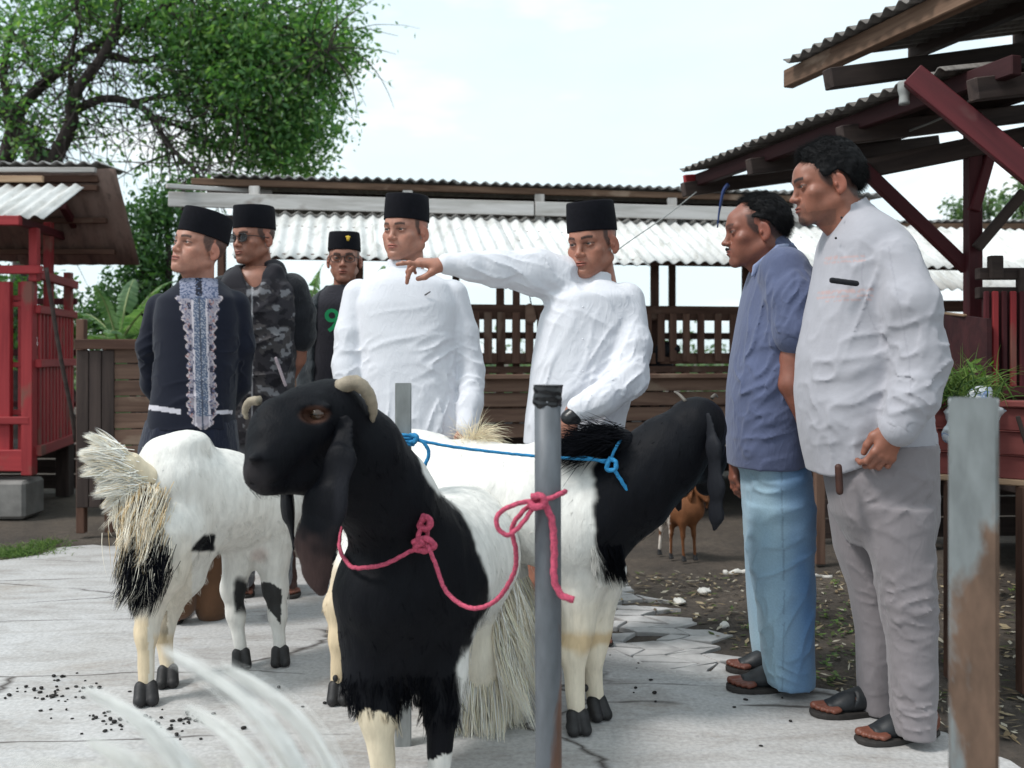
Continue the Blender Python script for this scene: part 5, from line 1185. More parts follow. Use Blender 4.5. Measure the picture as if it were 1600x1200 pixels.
M['dark_wood'] = mat_wood('dark_wood', (.028, .020, .019), (.066, .047, .041))
M['beam_brown'] = mat_wood('brown_beam', (.075, .042, .028), (.20, .125, .085), wear=.6, wearc=(.28, .2, .15))
M['red'] = mat_wood('red_painted_wood', (.24, .024, .030), (.38, .044, .048), grain=18, rough=.6, wear=.59, wearc=(.20, .075, .06), bst=.45)
M['dark_red'] = mat_wood('dark_red_wood', (.048, .009, .012), (.092, .015, .019), grain=14, rough=.6, wear=.66, wearc=(.10, .04, .04), bst=.3)
M['maroon'] = mat_wood('maroon_board', (.030, .010, .012), (.060, .018, .020), grain=14, rough=.7)
M['pink_trough'] = mat_wood('faded_red_trough', (.15, .036, .034), (.24, .070, .062), grain=10, rough=.7, wear=.6, wearc=(.36, .2, .18))
M['sheet'] = mat_sheet('asbestos_sheet', (.58, .58, .57), (.76, .77, .76), (.38, .37, .34))
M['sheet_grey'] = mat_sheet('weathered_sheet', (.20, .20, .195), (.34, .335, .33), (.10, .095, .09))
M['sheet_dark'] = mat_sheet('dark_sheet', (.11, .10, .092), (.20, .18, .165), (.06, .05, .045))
M['sheet_brown'] = mat_sheet('brown_board', (.17, .105, .085), (.26, .175, .145), (.09, .06, .05))
M['block'] = mat_plain('concrete_block', (.20, .19, .18), .9, var=.35, scale=6, bst=.6)
M['leaf'] = mat_leaf('tree_leaf', [(.045, .115, .050), (.085, .195, .072), (.14, .28, .10), (.24, .35, .15)], .5)
M['leaf_dark'] = mat_leaf('bush_leaf', [(.025, .070, .028), (.045, .11, .04), (.09, .18, .065)], .4)
M['banana'] = mat_leaf('banana_leaf', [(.10, .20, .10), (.16, .28, .14), (.22, .34, .19)], .4)
M['banana_rib'] = mat_plain('banana_midrib', (.30, .36, .16), .6)
M['grass'] = mat_leaf('grass_blade', [(.05, .12, .025), (.12, .22, .04), (.20, .28, .07)], .3)
M['far_green'] = mat_leaf('far_leaf', [(.05, .10, .05), (.10, .17, .08), (.16, .23, .11)], .3)
M['bark'] = mat_plain('bark', (.050, .038, .036), .95, var=.4, scale=14, bst=.9)
M['blue_tarp'] = mat_plain('blue_strap', (.01, .03, .12), .6)
M['wire'] = mat_plain('wire', (.30, .31, .30), .6)
M['paper'] = mat_plain('paper_scrap', (.62, .60, .56), .9)
M['pellet'] = mat_plain('droppings', (.014, .012, .011), .7)
M['straw'] = mat_attr('litter', .9, .15, 40, .3)

def corr_sheet(name, o, u, v, W, Lh, mat, parent, pitch=.076, amp=.010, th=.006, seg=6, bend=0.0, label=None):
    """corrugated sheet: o corner, u across the waves, v down the slope"""
    u = np.array(u, float); v = np.array(v, float); u /= np.linalg.norm(u); v -= u * (u @ v); v /= np.linalg.norm(v); n = np.cross(u, v); n *= np.sign(n[2]) or 1
    k = max(2, int(round(W / pitch))) * seg; a = np.linspace(0, W, k + 1); hh = amp * np.cos(2 * np.pi * a / pitch); ls = np.linspace(0, Lh, 4)
    o = np.array(o, float); top = o + a[None, :, None] * u + ls[:, None, None] * v + (hh[None, :, None] + 0 * ls[:, None, None]) * n + (bend * np.sin(np.pi * ls / Lh))[:, None, None] * n
    T = top.reshape(-1, 3); V = np.concatenate([T, T - n * th]); m = k + 1; r = len(ls); F = []
    i = np.arange(r - 1)[:, None]; j = np.arange(k)[None]; q = np.stack([i*m+j, i*m+j+1, (i+1)*m+j+1, (i+1)*m+j], -1).reshape(-1, 4); F += [q, q[:, ::-1] + len(T)]
    e = np.arange(k); B = len(T); F += [np.stack([e + 1, e, e + B, e + 1 + B], -1), np.stack([(r-1)*m + e, (r-1)*m + e + 1, (r-1)*m + e + 1 + B, (r-1)*m + e + B], -1)]
    e = np.arange(r - 1); F += [np.stack([e*m, (e+1)*m, (e+1)*m + B, e*m + B], -1), np.stack([(e+1)*m + k, e*m + k, e*m + k + B, (e+1)*m + k + B], -1)]
    s = add(name, V, np.concatenate(F), mat, parent, smooth=True)
    return s
def roof(parent, o, u, v, W, Lh, mat, nsheet, name='roof_sheet', **k):
    u = np.array(u, float); u /= np.linalg.norm(u); w_ = W / nsheet; pitch = k.get('pitch', .076); w_ = round(w_ / pitch) * pitch
    rg = np.random.default_rng(int(abs(o[0] * 97 + o[2] * 31)) + 1)
    for i in range(nsheet):
        vv = np.array(v, float); oo = np.array(o) + u * w_ * i + np.array((0, 0, .007 * (i % 2))) - vv / np.linalg.norm(vv) * rg.uniform(0, .02)
        corr_sheet(name, oo, u, vv, w_ + pitch * .55, Lh + rg.uniform(-.015, .015), mat, parent, **k)

def ground():
    g = add('soil_ground', np.array([(-300, -20, -.035), (300, -20, -.035), (300, 600, -.035), (-300, 600, -.035)]), np.array([[0, 1, 2, 3]]), M['soil'], base=(0, 0, 0)); tag(g, kind='structure')
    # rough soil near the pens, with a little relief
    nx, ny = 120, 90; X = np.linspace(-5, 5, nx); Y = np.linspace(1.2, 9, ny); xx, yy = np.meshgrid(X, Y, indexing='ij'); Q = np.stack([xx, yy, 0 * xx], -1)
    z = -.013 + .006 * fbm(Q * 2.2, 4, 4) + .003 * noise(Q * 14, 7); V = np.stack([xx, yy, z], -1).reshape(-1, 3); i = np.arange(nx - 1)[:, None]; j = np.arange(ny - 1)[None]
    F = np.stack([i*ny+j, (i+1)*ny+j, (i+1)*ny+j+1, i*ny+j+1], -1).reshape(-1, 4); s = add('soil_yard', V, F, M['soil'], base=(0, 0, 0)); tag(s, kind='structure')
    # concrete slab with a ragged edge
    edge = [G(-420, 888), G(0, 876), G(60, 868), (G(92, 856)), G(150, 852), G(300, 856), G(560, 880), G(760, 888), G(905, 900), G(975, 912), G(940, 935), G(900, 950), G(870, 985), G(960, 1010), G(1010, 1040), G(1090, 1052), G(1150, 1040), G(1240, 1066), G(1310, 1082), G(1400, 1118), G(1480, 1150), G(1560, 1182), G(1700, 1260), G(1790, 1900)]
    pts_ = [np.array((2.0, .2, 0)), np.array((-6, .2, 0))]; E = []
    rg = np.random.default_rng(2)
    for a, b in zip(edge[:-1], edge[1:]):
        n = max(1, int(np.linalg.norm(b - a) / .07))
        for k in range(n): E.append(a + (b - a) * k / n + np.array([*rg.normal(0, .013, 2), 0]))
    E.append(edge[-1]); poly = [pts_[1]] + E + [pts_[0]]; poly = np.array(poly); poly[:, 2] = 0
    bm = bmesh.new(); vs = [bm.verts.new(p) for p in poly]; f = bm.faces.new(vs); bmesh.ops.recalc_face_normals(bm, faces=[f])
    r = bmesh.ops.extrude_face_region(bm, geom=[f]); vv = [x for x in r['geom'] if isinstance(x, bmesh.types.BMVert)]; bmesh.ops.translate(bm, vec=(0, 0, -.06), verts=vv); bmesh.ops.recalc_face_normals(bm, faces=bm.faces); bmesh.ops.triangulate(bm, faces=bm.faces)
    me = bpy.data.meshes.new('slab'); bm.to_mesh(me); bm.free(); me.materials.append(M['concrete']); sl_ = link('concrete_pavement', me); sl_['kind'] = 'structure'
    # broken pieces of the slab lying in the soil: cells of a jittered lattice, narrow gaps, some missing
    rg = np.random.default_rng(8)
    def region(px, py):
        if 690 < px < 868 and 925 < py < 1015: return True
        lo = np.interp(py, [918, 950, 985, 1012, 1052], [900, 875, 862, 930, 1020]); hi = np.interp(py, [918, 945, 975, 1010, 1035, 1052], [985, 1045, 1090, 1128, 1150, 1120]); return lo < px < hi and 918 < py < 1052
    sx, sy = .135, .085; cache = {}
    def nodep(i, j):
        if (i, j) not in cache: cache[(i, j)] = np.array((i * sx + (j % 2) * sx * .5, 3.0 + j * sy)) + rg.normal(size=2) * (sx * .20, sy * .26)
        return cache[(i, j)]
    for i in range(-12, 14):
        for j in range(0, 20):
            q = [nodep(i, j), nodep(i + 1, j), nodep(i + 1, j + 1), nodep(i, j + 1)]
            tris = [q] if rg.random() < .55 else ([[q[0], q[1], q[2]], [q[0], q[2], q[3]]] if rg.random() < .5 else [[q[0], q[1], q[3]], [q[1], q[2], q[3]]])
            for pl in tris:
                B = np.array(pl); c = B.mean(0); px, py = 800 + FP * c[0] / c[1], HZ + FP * H / c[1]
                if not region(px, py) or rg.random() < .24: continue
                B2 = []
                for a, b in zip(B, np.roll(B, -1, 0)): B2 += [a, a * .5 + b * .5 + rg.normal(size=2) * .006]
                B = c + (np.array(B2) - c) * rg.uniform(.90, .97); m = len(B); zt = rg.uniform(-.004, .0); tl = rg.normal(0, .012, 2); h_ = zt + (B - c) @ tl
                V = np.concatenate([np.column_stack([c + (B - c) * .97, h_]), np.column_stack([B, h_ - .003]), np.column_stack([B, np.full(m, -.045)])]); ii = np.arange(m); jj = (ii + 1) % m
                add('concrete_fragment', V, [np.stack([m+ii, m+jj, jj, ii], -1), np.stack([2*m+ii, 2*m+jj, m+jj, m+ii], -1), np.array([list(range(m))])], M['shard'], sl_, smooth=False)
    # litter and straw
    n = 2600; Vs, Fs, Cs = [], [], []; k = 0
    pal = np.array([(.20, .15, .09), (.30, .24, .15), (.10, .075, .05), (.42, .38, .30), (.07, .09, .03), (.13, .10, .07)])
    for _ in range(n):
        px = rg.uniform(930, 1600); py = 893 + rg.random() ** 1.3 * 260
        if py > np.interp(px, [930, 1000, 1090, 1150, 1240, 1400, 1480, 1600], [925, 945, 975, 1015, 1050, 1108, 1140, 1180]): continue
        c = G(px, py); a = rg.uniform(0, 3.14); l_ = rg.uniform(.006, .028); w_ = rg.uniform(.003, .010); z = -.008 + rg.uniform(0, .010); d = np.array((math.cos(a), math.sin(a), rg.normal(0, .15))); e = np.array((-math.sin(a), math.cos(a), rg.normal(0, .2)))
        q = [c + d * l_, c + e * w_, c - d * l_, c - e * w_]
        for p_ in q: p_[2] += z
        Vs += q; Fs.append([k, k+1, k+2, k+3]); k += 4; Cs += [pal[rg.integers(0, 6)]] * 4
    o = add('leaf_litter', np.array(Vs), np.array(Fs), M['straw'], cols=np.array(Cs), smooth=False, base=(0, 0, 0)); tag(o, 'scattered straw, dry leaves and wood chips on the bare soil', 'litter', kind='stuff')
    for px, py, s_, lb in ((1196, 942, .035, 'white crumpled paper scrap lying on the soil left of the weeds'), (1132, 975, .028, 'small white paper scrap nearest the broken concrete'), (1062, 938, .04, 'pale blue plastic scrap on the soil beside the concrete edge'), (1100, 922, .05, 'grey flat scrap beside a dark lump on the soil')):
        c = G(px, py); a = rg.uniform(0, 3); S = Sdf(); S.ell((0, 0, .008), (s_, s_ * .6, .010), .004, rotm(0, 0, math.degrees(a))); S.disp(lambda q: .006 * noise(q * 60, 3)); V, Q = S.mesh(.004, smooth=0)
        o = add('paper_scrap', V + c + (0, 0, -.012), Q, M['paper'], smooth=False, base=c); tag(o, lb, 'paper scrap', 'paper scraps on the soil')
    # pale lumpy strip at the dirt seam before the shed
    V, Q, cp = tube([G(1130, 893), G(1165, 890), G(1200, 894), G(1250, 897), G(1300, 899)], .012, None, None, n=8, sub=8); V = V + .010 * fbm(V * 30, 3)[:, None]; V[:, 2] -= .01; o = add('pale_strip', V, [Q, cp], M['paper'], base=G(1160, 893)); tag(o, 'pale lumpy strip along the dirt seam in front of the shed', 'edging')
    # droppings
    S = Sdf().ell((0, 0, .005), (.0075, .0055, .005), .001); Vp, Qp = S.mesh(.0028, smooth=1); Vs, Qs, k = [], [], 0
    for cx, cy, sx, sy, n in ((80, 1085, 55, 12, 50), (230, 1132, 95, 10, 60), (300, 1125, 20, 8, 14), (1000, 1060, 60, 50, 10), (450, 1100, 60, 30, 10), (1190, 1120, 60, 40, 6)):
        for _ in range(n):
            c = G(cx + rg.normal() * sx * .7, cy + rg.normal() * sy); a = rg.uniform(0, 3.14); R = rotm(0, 0, math.degrees(a)) * rg.uniform(.55, 1.35); Vs.append(Vp @ R.T * (1, 1, rg.uniform(.4, 1)) + c); Qs.append(Qp + k); k += len(Vp)
    o = add('droppings', np.concatenate(Vs), np.concatenate(Qs), M['pellet'], base=(0, 0, 0)); tag(o, 'small dark goat droppings scattered over the pale concrete', 'droppings', kind='stuff')
    # weeds and grass
    def tuft(c, n, hgt, spread, seed, wd=.0022):
        rg = np.random.default_rng(seed); r = c + np.stack([rg.normal(0, spread, n), rg.normal(0, spread * .7, n), np.zeros(n)], -1); d = np.stack([rg.normal(0, .6, n), rg.normal(0, .6, n), np.ones(n)], -1)
        return strands(r, d, rg.uniform(.5, 1, n) * hgt, wd, grav=1.2, curl=.3, seg=4, seed=seed)
    parts = [tuft(G(38, 862), 500, .07, .10, 1), tuft(G(75, 850), 200, .06, .06, 2), tuft(G(10, 868), 260, .05, .08, 3)]
    V, Q = join([(a, b) for a, b, _ in parts]); o = add('grass', V, Q, M['grass'], base=(0, 0, 0)); tag(o, 'bright green grass growing at the left edge of the concrete', 'grass', kind='stuff')
    Vs, Fs, k = [], [], 0
    for _ in range(75):
        px = rg.choice([1180, 1300, 1318, 1290, 1338, 1270, 1230, 1390, 1560]) + rg.normal() * 24; py = rg.uniform(905, 1075)
        if py > np.interp(px, [1100, 1240, 1400], [975, 1045, 1100]): continue
        c = G(px, py); c[2] = -.02; hgt = rg.uniform(.01, .045)
        for q in range(rg.integers(4, 10)):
            a = rg.uniform(0, 6.28); r = rg.uniform(.004, .022); p_ = c + (math.cos(a) * r, math.sin(a) * r, rg.uniform(.3, 1) * hgt); d = np.array((math.cos(a), math.sin(a), rg.uniform(-.2, .5))) * rg.uniform(.007, .014); e = np.array((-d[1], d[0], 0)) * .55
            Vs += [p_ - d, p_ + e, p_ + d, p_ - e]; Fs.append([k, k+1, k+2, k+3]); k += 4
    o = add('weeds', np.array(Vs), np.array(Fs), M['grass'], smooth=False, base=(0, 0, 0)); tag(o, 'low green weeds sprouting from the soil behind the two right men', 'weeds', kind='stuff')

# ---------------------------------------------------------------- main shed behind the group
def shed_main():
    O = np.array((-2.18, 6.62, 0)); u = np.array((.985, .170, 0)); u /= np.linalg.norm(u); nrm = np.array((u[1], -u[0], 0)); zz = np.array((0, 0, 1.0))
    A = lambda l, e, z: O + u * l + nrm * e + zz * z
    t = thing('goat_shed', 'long brown goat shed with two tier corrugated roof behind the men', 'shed', A(2.5, 0, 0))
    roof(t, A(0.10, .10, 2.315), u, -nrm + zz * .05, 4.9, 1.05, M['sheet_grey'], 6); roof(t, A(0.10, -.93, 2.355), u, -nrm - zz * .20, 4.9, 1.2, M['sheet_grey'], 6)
    roof(t, A(0.35, .05, 2.075), u, nrm - zz * .44, 5.75, 1.00, M['sheet'], 7, pitch=.085, amp=.012)
    beam('purlin', A(-.02, .05, 2.270), A(5.0, .05, 2.270), .05, .045, M['beam_brown'], t); beam('purlin', A(.0, -.55, 2.28), A(4.9, -.55, 2.28), .05, .06, M['dark_wood'], t)
    beam('fascia', A(-.16, .12, 2.135), A(2.35, .12, 2.135), .03, .10, M['grey_wood'], t); beam('fascia', A(2.36, .12, 2.135), A(5.05, .12, 2.135), .03, .10, M['grey_wood'], t)
    beam('rafter_tail', A(-.16, .2, 2.21), A(.5, -.1, 2.235), .04, .03, M['grey_wood'], t)
    for l in (.40, 1.45, 2.40, 3.4, 4.4): beam('strut', A(l, .085, 2.02), A(l, .085, 2.245), .07, .035, M['grey_wood'], t)
    beam('plate', A(.2, .0, 2.02), A(5.9, .0, 2.02), .06, .06, M['dark_wood'], t)
    for e, z in ((.30, 1.93), (.85, 1.690)): beam('batten', A(.35, e, z), A(6.05, e, z), .05, .035, M['brown_wood'], t)
    # posts of the railing line
    e0 = .55; X = lambda px, e: (lambda l: l)(next(l for l in np.linspace(-1, 8, 1801) if 800 + FP * A(l, e, 0)[0] / A(l, e, 0)[1] >= px))
    for px, w_ in ((560, .05), (781, .055), (806, .05), (1022, .055), (1166, .06), (1290, .055)): l = X(px, e0 - .05); beam('post', A(l, e0 - .05, .45), A(l, e0 - .05, 1.86), w_, .05, M['brown_wood'], t)
    la, lb = X(640, e0), X(1250, e0)
    for z, h_ in ((1.372, .10), (1.06, .075), (.985, .045)): beam('rail', A(la, e0, z), A(lb, e0, z), .03, h_, M['brown_wood'], t)
    rg = np.random.default_rng(3); px = 648.0
    while px < 1245:
        wd = .050 if px > 890 else .055; l = X(px, e0 + .03); beam('slat', A(l, e0 + .032, 1.03 + rg.uniform(-.01, .01)), A(l, e0 + .032, 1.37), .02, wd, M['brown_wood'], t, up=tuple(u)); px += 20 + rg.uniform(-3, 3) + (6 if 1090 < px < 1180 else 0)
    px = 655.0
    while px < 1245: l = X(px, e0); beam('stub', A(l, e0 - .01, .93), A(l, e0 - .01, .975), .05, .05, M['brown_wood'], t); px += 26
    # feeding trough of planks
    e1 = e0 + .28
    for z in (.895, .800, .700, .600): beam('plank', A(la, e1 + (z - .6) * .2, z), A(lb, e1 + (z - .6) * .2, z), .025, .088, M['plank'], t)
    beam('trough_rim', A(la, e1 + .085, .948), A(lb, e1 + .085, .948), .06, .03, M['plank'], t); beam('trough_bottom', A(la, e0 + .15, .56), A(lb, e0 + .15, .56), .26, .03, M['dark_wood'], t)
    # plank wall of the left end
    l0, l1, ls = X(118, e1), X(645, e1), X(166, e1)
    for i, z in enumerate(np.arange(.30, 1.10, .098)): beam('plank', A(ls, e1, z), A(l1, e1, z), .028, .092, M['plank'], t)
    beam('top_rail', A(l0, e1 + .02, 1.150), A(l1, e1 + .02, 1.150), .05, .06, M['brown_wood'], t)
    for i in range(3): l = l0 + .02 + i * .072 * 1; beam('door_board', A(l + .02, e1 + .01, .18), A(l + .02, e1 + .01, 1.115), .028, .068, M['dark_wood'], t, up=tuple(u))
    for px in (124, 168, 660): l = X(px, e1); beam('post', A(l, e1 - .045, .02), A(l, e1 - .045, 1.16 if px != 124 else 1.30), .05, .05, M['brown_wood'], t)
    # floor, stilts and dark boards put behind to keep the underfloor black
    f = beam('floor', A(-.3, -.45, .50), A(6.0, -.45, .50), 2.0, .04, M['dark_wood'], t); 
    for l in np.arange(.2, 6.1, 1.1):
        for e in (.45, -1.3): beam('stilt', A(l, e, 0), A(l, e, .48), .08, .08, M['dark_wood'], t)
    for k, z in enumerate((.10, .22, .34, .46)): beam('dark_backing', A(-.4, -1.35, z - .02), A(6.3, -1.35, z - .02), .02, .105, M['dark_wood'], t)
    for z in (.62, .95, 1.25): beam('rail', A(0, -1.4, z), A(5.9, -1.4, z), .03, .06, M['brown_wood'], t)
    for l in np.arange(0, 6, .98): beam('post', A(l, -1.4, .4), A(l, -1.4, 2.1), .06, .06, M['brown_wood'], t)
    # white canvas hanging on a post
    S = Sdf().cone(A(X(826, e0 + .05), e0 + .06, 1.40), A(X(828, e0 + .05), e0 + .06, 1.33), .030, .040, .01, flat=((0, 1, 0), .3)); V, Q = S.mesh(.006); o = add('hanging_gourd', V, Q, M['plank'], base=A(X(826, e0), e0 + .06, 1.4)); tag(o, 'flat round brown disc hanging by a cord beside the shed post', 'ornament')
    V, Q, cp = tube([A(X(825, e0), e0 + .06, 1.66), A(X(824, e0), e0 + .06, 1.5), A(X(827, e0), e0 + .06, 1.41)], .004, None, None, n=6); add('cord', V, [Q, cp], M['blue_tarp'], o)
def shed_far():
    t = thing('goat_shed', 'far low shed with pale corrugated eave seen behind the red post', 'shed', (4.4, 9, 0)); x0, x1 = 2.35, 7.2
    roof(t, (3.05, 8.75, 2.30), (1, 0, 0), (0, 1, .05), 4.2, 1.2, M['sheet_grey'], 5); roof(t, (x0 + .15, 8.68, 2.03), (1, 0, 0), (0, -1, -.46), 4.8, 1.0, M['sheet'], 5, pitch=.085, amp=.012); roof(t, (3.05, 9.9, 2.34), (1, 0, 0), (0, 1, -.20), 4.2, 1.1, M['sheet_grey'], 5)
    beam('purlin', (3.0, 8.8, 2.26), (x1, 8.8, 2.26), .05, .05, M['beam_brown'], t); beam('fascia', (2.9, 8.74, 2.10), (x1, 8.74, 2.10), .03, .10, M['grey_wood'], t); beam('plate', (2.6, 8.80, 1.99), (x1, 8.80, 1.99), .06, .06, M['dark_wood'], t)
    for x in (3.3, 4.4, 5.5, 6.6): beam('strut', (x, 8.79, 1.98), (x, 8.79, 2.23), .09, .05, M['grey_wood'], t); beam('post', (x, 8.3, 0), (x, 8.3, 1.85), .06, .06, M['brown_wood'], t)
    for z in (.6, .72, .84, .96, 1.08, 1.3, 1.5): beam('rail', (2.6, 8.28, z), (x1, 8.28, z), .03, .10, M['brown_wood'], t)
def shed_right():
    d = np.array((.30, -.954, 0)); d /= np.linalg.norm(d); r = np.array((.954, .30, 0)); r /= np.linalg.norm(r); zz = np.array((0, 0, 1.0)); O = np.array((.97, 5.5, 0))
    A = lambda l, e, z: O + d * l + r * e + zz * z          # l towards the camera, e to the right under the roof
    t = thing('goat_shed', 'red framed shed at right with dark overhanging corrugated roofs', 'shed', A(1.5, 1.2, 0)); sl = .17
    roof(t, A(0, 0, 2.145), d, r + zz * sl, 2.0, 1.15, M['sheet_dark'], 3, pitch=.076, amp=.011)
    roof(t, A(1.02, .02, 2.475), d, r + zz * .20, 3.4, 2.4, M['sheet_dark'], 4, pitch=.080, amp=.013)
    # eave fascia, purlins
    beam('eave_beam', A(.02, .10, 2.090), A(2.3, .10, 2.100), .045, .07, M['maroon'], t, up=(0, 0, 1)); beam('end_board', A(-.02, .03, 2.085), A(-.02, .16, 2.100), .03, .075, M['red'], t)
    for e in (.45, .85): beam('purlin', A(.02, e, 2.10 + sl * e), A(3.3, e, 2.10 + sl * e), .05, .06, M['dark_wood'], t)
    for l in (.02, .72, 1.45, 2.2): beam('rafter', A(l, .0, 2.03), A(l, 1.15, 2.03 + sl * 1.15), .05, .08, M['dark_wood'], t)
    beam('purlin', A(.93, .09, 2.42), A(4.3, .09, 2.42), .055, .085, M['beam_brown'], t)
    for e in (.75, 1.4): beam('purlin', A(1.0, e, 2.44 + .2 * e), A(4.4, e, 2.44 + .2 * e), .05, .07, M['dark_wood'], t)
    s0 = P(1293, 124, 4.05); beam('rafter', s0, s0 + (r + zz * .20) * 2.3, .06, .085, M['dark_wood'], t)
    for l, e_ in ((2.5, .0), (3.4, .0)): beam('rafter', A(l, e_, 2.33 + .2 * e_), A(l, 2.3, 2.33 + .2 * 2.3), .06, .09, M['dark_wood'], t)
    p0 = P(1520, 870, 4.3); top = 2.16
    def B(nm, a, b, w_, h_, m): beam(nm, a, b, w_, h_, M[m], t)
    B('post', (p0[0], 4.3, 0), (p0[0], 4.3, 2.17), .062, .062, 'dark_red'); B('brace', P(1347, 262, 4.35), P(1512, 420, 4.33), .05, .055, 'dark_red'); B('brace', P(1550, 228, 4.28), P(1521, 330, 4.27), .04, .045, 'dark_red'); B('brace', P(1600, 300, 4.20), P(1526, 388, 4.24), .04, .045, 'dark_wood')
    B('brace', P(1425, 118, 3.55), P(1690, 335, 3.35), .06, .085, 'dark_red'); B('post', (P(1690, 0, 3.35)[0], 3.35, 0), (P(1690, 0, 3.35)[0], 3.35, 2.30), .07, .07, 'dark_red')
    B('tie_beam', P(1240, 286, 4.46), P(1640, 206, 4.20), .05, .085, 'dark_wood')
    # pen front of upright boards
    Yp = 4.05
    for px in range(1541, 1660, 14):
        beam('slat', P(px, 455, Yp), P(px, 612, Yp), .016, .022 if px % 28 == 1 else .026, M['red' if (px // 14) % 2 else 'dark_red'], t, up=(1, 0, 0))
    beam('backing_board', P(1535, 540, Yp + .05), P(1670, 540, Yp + .05), .02, .46, M['maroon'], t)
    for py in (428, 458): B('rail', P(1526, py, Yp + .06), P(1670, py, Yp + .06), .04, .05, 'dark_wood')
    B('rail', P(1545, 418, Yp + .04), P(1565, 418, Yp + .04), .04, .10, 'dark_wood'); B('rail', P(1590, 440, Yp + .04), P(1612, 440, Yp + .04), .04, .10, 'dark_wood'); B('rail', P(1535, 612, Yp), P(1670, 612, Yp), .04, .05, 'dark_red')
    # maroon side board
    a, b, c, e = P(1452, 487, 4.6), P(1542, 498, 4.0), P(1542, 650, 4.0), P(1452, 630, 4.6); nn = np.cross(b - a, e - a); nn /= np.linalg.norm(nn); V = np.array([a, b, c, e, a + nn * .02, b + nn * .02, c + nn * .02, e + nn * .02])
    add('side_board', V, np.array([[0, 1, 2, 3], [7, 6, 5, 4], [0, 4, 5, 1], [1, 5, 6, 2], [2, 6, 7, 3], [3, 7, 4, 0]]), M['maroon'], t, smooth=False); B('board_cap', P(1470, 489, 4.5), P(1508, 493, 4.2), .02, .012, 'tan_wood')
    # floor, with dark boards added at the back to darken the underside
    fl = beam('floor', (2.2, 4.6, .50), (5.2, 4.9, .50), 2.0, .05, M['dark_wood'], t)
    for x in (2.3, 3.2, 4.1): beam('stilt', (x, 3.7, 0), (x, 3.7, .5), .07, .07, M['dark_wood'], t); beam('stilt', (x, 5.4, 0), (x, 5.4, .5), .07, .07, M['dark_wood'], t)
    for z in (.08, .20, .32, .44): beam('dark_backing', (1.6, 5.55, z), (5.2, 5.8, z), .02, .112, M['dark_wood'], t)
    beam('stilt', (P(1280, 0, 5.0)[0], 5.0, 0), (P(1280, 0, 5.0)[0], 5.0, .52), .05, .05, M['plank'], t)
    for k, py in enumerate((660, 672, 684)): pass
    # feed trough
    t2 = thing('feed_trough', 'faded red wooden feed trough behind the square rusty post', 'trough', P(1560, 700, 3.3)); Yt = 3.25
    def bx(nm, a, b, w_, h_, m): beam(nm, a, b, w_, h_, M[m], t2)
    a0, a1 = P(1462, 690, Yt), P(1780, 690, Yt - .35)
    for i, z in enumerate((.885, .805, .725)): q0, q1 = a0.copy(), a1.copy(); q0[2] = q1[2] = z; q0 = q0 + (0, .02 * i, 0); q1 = q1 + (0, .02 * i, 0); bx('plank', q0, q1, .022, .076, 'pink_trough')
    q0, q1 = a0.copy(), a1.copy(); q0[2] = q1[2] = .935; bx('rim', q0 + (0, -.01, 0), q1 + (0, -.01, 0), .05, .022, 'pink_trough'); q0 = q0 + (.05, .32, 0); q1 = q1 + (.05, .32, 0)
    for z in (.885, .805, .725): q0[2] = q1[2] = z; bx('plank', q0, q1, .022, .076, 'pink_trough')
    q0[2] = q1[2] = .678; bx('bottom', q0 - (0, .16, 0), q1 - (0, .16, 0), .30, .02, 'tan_wood')
    for f in (.12, .5, .9):
        for dy in (.03, .28): q = a0 * (1 - f) + a1 * f; bx('leg', (q[0], q[1] + dy, 0), (q[0], q[1] + dy, .668), .05, .05, 'brown_wood')
    bx('diagonal', P(1590, 650, Yt - .21), P(1612, 720, Yt - .23), .008, .014, 'dark_wood')
    # lamp holder, cables, strap
    V, Q, cp = tube([P(1413, 128, 3.6), P(1413, 140, 3.6), P(1413, 150, 3.6), P(1413, 163, 3.6)], .02, None, None, n=14, rr=[.024, .024, .018, .020]); o = add('lamp_holder', V, [Q, cp], M['wire'], base=P(1413, 128, 3.6)); tag(o, 'small grey lamp holder under the roof beam at right', 'lamp holder')
    def cable(ps, r, m, lb, cat='wire', nm='cable'):
        V, Q, cp = tube(ps, r, None, None, n=6, sub=6); o = add(nm, V, [Q, cp], M[m], base=ps[0]); tag(o, lb, cat)
    cable(C_((1088, 300, 5.3), (1040, 338, 5.0), (985, 376, 4.6), (950, 402, 4.2)), .0028, 'wire', 'thin pale cord running down from the red beam end behind the pointing man')
    cable(C_((1565, 98, 3.6), (1535, 140, 3.8), (1480, 180, 4.0), (1420, 205, 4.2)), .005, 'wire', 'pale cable sagging beneath the dark overhanging roof')
    cable(C_((1360, 304, 5.0), (1345, 318, 5.0), (1300, 330, 5.1), (1235, 285, 5.3)), .003, 'wire', 'thin grey cable behind the tallest man at right')
    V, Q, cp = tube(C_((1138, 288, 5.2), (1130, 300, 5.2), (1124, 330, 5.2), (1121, 356, 5.2)), .004, None, None, n=6, rr=[.012, .010, .006, .004]); o = add('strap', V, [Q, cp], M['blue_tarp'], base=P(1130, 290, 5.2)); tag(o, 'dark blue strap hanging from the end of the red roof beam', 'strap')
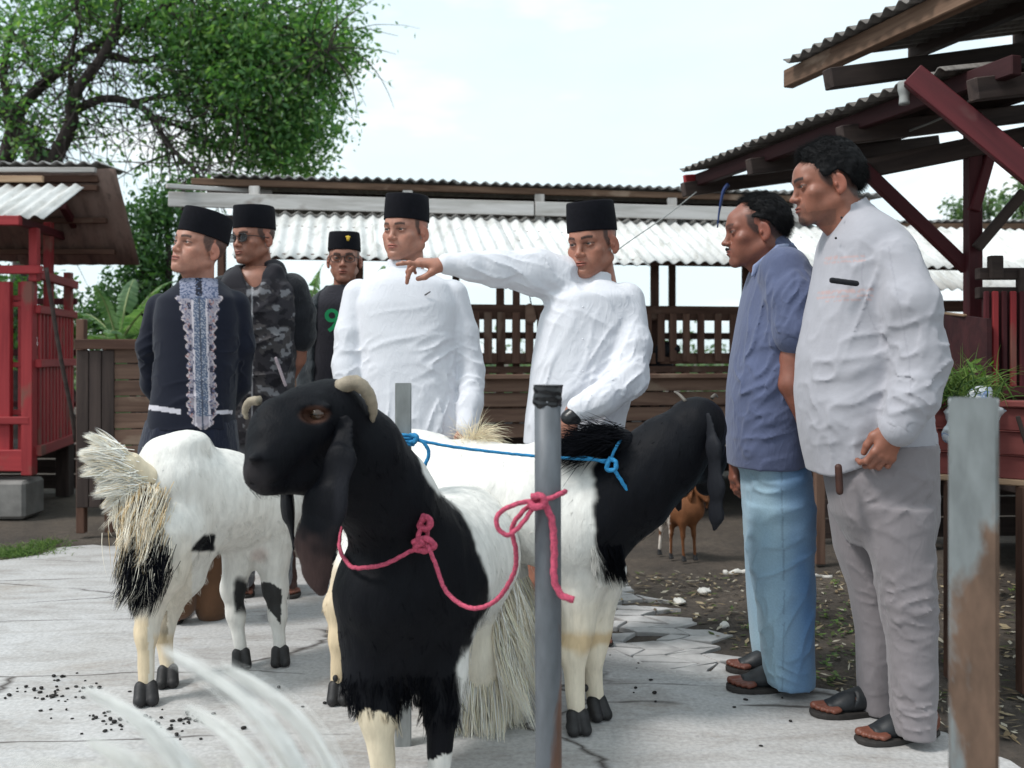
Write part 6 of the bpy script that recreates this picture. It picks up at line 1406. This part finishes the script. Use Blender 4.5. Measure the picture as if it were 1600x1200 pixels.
def shed_left():
    t = thing('goat_shed', 'red painted slatted goat house at the left edge on concrete blocks', 'shed', (-3.4, 6.8, 0)); Y = 6.4
    def B(nm, a, b, w_, h_, m='red', up=(0, 0, 1)): beam(nm, a, b, w_, h_, M[m], t, up=up)
    px = lambda p, y, Yq=Y: P(p, y, Yq)
    # roofs
    roof(t, (-5.62, 6.72, 2.27), (1, 0, 0), (0, -1, -.52), 2.43, .66, M['sheet'], 3, pitch=.095, amp=.014); roof(t, (-5.5, 6.80, 2.445), (1, 0, 0), (0, 1, .04), 2.45, .5, M['sheet_grey'], 3, pitch=.095, amp=.012)
    B('fascia', (-5.6, 6.76, 2.385), (-2.93, 6.76, 2.385), .04, .035, 'grey_wood'); B('fascia', (-5.6, 6.72, 2.315), (-3.28, 6.72, 2.315), .03, .045, 'tan_wood'); B('purlin', (-5.6, 6.86, 2.34), (-2.95, 6.86, 2.34), .05, .05, 'brown_wood')
    roof(t, (-5.4, 6.82, 2.40), (1, 0, 0), (0, .42, -.60), 2.46, .78, M['sheet_brown'], 3, pitch=.12, amp=.004)
    for s in (.12, .38, .64): B('batten', (-5.3, 6.79 + s * .573, 2.375 - s * .82), (-2.96, 6.79 + s * .573, 2.375 - s * .82), .04, .04, 'brown_wood')
    # frame
    zt, zb = px(0, 350)[2], px(0, 742)[2]; xs = px(48, 0)[0]
    B('post', (xs - .01, Y, zb), (xs - .01, Y, px(0, 440)[2]), .075, .075); B('post', (px(54, 0)[0], Y, px(0, 440)[2]), (px(54, 0)[0], Y, px(0, 356)[2]), .055, .055); B('post', (px(4, 0)[0], Y + .02, zb + .1), (px(4, 0)[0], Y + .02, px(0, 440)[2]), .10, .05); B('post', (px(28, 0)[0], Y + .06, zb + .1), (px(28, 0)[0], Y + .06, px(0, 440)[2]), .045, .04)
    B('sill', (-5.4, Y, px(0, 712)[2] - .03), (px(50, 0)[0], Y, px(0, 712)[2] - .03), .07, .14); B('sill', (-5.4, Y - .015, px(0, 652)[2] - .02), (px(50, 0)[0], Y - .015, px(0, 652)[2] - .02), .05, .05); B('rail', (-5.4, Y - .03, px(0, 422)[2]), (px(68, 0)[0], Y - .03, px(0, 422)[2]), .05, .055)
    for i in range(4): x = -3.6 - .32 * i; B('slat', (x, Y + .03, zb + .15), (x, Y + .03, px(0, 430)[2]), .02, .07, up=(1, 0, 0))
    for py in (465, 475, 570, 645): B('rail', (-5.4, Y + .05, px(0, py)[2]), (px(40, 0)[0], Y + .05, px(0, py)[2]), .03, .035)
    xa, ya, xb, yb = px(55, 0)[0], Y + .03, P(116, 0, 7.45)[0], 7.45
    S_ = lambda f, z: np.array((xa + (xb - xa) * f, ya + (yb - ya) * f, z))
    zz_ = lambda py: px(0, py)[2]
    B('rail', S_(0, zz_(428)), S_(1.03, zz_(428)), .05, .06); B('rail', S_(-.02, zz_(483)), S_(1, zz_(483)), .05, .055); B('rail', S_(-.02, zz_(568)), S_(.97, zz_(568)), .06, .055); B('sill', S_(-.02, zz_(705)), S_(.97, zz_(705)), .06, .07)
    for i in range(11):
        f = .05 + i * .088; B('slat', S_(f, zz_(700)), S_(f, zz_(572)), .016, .07, 'red', up=(-.25, .97, 0)); B('slat', S_(f, zz_(564)), S_(f, zz_(488)), .016, .050, 'red', up=(-.25, .97, 0))
    for f in (.42, .98): B('post', S_(f, zz_(700)) + (-.04, 0, 0), S_(f, 2.03 if f < .9 else 1.72) + (-.04, 0, 0), .055, .055)
    B('eave_beam', (-5.4, 6.14, zz_(352) - .005), (px(66, 0)[0] - .01, 6.14, zz_(352) - .005), .05, .06); B('rail', S_(0, zz_(352)) + (0, -.25, 0), S_(1, zz_(352) + .02) , .045, .055, 'dark_red')
    B('brace', (px(98, 0, 6.8)[0], 6.8, P(0, 322, 6.8)[2]), (px(128, 0, 7.3)[0], 7.3, P(0, 372, 7.3)[2]), .045, .05, 'dark_red'); B('floor', (-5.4, 7.0, zb + .12), (xb - .02, 7.0, zb + .12), 1.0, .04, 'dark_wood')
    for f in (.2, .5, .8): B('slat', (-3.9 - f, 7.5, .5), (-3.9 - f, 7.5, 1.7), .02, .06, 'dark_red', up=(1, 0, 0))
    for z in (.7, 1.1, 1.5): B('rail', (-5.4, 7.5, z), (xb, 7.5, z), .03, .05, 'dark_red')
    beam('stilt', (xb - .05, 7.4, 0), (xb - .05, 7.4, .40), .10, .10, M['dark_wood'], t); 
    for z in (.08, .2, .32): beam('dark_backing', (-5.4, 7.6, z), (-3.45, 7.6, z), .02, .11, M['dark_wood'], t)  # same added dark backing below the floor
    for i in range(3): x = -3.36 - i * .85; o = beam('foundation_block', (x - .30, 6.45, .128), (x + .155, 6.45, .128), .28, .25, M['block'], None, bev=.02); tag(o, ['grey concrete block under the right corner of the red goat house', 'grey concrete block under the middle of the red goat house', 'grey concrete block under the far left of the red goat house'][i], 'concrete block', 'foundation blocks')
    V, Q, cp = tube([P(72, 418, 6.25), P(80, 470, 6.28), P(95, 560, 6.32), P(111, 640, 6.36), P(118, 690, 6.40)], .014, None, None, n=8); o = add('bamboo_pole', V, [Q, cp], M['dark_wood'], base=P(72, 418, 6.25)); tag(o, 'dark thin pole leaning across the red slatted wall', 'pole')
# ---------------------------------------------------------------- vegetation
def leaves(C, size, rg, up=.4, asp=.45):
    n = len(C); d = rg.normal(size=(n, 3)); d[:, 2] -= .3; d /= np.linalg.norm(d, axis=1, keepdims=True); e = np.cross(d, rg.normal(size=(n, 3)) + (0, 0, up)); e /= np.linalg.norm(e, axis=1, keepdims=True); s = size * rg.uniform(.6, 1.3, (n, 1)); fo = np.cross(d, e) * s * .12
    V = np.stack([C - d * s, C + e * s * asp + fo, C + d * s, C - e * s * asp + fo], 1).reshape(-1, 3); return V, np.arange(n * 4).reshape(-1, 4)
def tree_big():
    Y = 10.5; t = thing('tree', 'large spreading leafy tree over the red goat house', 'tree', (P(20, 0, Y)[0] - .3, Y, 0)); rg = np.random.default_rng(12)
    L_ = [([(30, 700), (28, 560), (38, 420), (60, 300), (52, 235), (20, 190), (-40, 120)], .24, .12), ([(60, 300), (85, 250), (112, 190), (115, 150), (175, 60), (190, -60)], .15, .06), ([(5, 260), (30, 175), (75, 125), (140, 75), (220, 40), (300, 20)], .13, .04), ([(112, 175), (160, 155), (205, 160), (240, 185), (262, 225), (300, 262), (320, 292)], .085, .02),
          ([(112, 170), (110, 110), (120, 40), (118, -30)], .05, .02), ([(140, 75), (210, 95), (290, 80), (370, 90), (440, 120)], .07, .02), ([(205, 160), (270, 150), (340, 165), (420, 190)], .05, .015), ([(0, 290), (25, 200), (5, 120), (20, 40)], .10, .05), ([(175, 60), (260, 10), (350, -30)], .06, .03), ([(75, 125), (30, 60), (-30, 30)], .06, .02), ([(240, 185), (300, 205), (360, 235), (400, 262)], .04, .012), ([(300, 20), (400, 30), (480, 60), (520, 90)], .04, .012)]
    parts = []; segs = []
    for i, (ps, ra, rb) in enumerate(L_):
        dz = rg.uniform(-.5, .5) if i else 0; pp = [P(a, b, Y + dz * k / len(ps) * 2) for k, (a, b) in enumerate(ps)]; rr = np.linspace(ra, rb, len(pp)) * .62
        V, Q, cp = tube(pp, ra, None, None, n=9, sub=5, rr=rr)
        if i == 0: V[:, :] = V; pp0 = np.array([pp[0][0], Y, 0]); 
        if i == 0:
            V, Q, cp = tube([np.array((pp[0][0] - .05, Y, -.1))] + pp, ra, None, None, n=12, sub=5, rr=[.30] + list(rr)); add('trunk', V, [Q, cp], M['bark'], t)
        else: add('limb', V, [Q, cp], M['bark'], t)
        C = V.reshape(-1, 9 if i else 12, 3).mean(1); segs += list(C[len(C) // 4:])
    segs = np.array(segs)
    # twigs: fine arching branches
    n = 900; r = segs[rg.integers(0, len(segs), n)]; d = rg.normal(size=(n, 3)) * (1, .7, .8) + (.45, 0, -.25); V, Q, _ = strands(r, d, rg.uniform(.4, 1.15, n), rg.uniform(.005, .011, n), grav=.9, curl=1.1, seg=7, seed=4, taper=.8)
    o = add('twigs', V, Q, M['bark'], t); o['kind'] = 'stuff'
    tip = V.reshape(n, 8, 3, 3).mean(2)[:, 3:].reshape(-1, 3)
    cl = [(400, 90, 120, 95, .9, 4200), (330, 60, 90, 80, .8, 2600), (455, 165, 55, 75, .8, 1900), (430, 225, 50, 45, .6, 1000), (370, 215, 75, 40, .5, 700), (480, 60, 60, 60, .7, 1500), (548, 72, 22, 22, .3, 190), (500, 130, 30, 40, .5, 500), (290, 120, 60, 60, .7, 1000), (230, 30, 90, 40, .8, 1200), (90, 15, 110, 35, .8, 1100), (40, 75, 60, 35, .7, 500), (25, 165, 45, 35, .6, 300), (130, 190, 35, 20, .5, 110), (255, 262, 50, 30, .4, 120), (440, 255, 45, 22, .4, 350), (350, 150, 80, 60, .8, 1500), (320, 235, 30, 25, .3, 100), (505, 195, 22, 38, .4, 420), (528, 95, 28, 24, .4, 380), (470, 235, 30, 30, .4, 380), (20, 225, 40, 25, .4, 150), (420, -40, 200, 60, 1.5, 2500), (150, -50, 200, 50, 1.5, 2000)]
    cen = []
    for cx, cy, rx, ry, dep, n in cl:
        # leaf clumps inside the ellipse
        m = max(3, n // 26); a = rg.normal(size=(m, 3)); a /= np.linalg.norm(a, axis=1, keepdims=True); a *= rg.random((m, 1)) ** .45
        cc = np.array([P(cx + q[0] * rx, cy + q[1] * ry, Y + q[2] * dep) for q in a]); k = rg.integers(0, m, int(n * 1.35)); cen.append(cc[k] + rg.normal(size=(len(k), 3)) * (.15, .15, .11))
    cen.append(tip[rg.integers(0, len(tip), 2600)] + rg.normal(size=(2600, 3)) * .07)
    V, Q = leaves(np.concatenate(cen), .040, rg); add('crown', V, Q, M['leaf'], t, smooth=False)
def bush(label, ells, Y, n, size, mat='leaf_dark', seed=1, stem=None, name='bush', cat='bush'):
    rg = np.random.default_rng(seed); c0 = ells[0]; b = P(c0[0], 0, Y); b[2] = 0; t = thing(name, label, cat, b); cen = []
    tot = sum(e[2] * e[3] for e in ells)
    for cx, cy, rx, ry in ells:
        k = int(n * rx * ry / tot); m = max(4, k // 22); a = rg.normal(size=(m, 3)); a /= np.linalg.norm(a, axis=1, keepdims=True); a *= rg.random((m, 1)) ** .4; cc = np.array([P(cx + q[0] * rx, cy + q[1] * ry, Y + q[2] * rx / FP * Y) for q in a]); cen.append(cc[rg.integers(0, m, k)] + rg.normal(size=(k, 3)) * size * 2.2)
    V, Q = leaves(np.concatenate(cen), size, rg); add('foliage', V, Q, M[mat], t, smooth=False)
    for cx, cy, rx, ry in ells:
        V, Q, cp = tube([b + (rg.normal() * .1, 0, -.05), P(cx, (cy + HZ) / 2 + 40, Y), P(cx, cy, Y), P(cx + rx * .3, cy - ry * .6, Y)], .03, None, None, n=6, rr=[.05, .04, .025, .01]); add('stem', V, [Q, cp], M['bark'], t)
def banana(label, px, py0, Y, specs, seed):
    rg = np.random.default_rng(seed); b = P(px, 0, Y); b[2] = 0; t = thing('banana_plant', label, 'banana plant', b, 'banana plants behind the sheds'); top = P(px, py0, Y)
    V, Q, cp = tube([b, (b + top) / 2, top], .09, None, None, n=10, rr=[.12, .10, .06]); add('stem', V, [Q, cp], M['banana'], t)
    for tx, ty, dy, wd in specs:
        tip = P(tx, ty, Y + dy); m = 26; f = np.linspace(0, 1, m); mid = (top * .5 + tip * .5) + (0, 0, np.linalg.norm(tip - top) * .30); C = ((1 - f) ** 2)[:, None] * top + (2 * f * (1 - f))[:, None] * mid + (f ** 2)[:, None] * tip
        T = np.gradient(C, axis=0); T /= np.linalg.norm(T, axis=1, keepdims=True); s = np.cross(T, (0.1, .35, 1)); s /= np.linalg.norm(s, axis=1, keepdims=True); w_ = wd * np.sin(np.pi * np.clip(f * .9 + .08, 0, 1)) ** .6 * (1 + .1 * rg.normal(size=m)); dn = np.array((0, 0, -.28))
        Vl, Ql, k = [], [], 0
        for sd in (-1, 1):
            for q in range(m - 1):
                if rg.random() < .07: continue
                g = rg.uniform(0, .10); a, b_ = C[q], C[q + 1]; dr = dn * rg.uniform(.7, 1.6); e1 = a * (1 - g) + b_ * g + (sd * s[q] + dr) * w_[q]; e2 = b_ + (sd * s[q + 1] + dr) * w_[q + 1]; md = (a + b_) / 2 + (sd * (s[q] + s[q + 1]) / 2 + dr * .6) * (w_[q] + w_[q + 1]) * .26 + (0, 0, .006)
                Vl += [a, b_, e2, e1, md]; Ql += [[k, k+1, k+4], [k+1, k+2, k+4], [k+2, k+3, k+4], [k+3, k, k+4]]; k += 5
        lf = add('leaf', np.array(Vl), np.array(Ql), M['banana'], t, smooth=False); V, Q, cp = tube(C[::3], .008, None, None, n=5, rr=np.linspace(.013, .003, len(C[::3]))); add('midrib', V, [Q, cp], M['banana_rib'], lf)
def vegetation():
    tree_big()
    bush('dense dark leafy bush between the red goat house and the brown shed', [(225, 360, 50, 55), (260, 330, 40, 35), (240, 430, 50, 60), (205, 470, 60, 50), (170, 505, 45, 35), (285, 300, 22, 18)], 9.0, 5200, .036, seed=3)
    bush('low dark shrub standing behind the plank wall at left', [(170, 510, 60, 40), (90, 520, 60, 60), (30, 480, 60, 90), (215, 520, 40, 30)], 9.6, 2600, .04, seed=5)
    banana('banana plant with broad pale leaves just right of the red goat house', 185, 540, 8.4, [(118, 490, .2, .09), (255, 470, -.1, .10), (148, 448, -.2, .09), (236, 520, .2, .09), (128, 530, .1, .08), (210, 436, .3, .08), (268, 440, .3, .08), (172, 520, -.4, .09)], 1)
    banana('banana plant seen between the bespectacled youth and the camouflage vest', 470, 560, 9.0, [(448, 430, 0, .09), (528, 440, .1, .10), (505, 412, .2, .08), (420, 460, .1, .08), (540, 470, .2, .08)], 2)
    banana('banana plant half hidden behind the youth in the black jacket', 585, 560, 9.2, [(555, 430, .1, .09), (620, 440, .1, .09), (535, 460, 0, .09), (600, 415, .3, .08)], 3)
    bush('tuft of pale foliage above the far shed roof at right', [(1510, 332, 26, 14), (1545, 325, 22, 13)], 15, 700, .05, 'far_green', 7, name='tree', cat='tree'); bush('green tree top at the right edge above the far shed', [(1596, 330, 18, 20), (1625, 310, 40, 35)], 14, 900, .06, 'far_green', 8, name='tree', cat='tree')
    rg = np.random.default_rng(31); cen = []
    for k in range(330): a = rg.uniform(-45, 48); h_ = rg.uniform(.5, 1.55); c = np.array((a, 24 + rg.uniform(-3, 4), 0)); m = 170; cen.append(c + rg.normal(size=(m, 3)) * (.55, .6, .30 * h_) + (0, 0, h_ * .55))
    V, Q = leaves(np.concatenate(cen), .10, rg); o = add('far_hedge', V, Q, M['far_green'], smooth=False, base=(0, 0, 0)); tag(o, 'low hazy green thicket in the field beyond the sheds', 'thicket', kind='stuff')
# ---------------------------------------------------------------- posts, ropes, bag
def mat_post(name, base, rust, lo, seed=0.0, soft=.1):
    m, t, b = nodes_of(name); v = coords(t, 'Object', (1, 1, .35), rnd=False); n = nnoise(t, v, 9, 6, .6, .6); n2 = nnoise(t, v, 40, 5)
    c = ramp(t, n2, [(.3, tuple(x * .8 for x in base)), (.7, tuple(min(1, x * 1.15) for x in base))]); tcn = nadd(t, 'ShaderNodeTexCoord'); sp = nadd(t, 'ShaderNodeSeparateXYZ'); t.links.new(tcn.outputs['Object'], sp.inputs[0])
    mr = nadd(t, 'ShaderNodeMapRange'); mr.inputs[1].default_value = lo[0]; mr.inputs[2].default_value = lo[1]; mr.inputs[3].default_value = .22; mr.inputs[4].default_value = -.12; t.links.new(sp.outputs[2], mr.inputs[0])
    mx_ = nadd(t, 'ShaderNodeMapRange'); mx_.inputs[1].default_value = -.04; mx_.inputs[2].default_value = .04; mx_.inputs[3].default_value = -.08; mx_.inputs[4].default_value = .14; t.links.new(sp.outputs[0], mx_.inputs[0])
    ad = nadd(t, 'ShaderNodeMath', operation='ADD'); t.links.new(n, ad.inputs[0]); t.links.new(mr.outputs[0], ad.inputs[1]); ad2 = nadd(t, 'ShaderNodeMath', operation='ADD'); t.links.new(ad.outputs[0], ad2.inputs[0]); t.links.new(mx_.outputs[0], ad2.inputs[1])
    f = ramp(t, ad2.outputs[0], [(.54, G3(0)), (.54 + soft, G3(1))]); rc = ramp(t, n2, [(.3, tuple(x * .55 for x in rust)), (.7, rust)]); t.links.new(mix(t, f, c, rc), b.inputs['Base Color']); b.inputs['Metallic'].default_value = .25; b.inputs['Roughness'].default_value = .55; bump(t, b, n2, .3, .002); return m
def posts_and_ropes():
    def square(label, px, Y, w_, zt, mat, yaw=0):
        c = P(px, 0, Y); t = thing('hitching_post', label, 'post', (c[0], Y, 0), 'hitching posts on the pavement'); bm = bmesh.new(); bmesh.ops.create_cube(bm, size=1); bmesh.ops.scale(bm, vec=(w_, w_, zt), verts=bm.verts); bmesh.ops.translate(bm, vec=(0, 0, zt / 2 - .004), verts=bm.verts)
        top = [f for f in bm.faces if f.normal.z > .9]; r = bmesh.ops.inset_region(bm, faces=top, thickness=.004); bmesh.ops.translate(bm, vec=(0, 0, -.10), verts=list({v for f in top for v in f.verts})); ed = [e for e in bm.edges if abs(e.verts[0].co.z - e.verts[1].co.z) > .5 and abs(abs(e.verts[0].co.x) - w_ / 2) < 1e-4]; bmesh.ops.bevel(bm, geom=ed, offset=w_ * .07, segments=3, affect='EDGES')
        me = bpy.data.meshes.new('post'); bm.to_mesh(me); bm.free(); me.materials.append(mat); o = link('tube', me, t); o.rotation_euler = (0, 0, math.radians(yaw)); return t
    square('square steel post with rust streaks, nearest the camera at right', 1521, 1.52, .071, 1.032, mat_post('rusty_square_post', (.20, .218, .222), (.17, .105, .072), (.42, 1.02), soft=.09), -25.6)
    square('slim grey square post tied with blue rope behind the black goat', 630, 2.70, .045, 1.018, mat_post('grey_square_post', (.27, .28, .275), (.30, .26, .22), (-.4, -.2)), 8)
    m_ = mat_post('steel_pipe', (.115, .125, .14), (.15, .075, .05), (.0, .62)); c = P(858, 0, 2.0); t = thing('hitching_post', 'round steel post with black taped top and pink rope knot', 'post', (c[0], 2.0, 0), 'hitching posts on the pavement'); m_.node_tree
    V, Q, cp = tube([c * (1, 1, 0), c * (1, 1, 0) + (-.002, 0, .5), c * (1, 1, 0) + (-.003, 0, 1.0)], .0275, None, None, n=28, sub=2); add('pipe', V, [Q, cp], m_, t)
    S = Sdf().cone(c * (1, 1, 0) + (-.003, 0, 1.000), c * (1, 1, 0) + (-.003, 0, 1.028), .0305, .0305, .002); S.disp(lambda q: .0008 * np.sin(q[..., 2] * 420 + 40 * q[..., 0]) + .0028 * noise(q * 70, 2)); 
    S.fn(lambda q: np.maximum(q[..., 2] - 1.034, -(q[..., 2] - .994)), c * (1, 1, 0) + (-.05, -.05, .95), c * (1, 1, 0) + (.05, .05, 1.08), .001, op='s') if False else None
    V, Q = S.mesh(.0025, smooth=0); V[:, 2] = np.minimum(V[:, 2], 1.033); add('tape_cap', V, Q, M['black_plastic'], t)
    # pink rope
    pk = mat_plain('pink_rope', (.50, .075, .135), .8, var=.35, scale=160, bst=.6); bl = mat_plain('blue_rope', (.02, .22, .46), .7, var=.3, scale=160, bst=.6)
    t = thing('rope', 'pink rope from the black goat neck to the round post', 'rope', P(740, 950, 2.2)); R = .0050
    def tb(nm, ps, r=R, m=pk, tt=None): V, Q, cp = tube(ps, r, None, None, n=10, sub=8, twist=260); add(nm, V, [Q, cp], m, tt or t)
    tb('neck_loop', C_((560, 888, 2.262), (600, 882, 2.235), (640, 862, 2.252), (664, 850, 2.285), (668, 818, 2.30), (660, 795, 2.32), (640, 778, 2.36), (600, 770, 2.50), (545, 800, 2.50), (530, 850, 2.42), (545, 882, 2.30), (560, 888, 2.262)))
    tb('knot', C_((655, 806, 2.290), (672, 812, 2.27), (668, 826, 2.27), (656, 822, 2.28), (662, 808, 2.275)), .008); tb('knot', C_((645, 848, 2.262), (664, 842, 2.252), (678, 852, 2.252), (664, 860, 2.252), (650, 856, 2.258), (662, 846, 2.245)), .008); tb('strand', C_((658, 822, 2.278), (654, 840, 2.262), (662, 850, 2.256)), .006)
    tb('lead', C_((668, 852, 2.245), (680, 880, 2.22), (698, 925, 2.17), (735, 950, 2.12), (775, 938, 2.08), (803, 895, 2.03), (806, 860, 2.00), (800, 825, 1.985), (818, 798, 1.975), (836, 784, 1.965)))
    tb('bow_loop', C_((838, 783, 1.962), (812, 786, 1.955), (782, 800, 1.955), (776, 820, 1.955), (792, 836, 1.958), (814, 820, 1.96), (838, 786, 1.960))); tb('post_turn', C_((828, 784, 1.968), (858, 779, 1.962), (882, 768, 1.985), (876, 772, 2.03), (840, 784, 2.03), (828, 784, 1.968)))
    tb('knot', C_((830, 776, 1.955), (846, 776, 1.950), (850, 788, 1.950), (834, 792, 1.950), (828, 782, 1.958)), .0075); tb('tail', C_((848, 784, 1.955), (862, 812, 1.957), (866, 860, 1.958), (866, 905, 1.957), (878, 930, 1.955), (897, 937, 1.95)), .0072)
    t2 = thing('rope', 'blue rope from the slim post to the turned goat neck', 'rope', P(800, 710, 2.7)); r2 = .0042
    for k in range(4): z = 679 + k * 5; tb('post_turn', C_((615, z, 2.69), (617, z, 2.655), (643, z + 1, 2.655), (645, z + 1, 2.70), (643, z, 2.745), (616, z, 2.74), (615, z, 2.69)), r2, bl, t2)
    tb('lead', C_((596, 692, 2.72), (616, 686, 2.66), (642, 686, 2.66), (700, 697, 2.67), (770, 706, 2.69), (830, 712, 2.70), (890, 716, 2.70), (950, 720, 2.70)), r2, bl, t2); tb('hanging_end', C_((640, 684, 2.66), (660, 690, 2.65), (670, 708, 2.65), (662, 730, 2.65), (650, 746, 2.65)), r2 * 1.2, bl, t2); tb('knot', C_((640, 680, 2.655), (650, 682, 2.65), (648, 690, 2.65), (638, 690, 2.655)), .007, bl, t2)
    tb('neck_loop', C_((952, 722, 2.70), (962, 700, 2.70), (968, 690, 2.73), (972, 684, 2.82)), r2, bl, t2); tb('neck_loop', C_((946, 722, 2.70), (920, 716, 2.70), (900, 712, 2.72)), r2 * 1.1, bl, t2)
    tb('knot', C_((950, 716, 2.69), (962, 722, 2.685), (960, 734, 2.685), (948, 732, 2.69), (952, 718, 2.685)), .0065, bl, t2); tb('tail', C_((958, 732, 2.69), (970, 750, 2.69), (982, 770, 2.70), (993, 790, 2.71)), .0055, bl, t2)
    # rope end hanging in front, bag with greens on the trough
    m, tn, b = nodes_of('plastic_bag'); b.inputs['Base Color'].default_value = (.62, .66, .72, 1); b.inputs['Roughness'].default_value = .25; v = coords(tn); n = nnoise(tn, v, 9, 4, .5, 1.5); tn.links.new(ramp(tn, n, [(.50, (.62, .65, .68)), (.56, (.16, .26, .50)), (.60, (.60, .62, .66))]), b.inputs['Base Color']); bump(tn, b, n, .5, .01)
    c = P(1525, 640, 3.15); S = Sdf().ell(c + (0, 0, -.02), (.105, .08, .075), .01); S.ell(c + (-.085, -.02, -.075), (.04, .03, .05), .02); S.ell(c + (.02, 0, .05), (.05, .04, .035), .02); S.disp(lambda q: .030 * np.abs(noise(q * 17, 3)) + .008 * np.abs(noise(q * 50, 5))); V, Q = S.mesh(.007, smooth=0); o = add('plastic_bag', V, Q, m, smooth=False, base=c); tag(o, 'crumpled white and blue plastic bag of greens on the feed trough', 'plastic bag')
    rg = np.random.default_rng(6); n = 420; r = P(1500, 625, 3.22) + rg.normal(size=(n, 3)) * (.05, .05, .015); d = np.stack([rg.normal(-.1, .5, n), rg.normal(0, .4, n), np.ones(n)], -1); V, Q, _ = strands(r, d, rg.uniform(.08, .2, n), .003, grav=1.3, curl=.5, seg=5, seed=2); o = add('cut_grass', V, Q, M['grass'], base=P(1500, 625, 3.22)); tag(o, 'bundle of fresh cut green grass on the trough behind the square post', 'cut grass')
    V, Q = leaves(P(1518, 592, 3.2) + rg.normal(size=(60, 3)) * (.025, .03, .03), .018, rg); l_ = add('leaf_cluster', V, Q, M['grass'], o, smooth=False); l_['kind'] = 'stuff'
ground(); shed_main(); shed_far(); shed_right(); shed_left(); vegetation()
people(); goats(); posts_and_ropes()
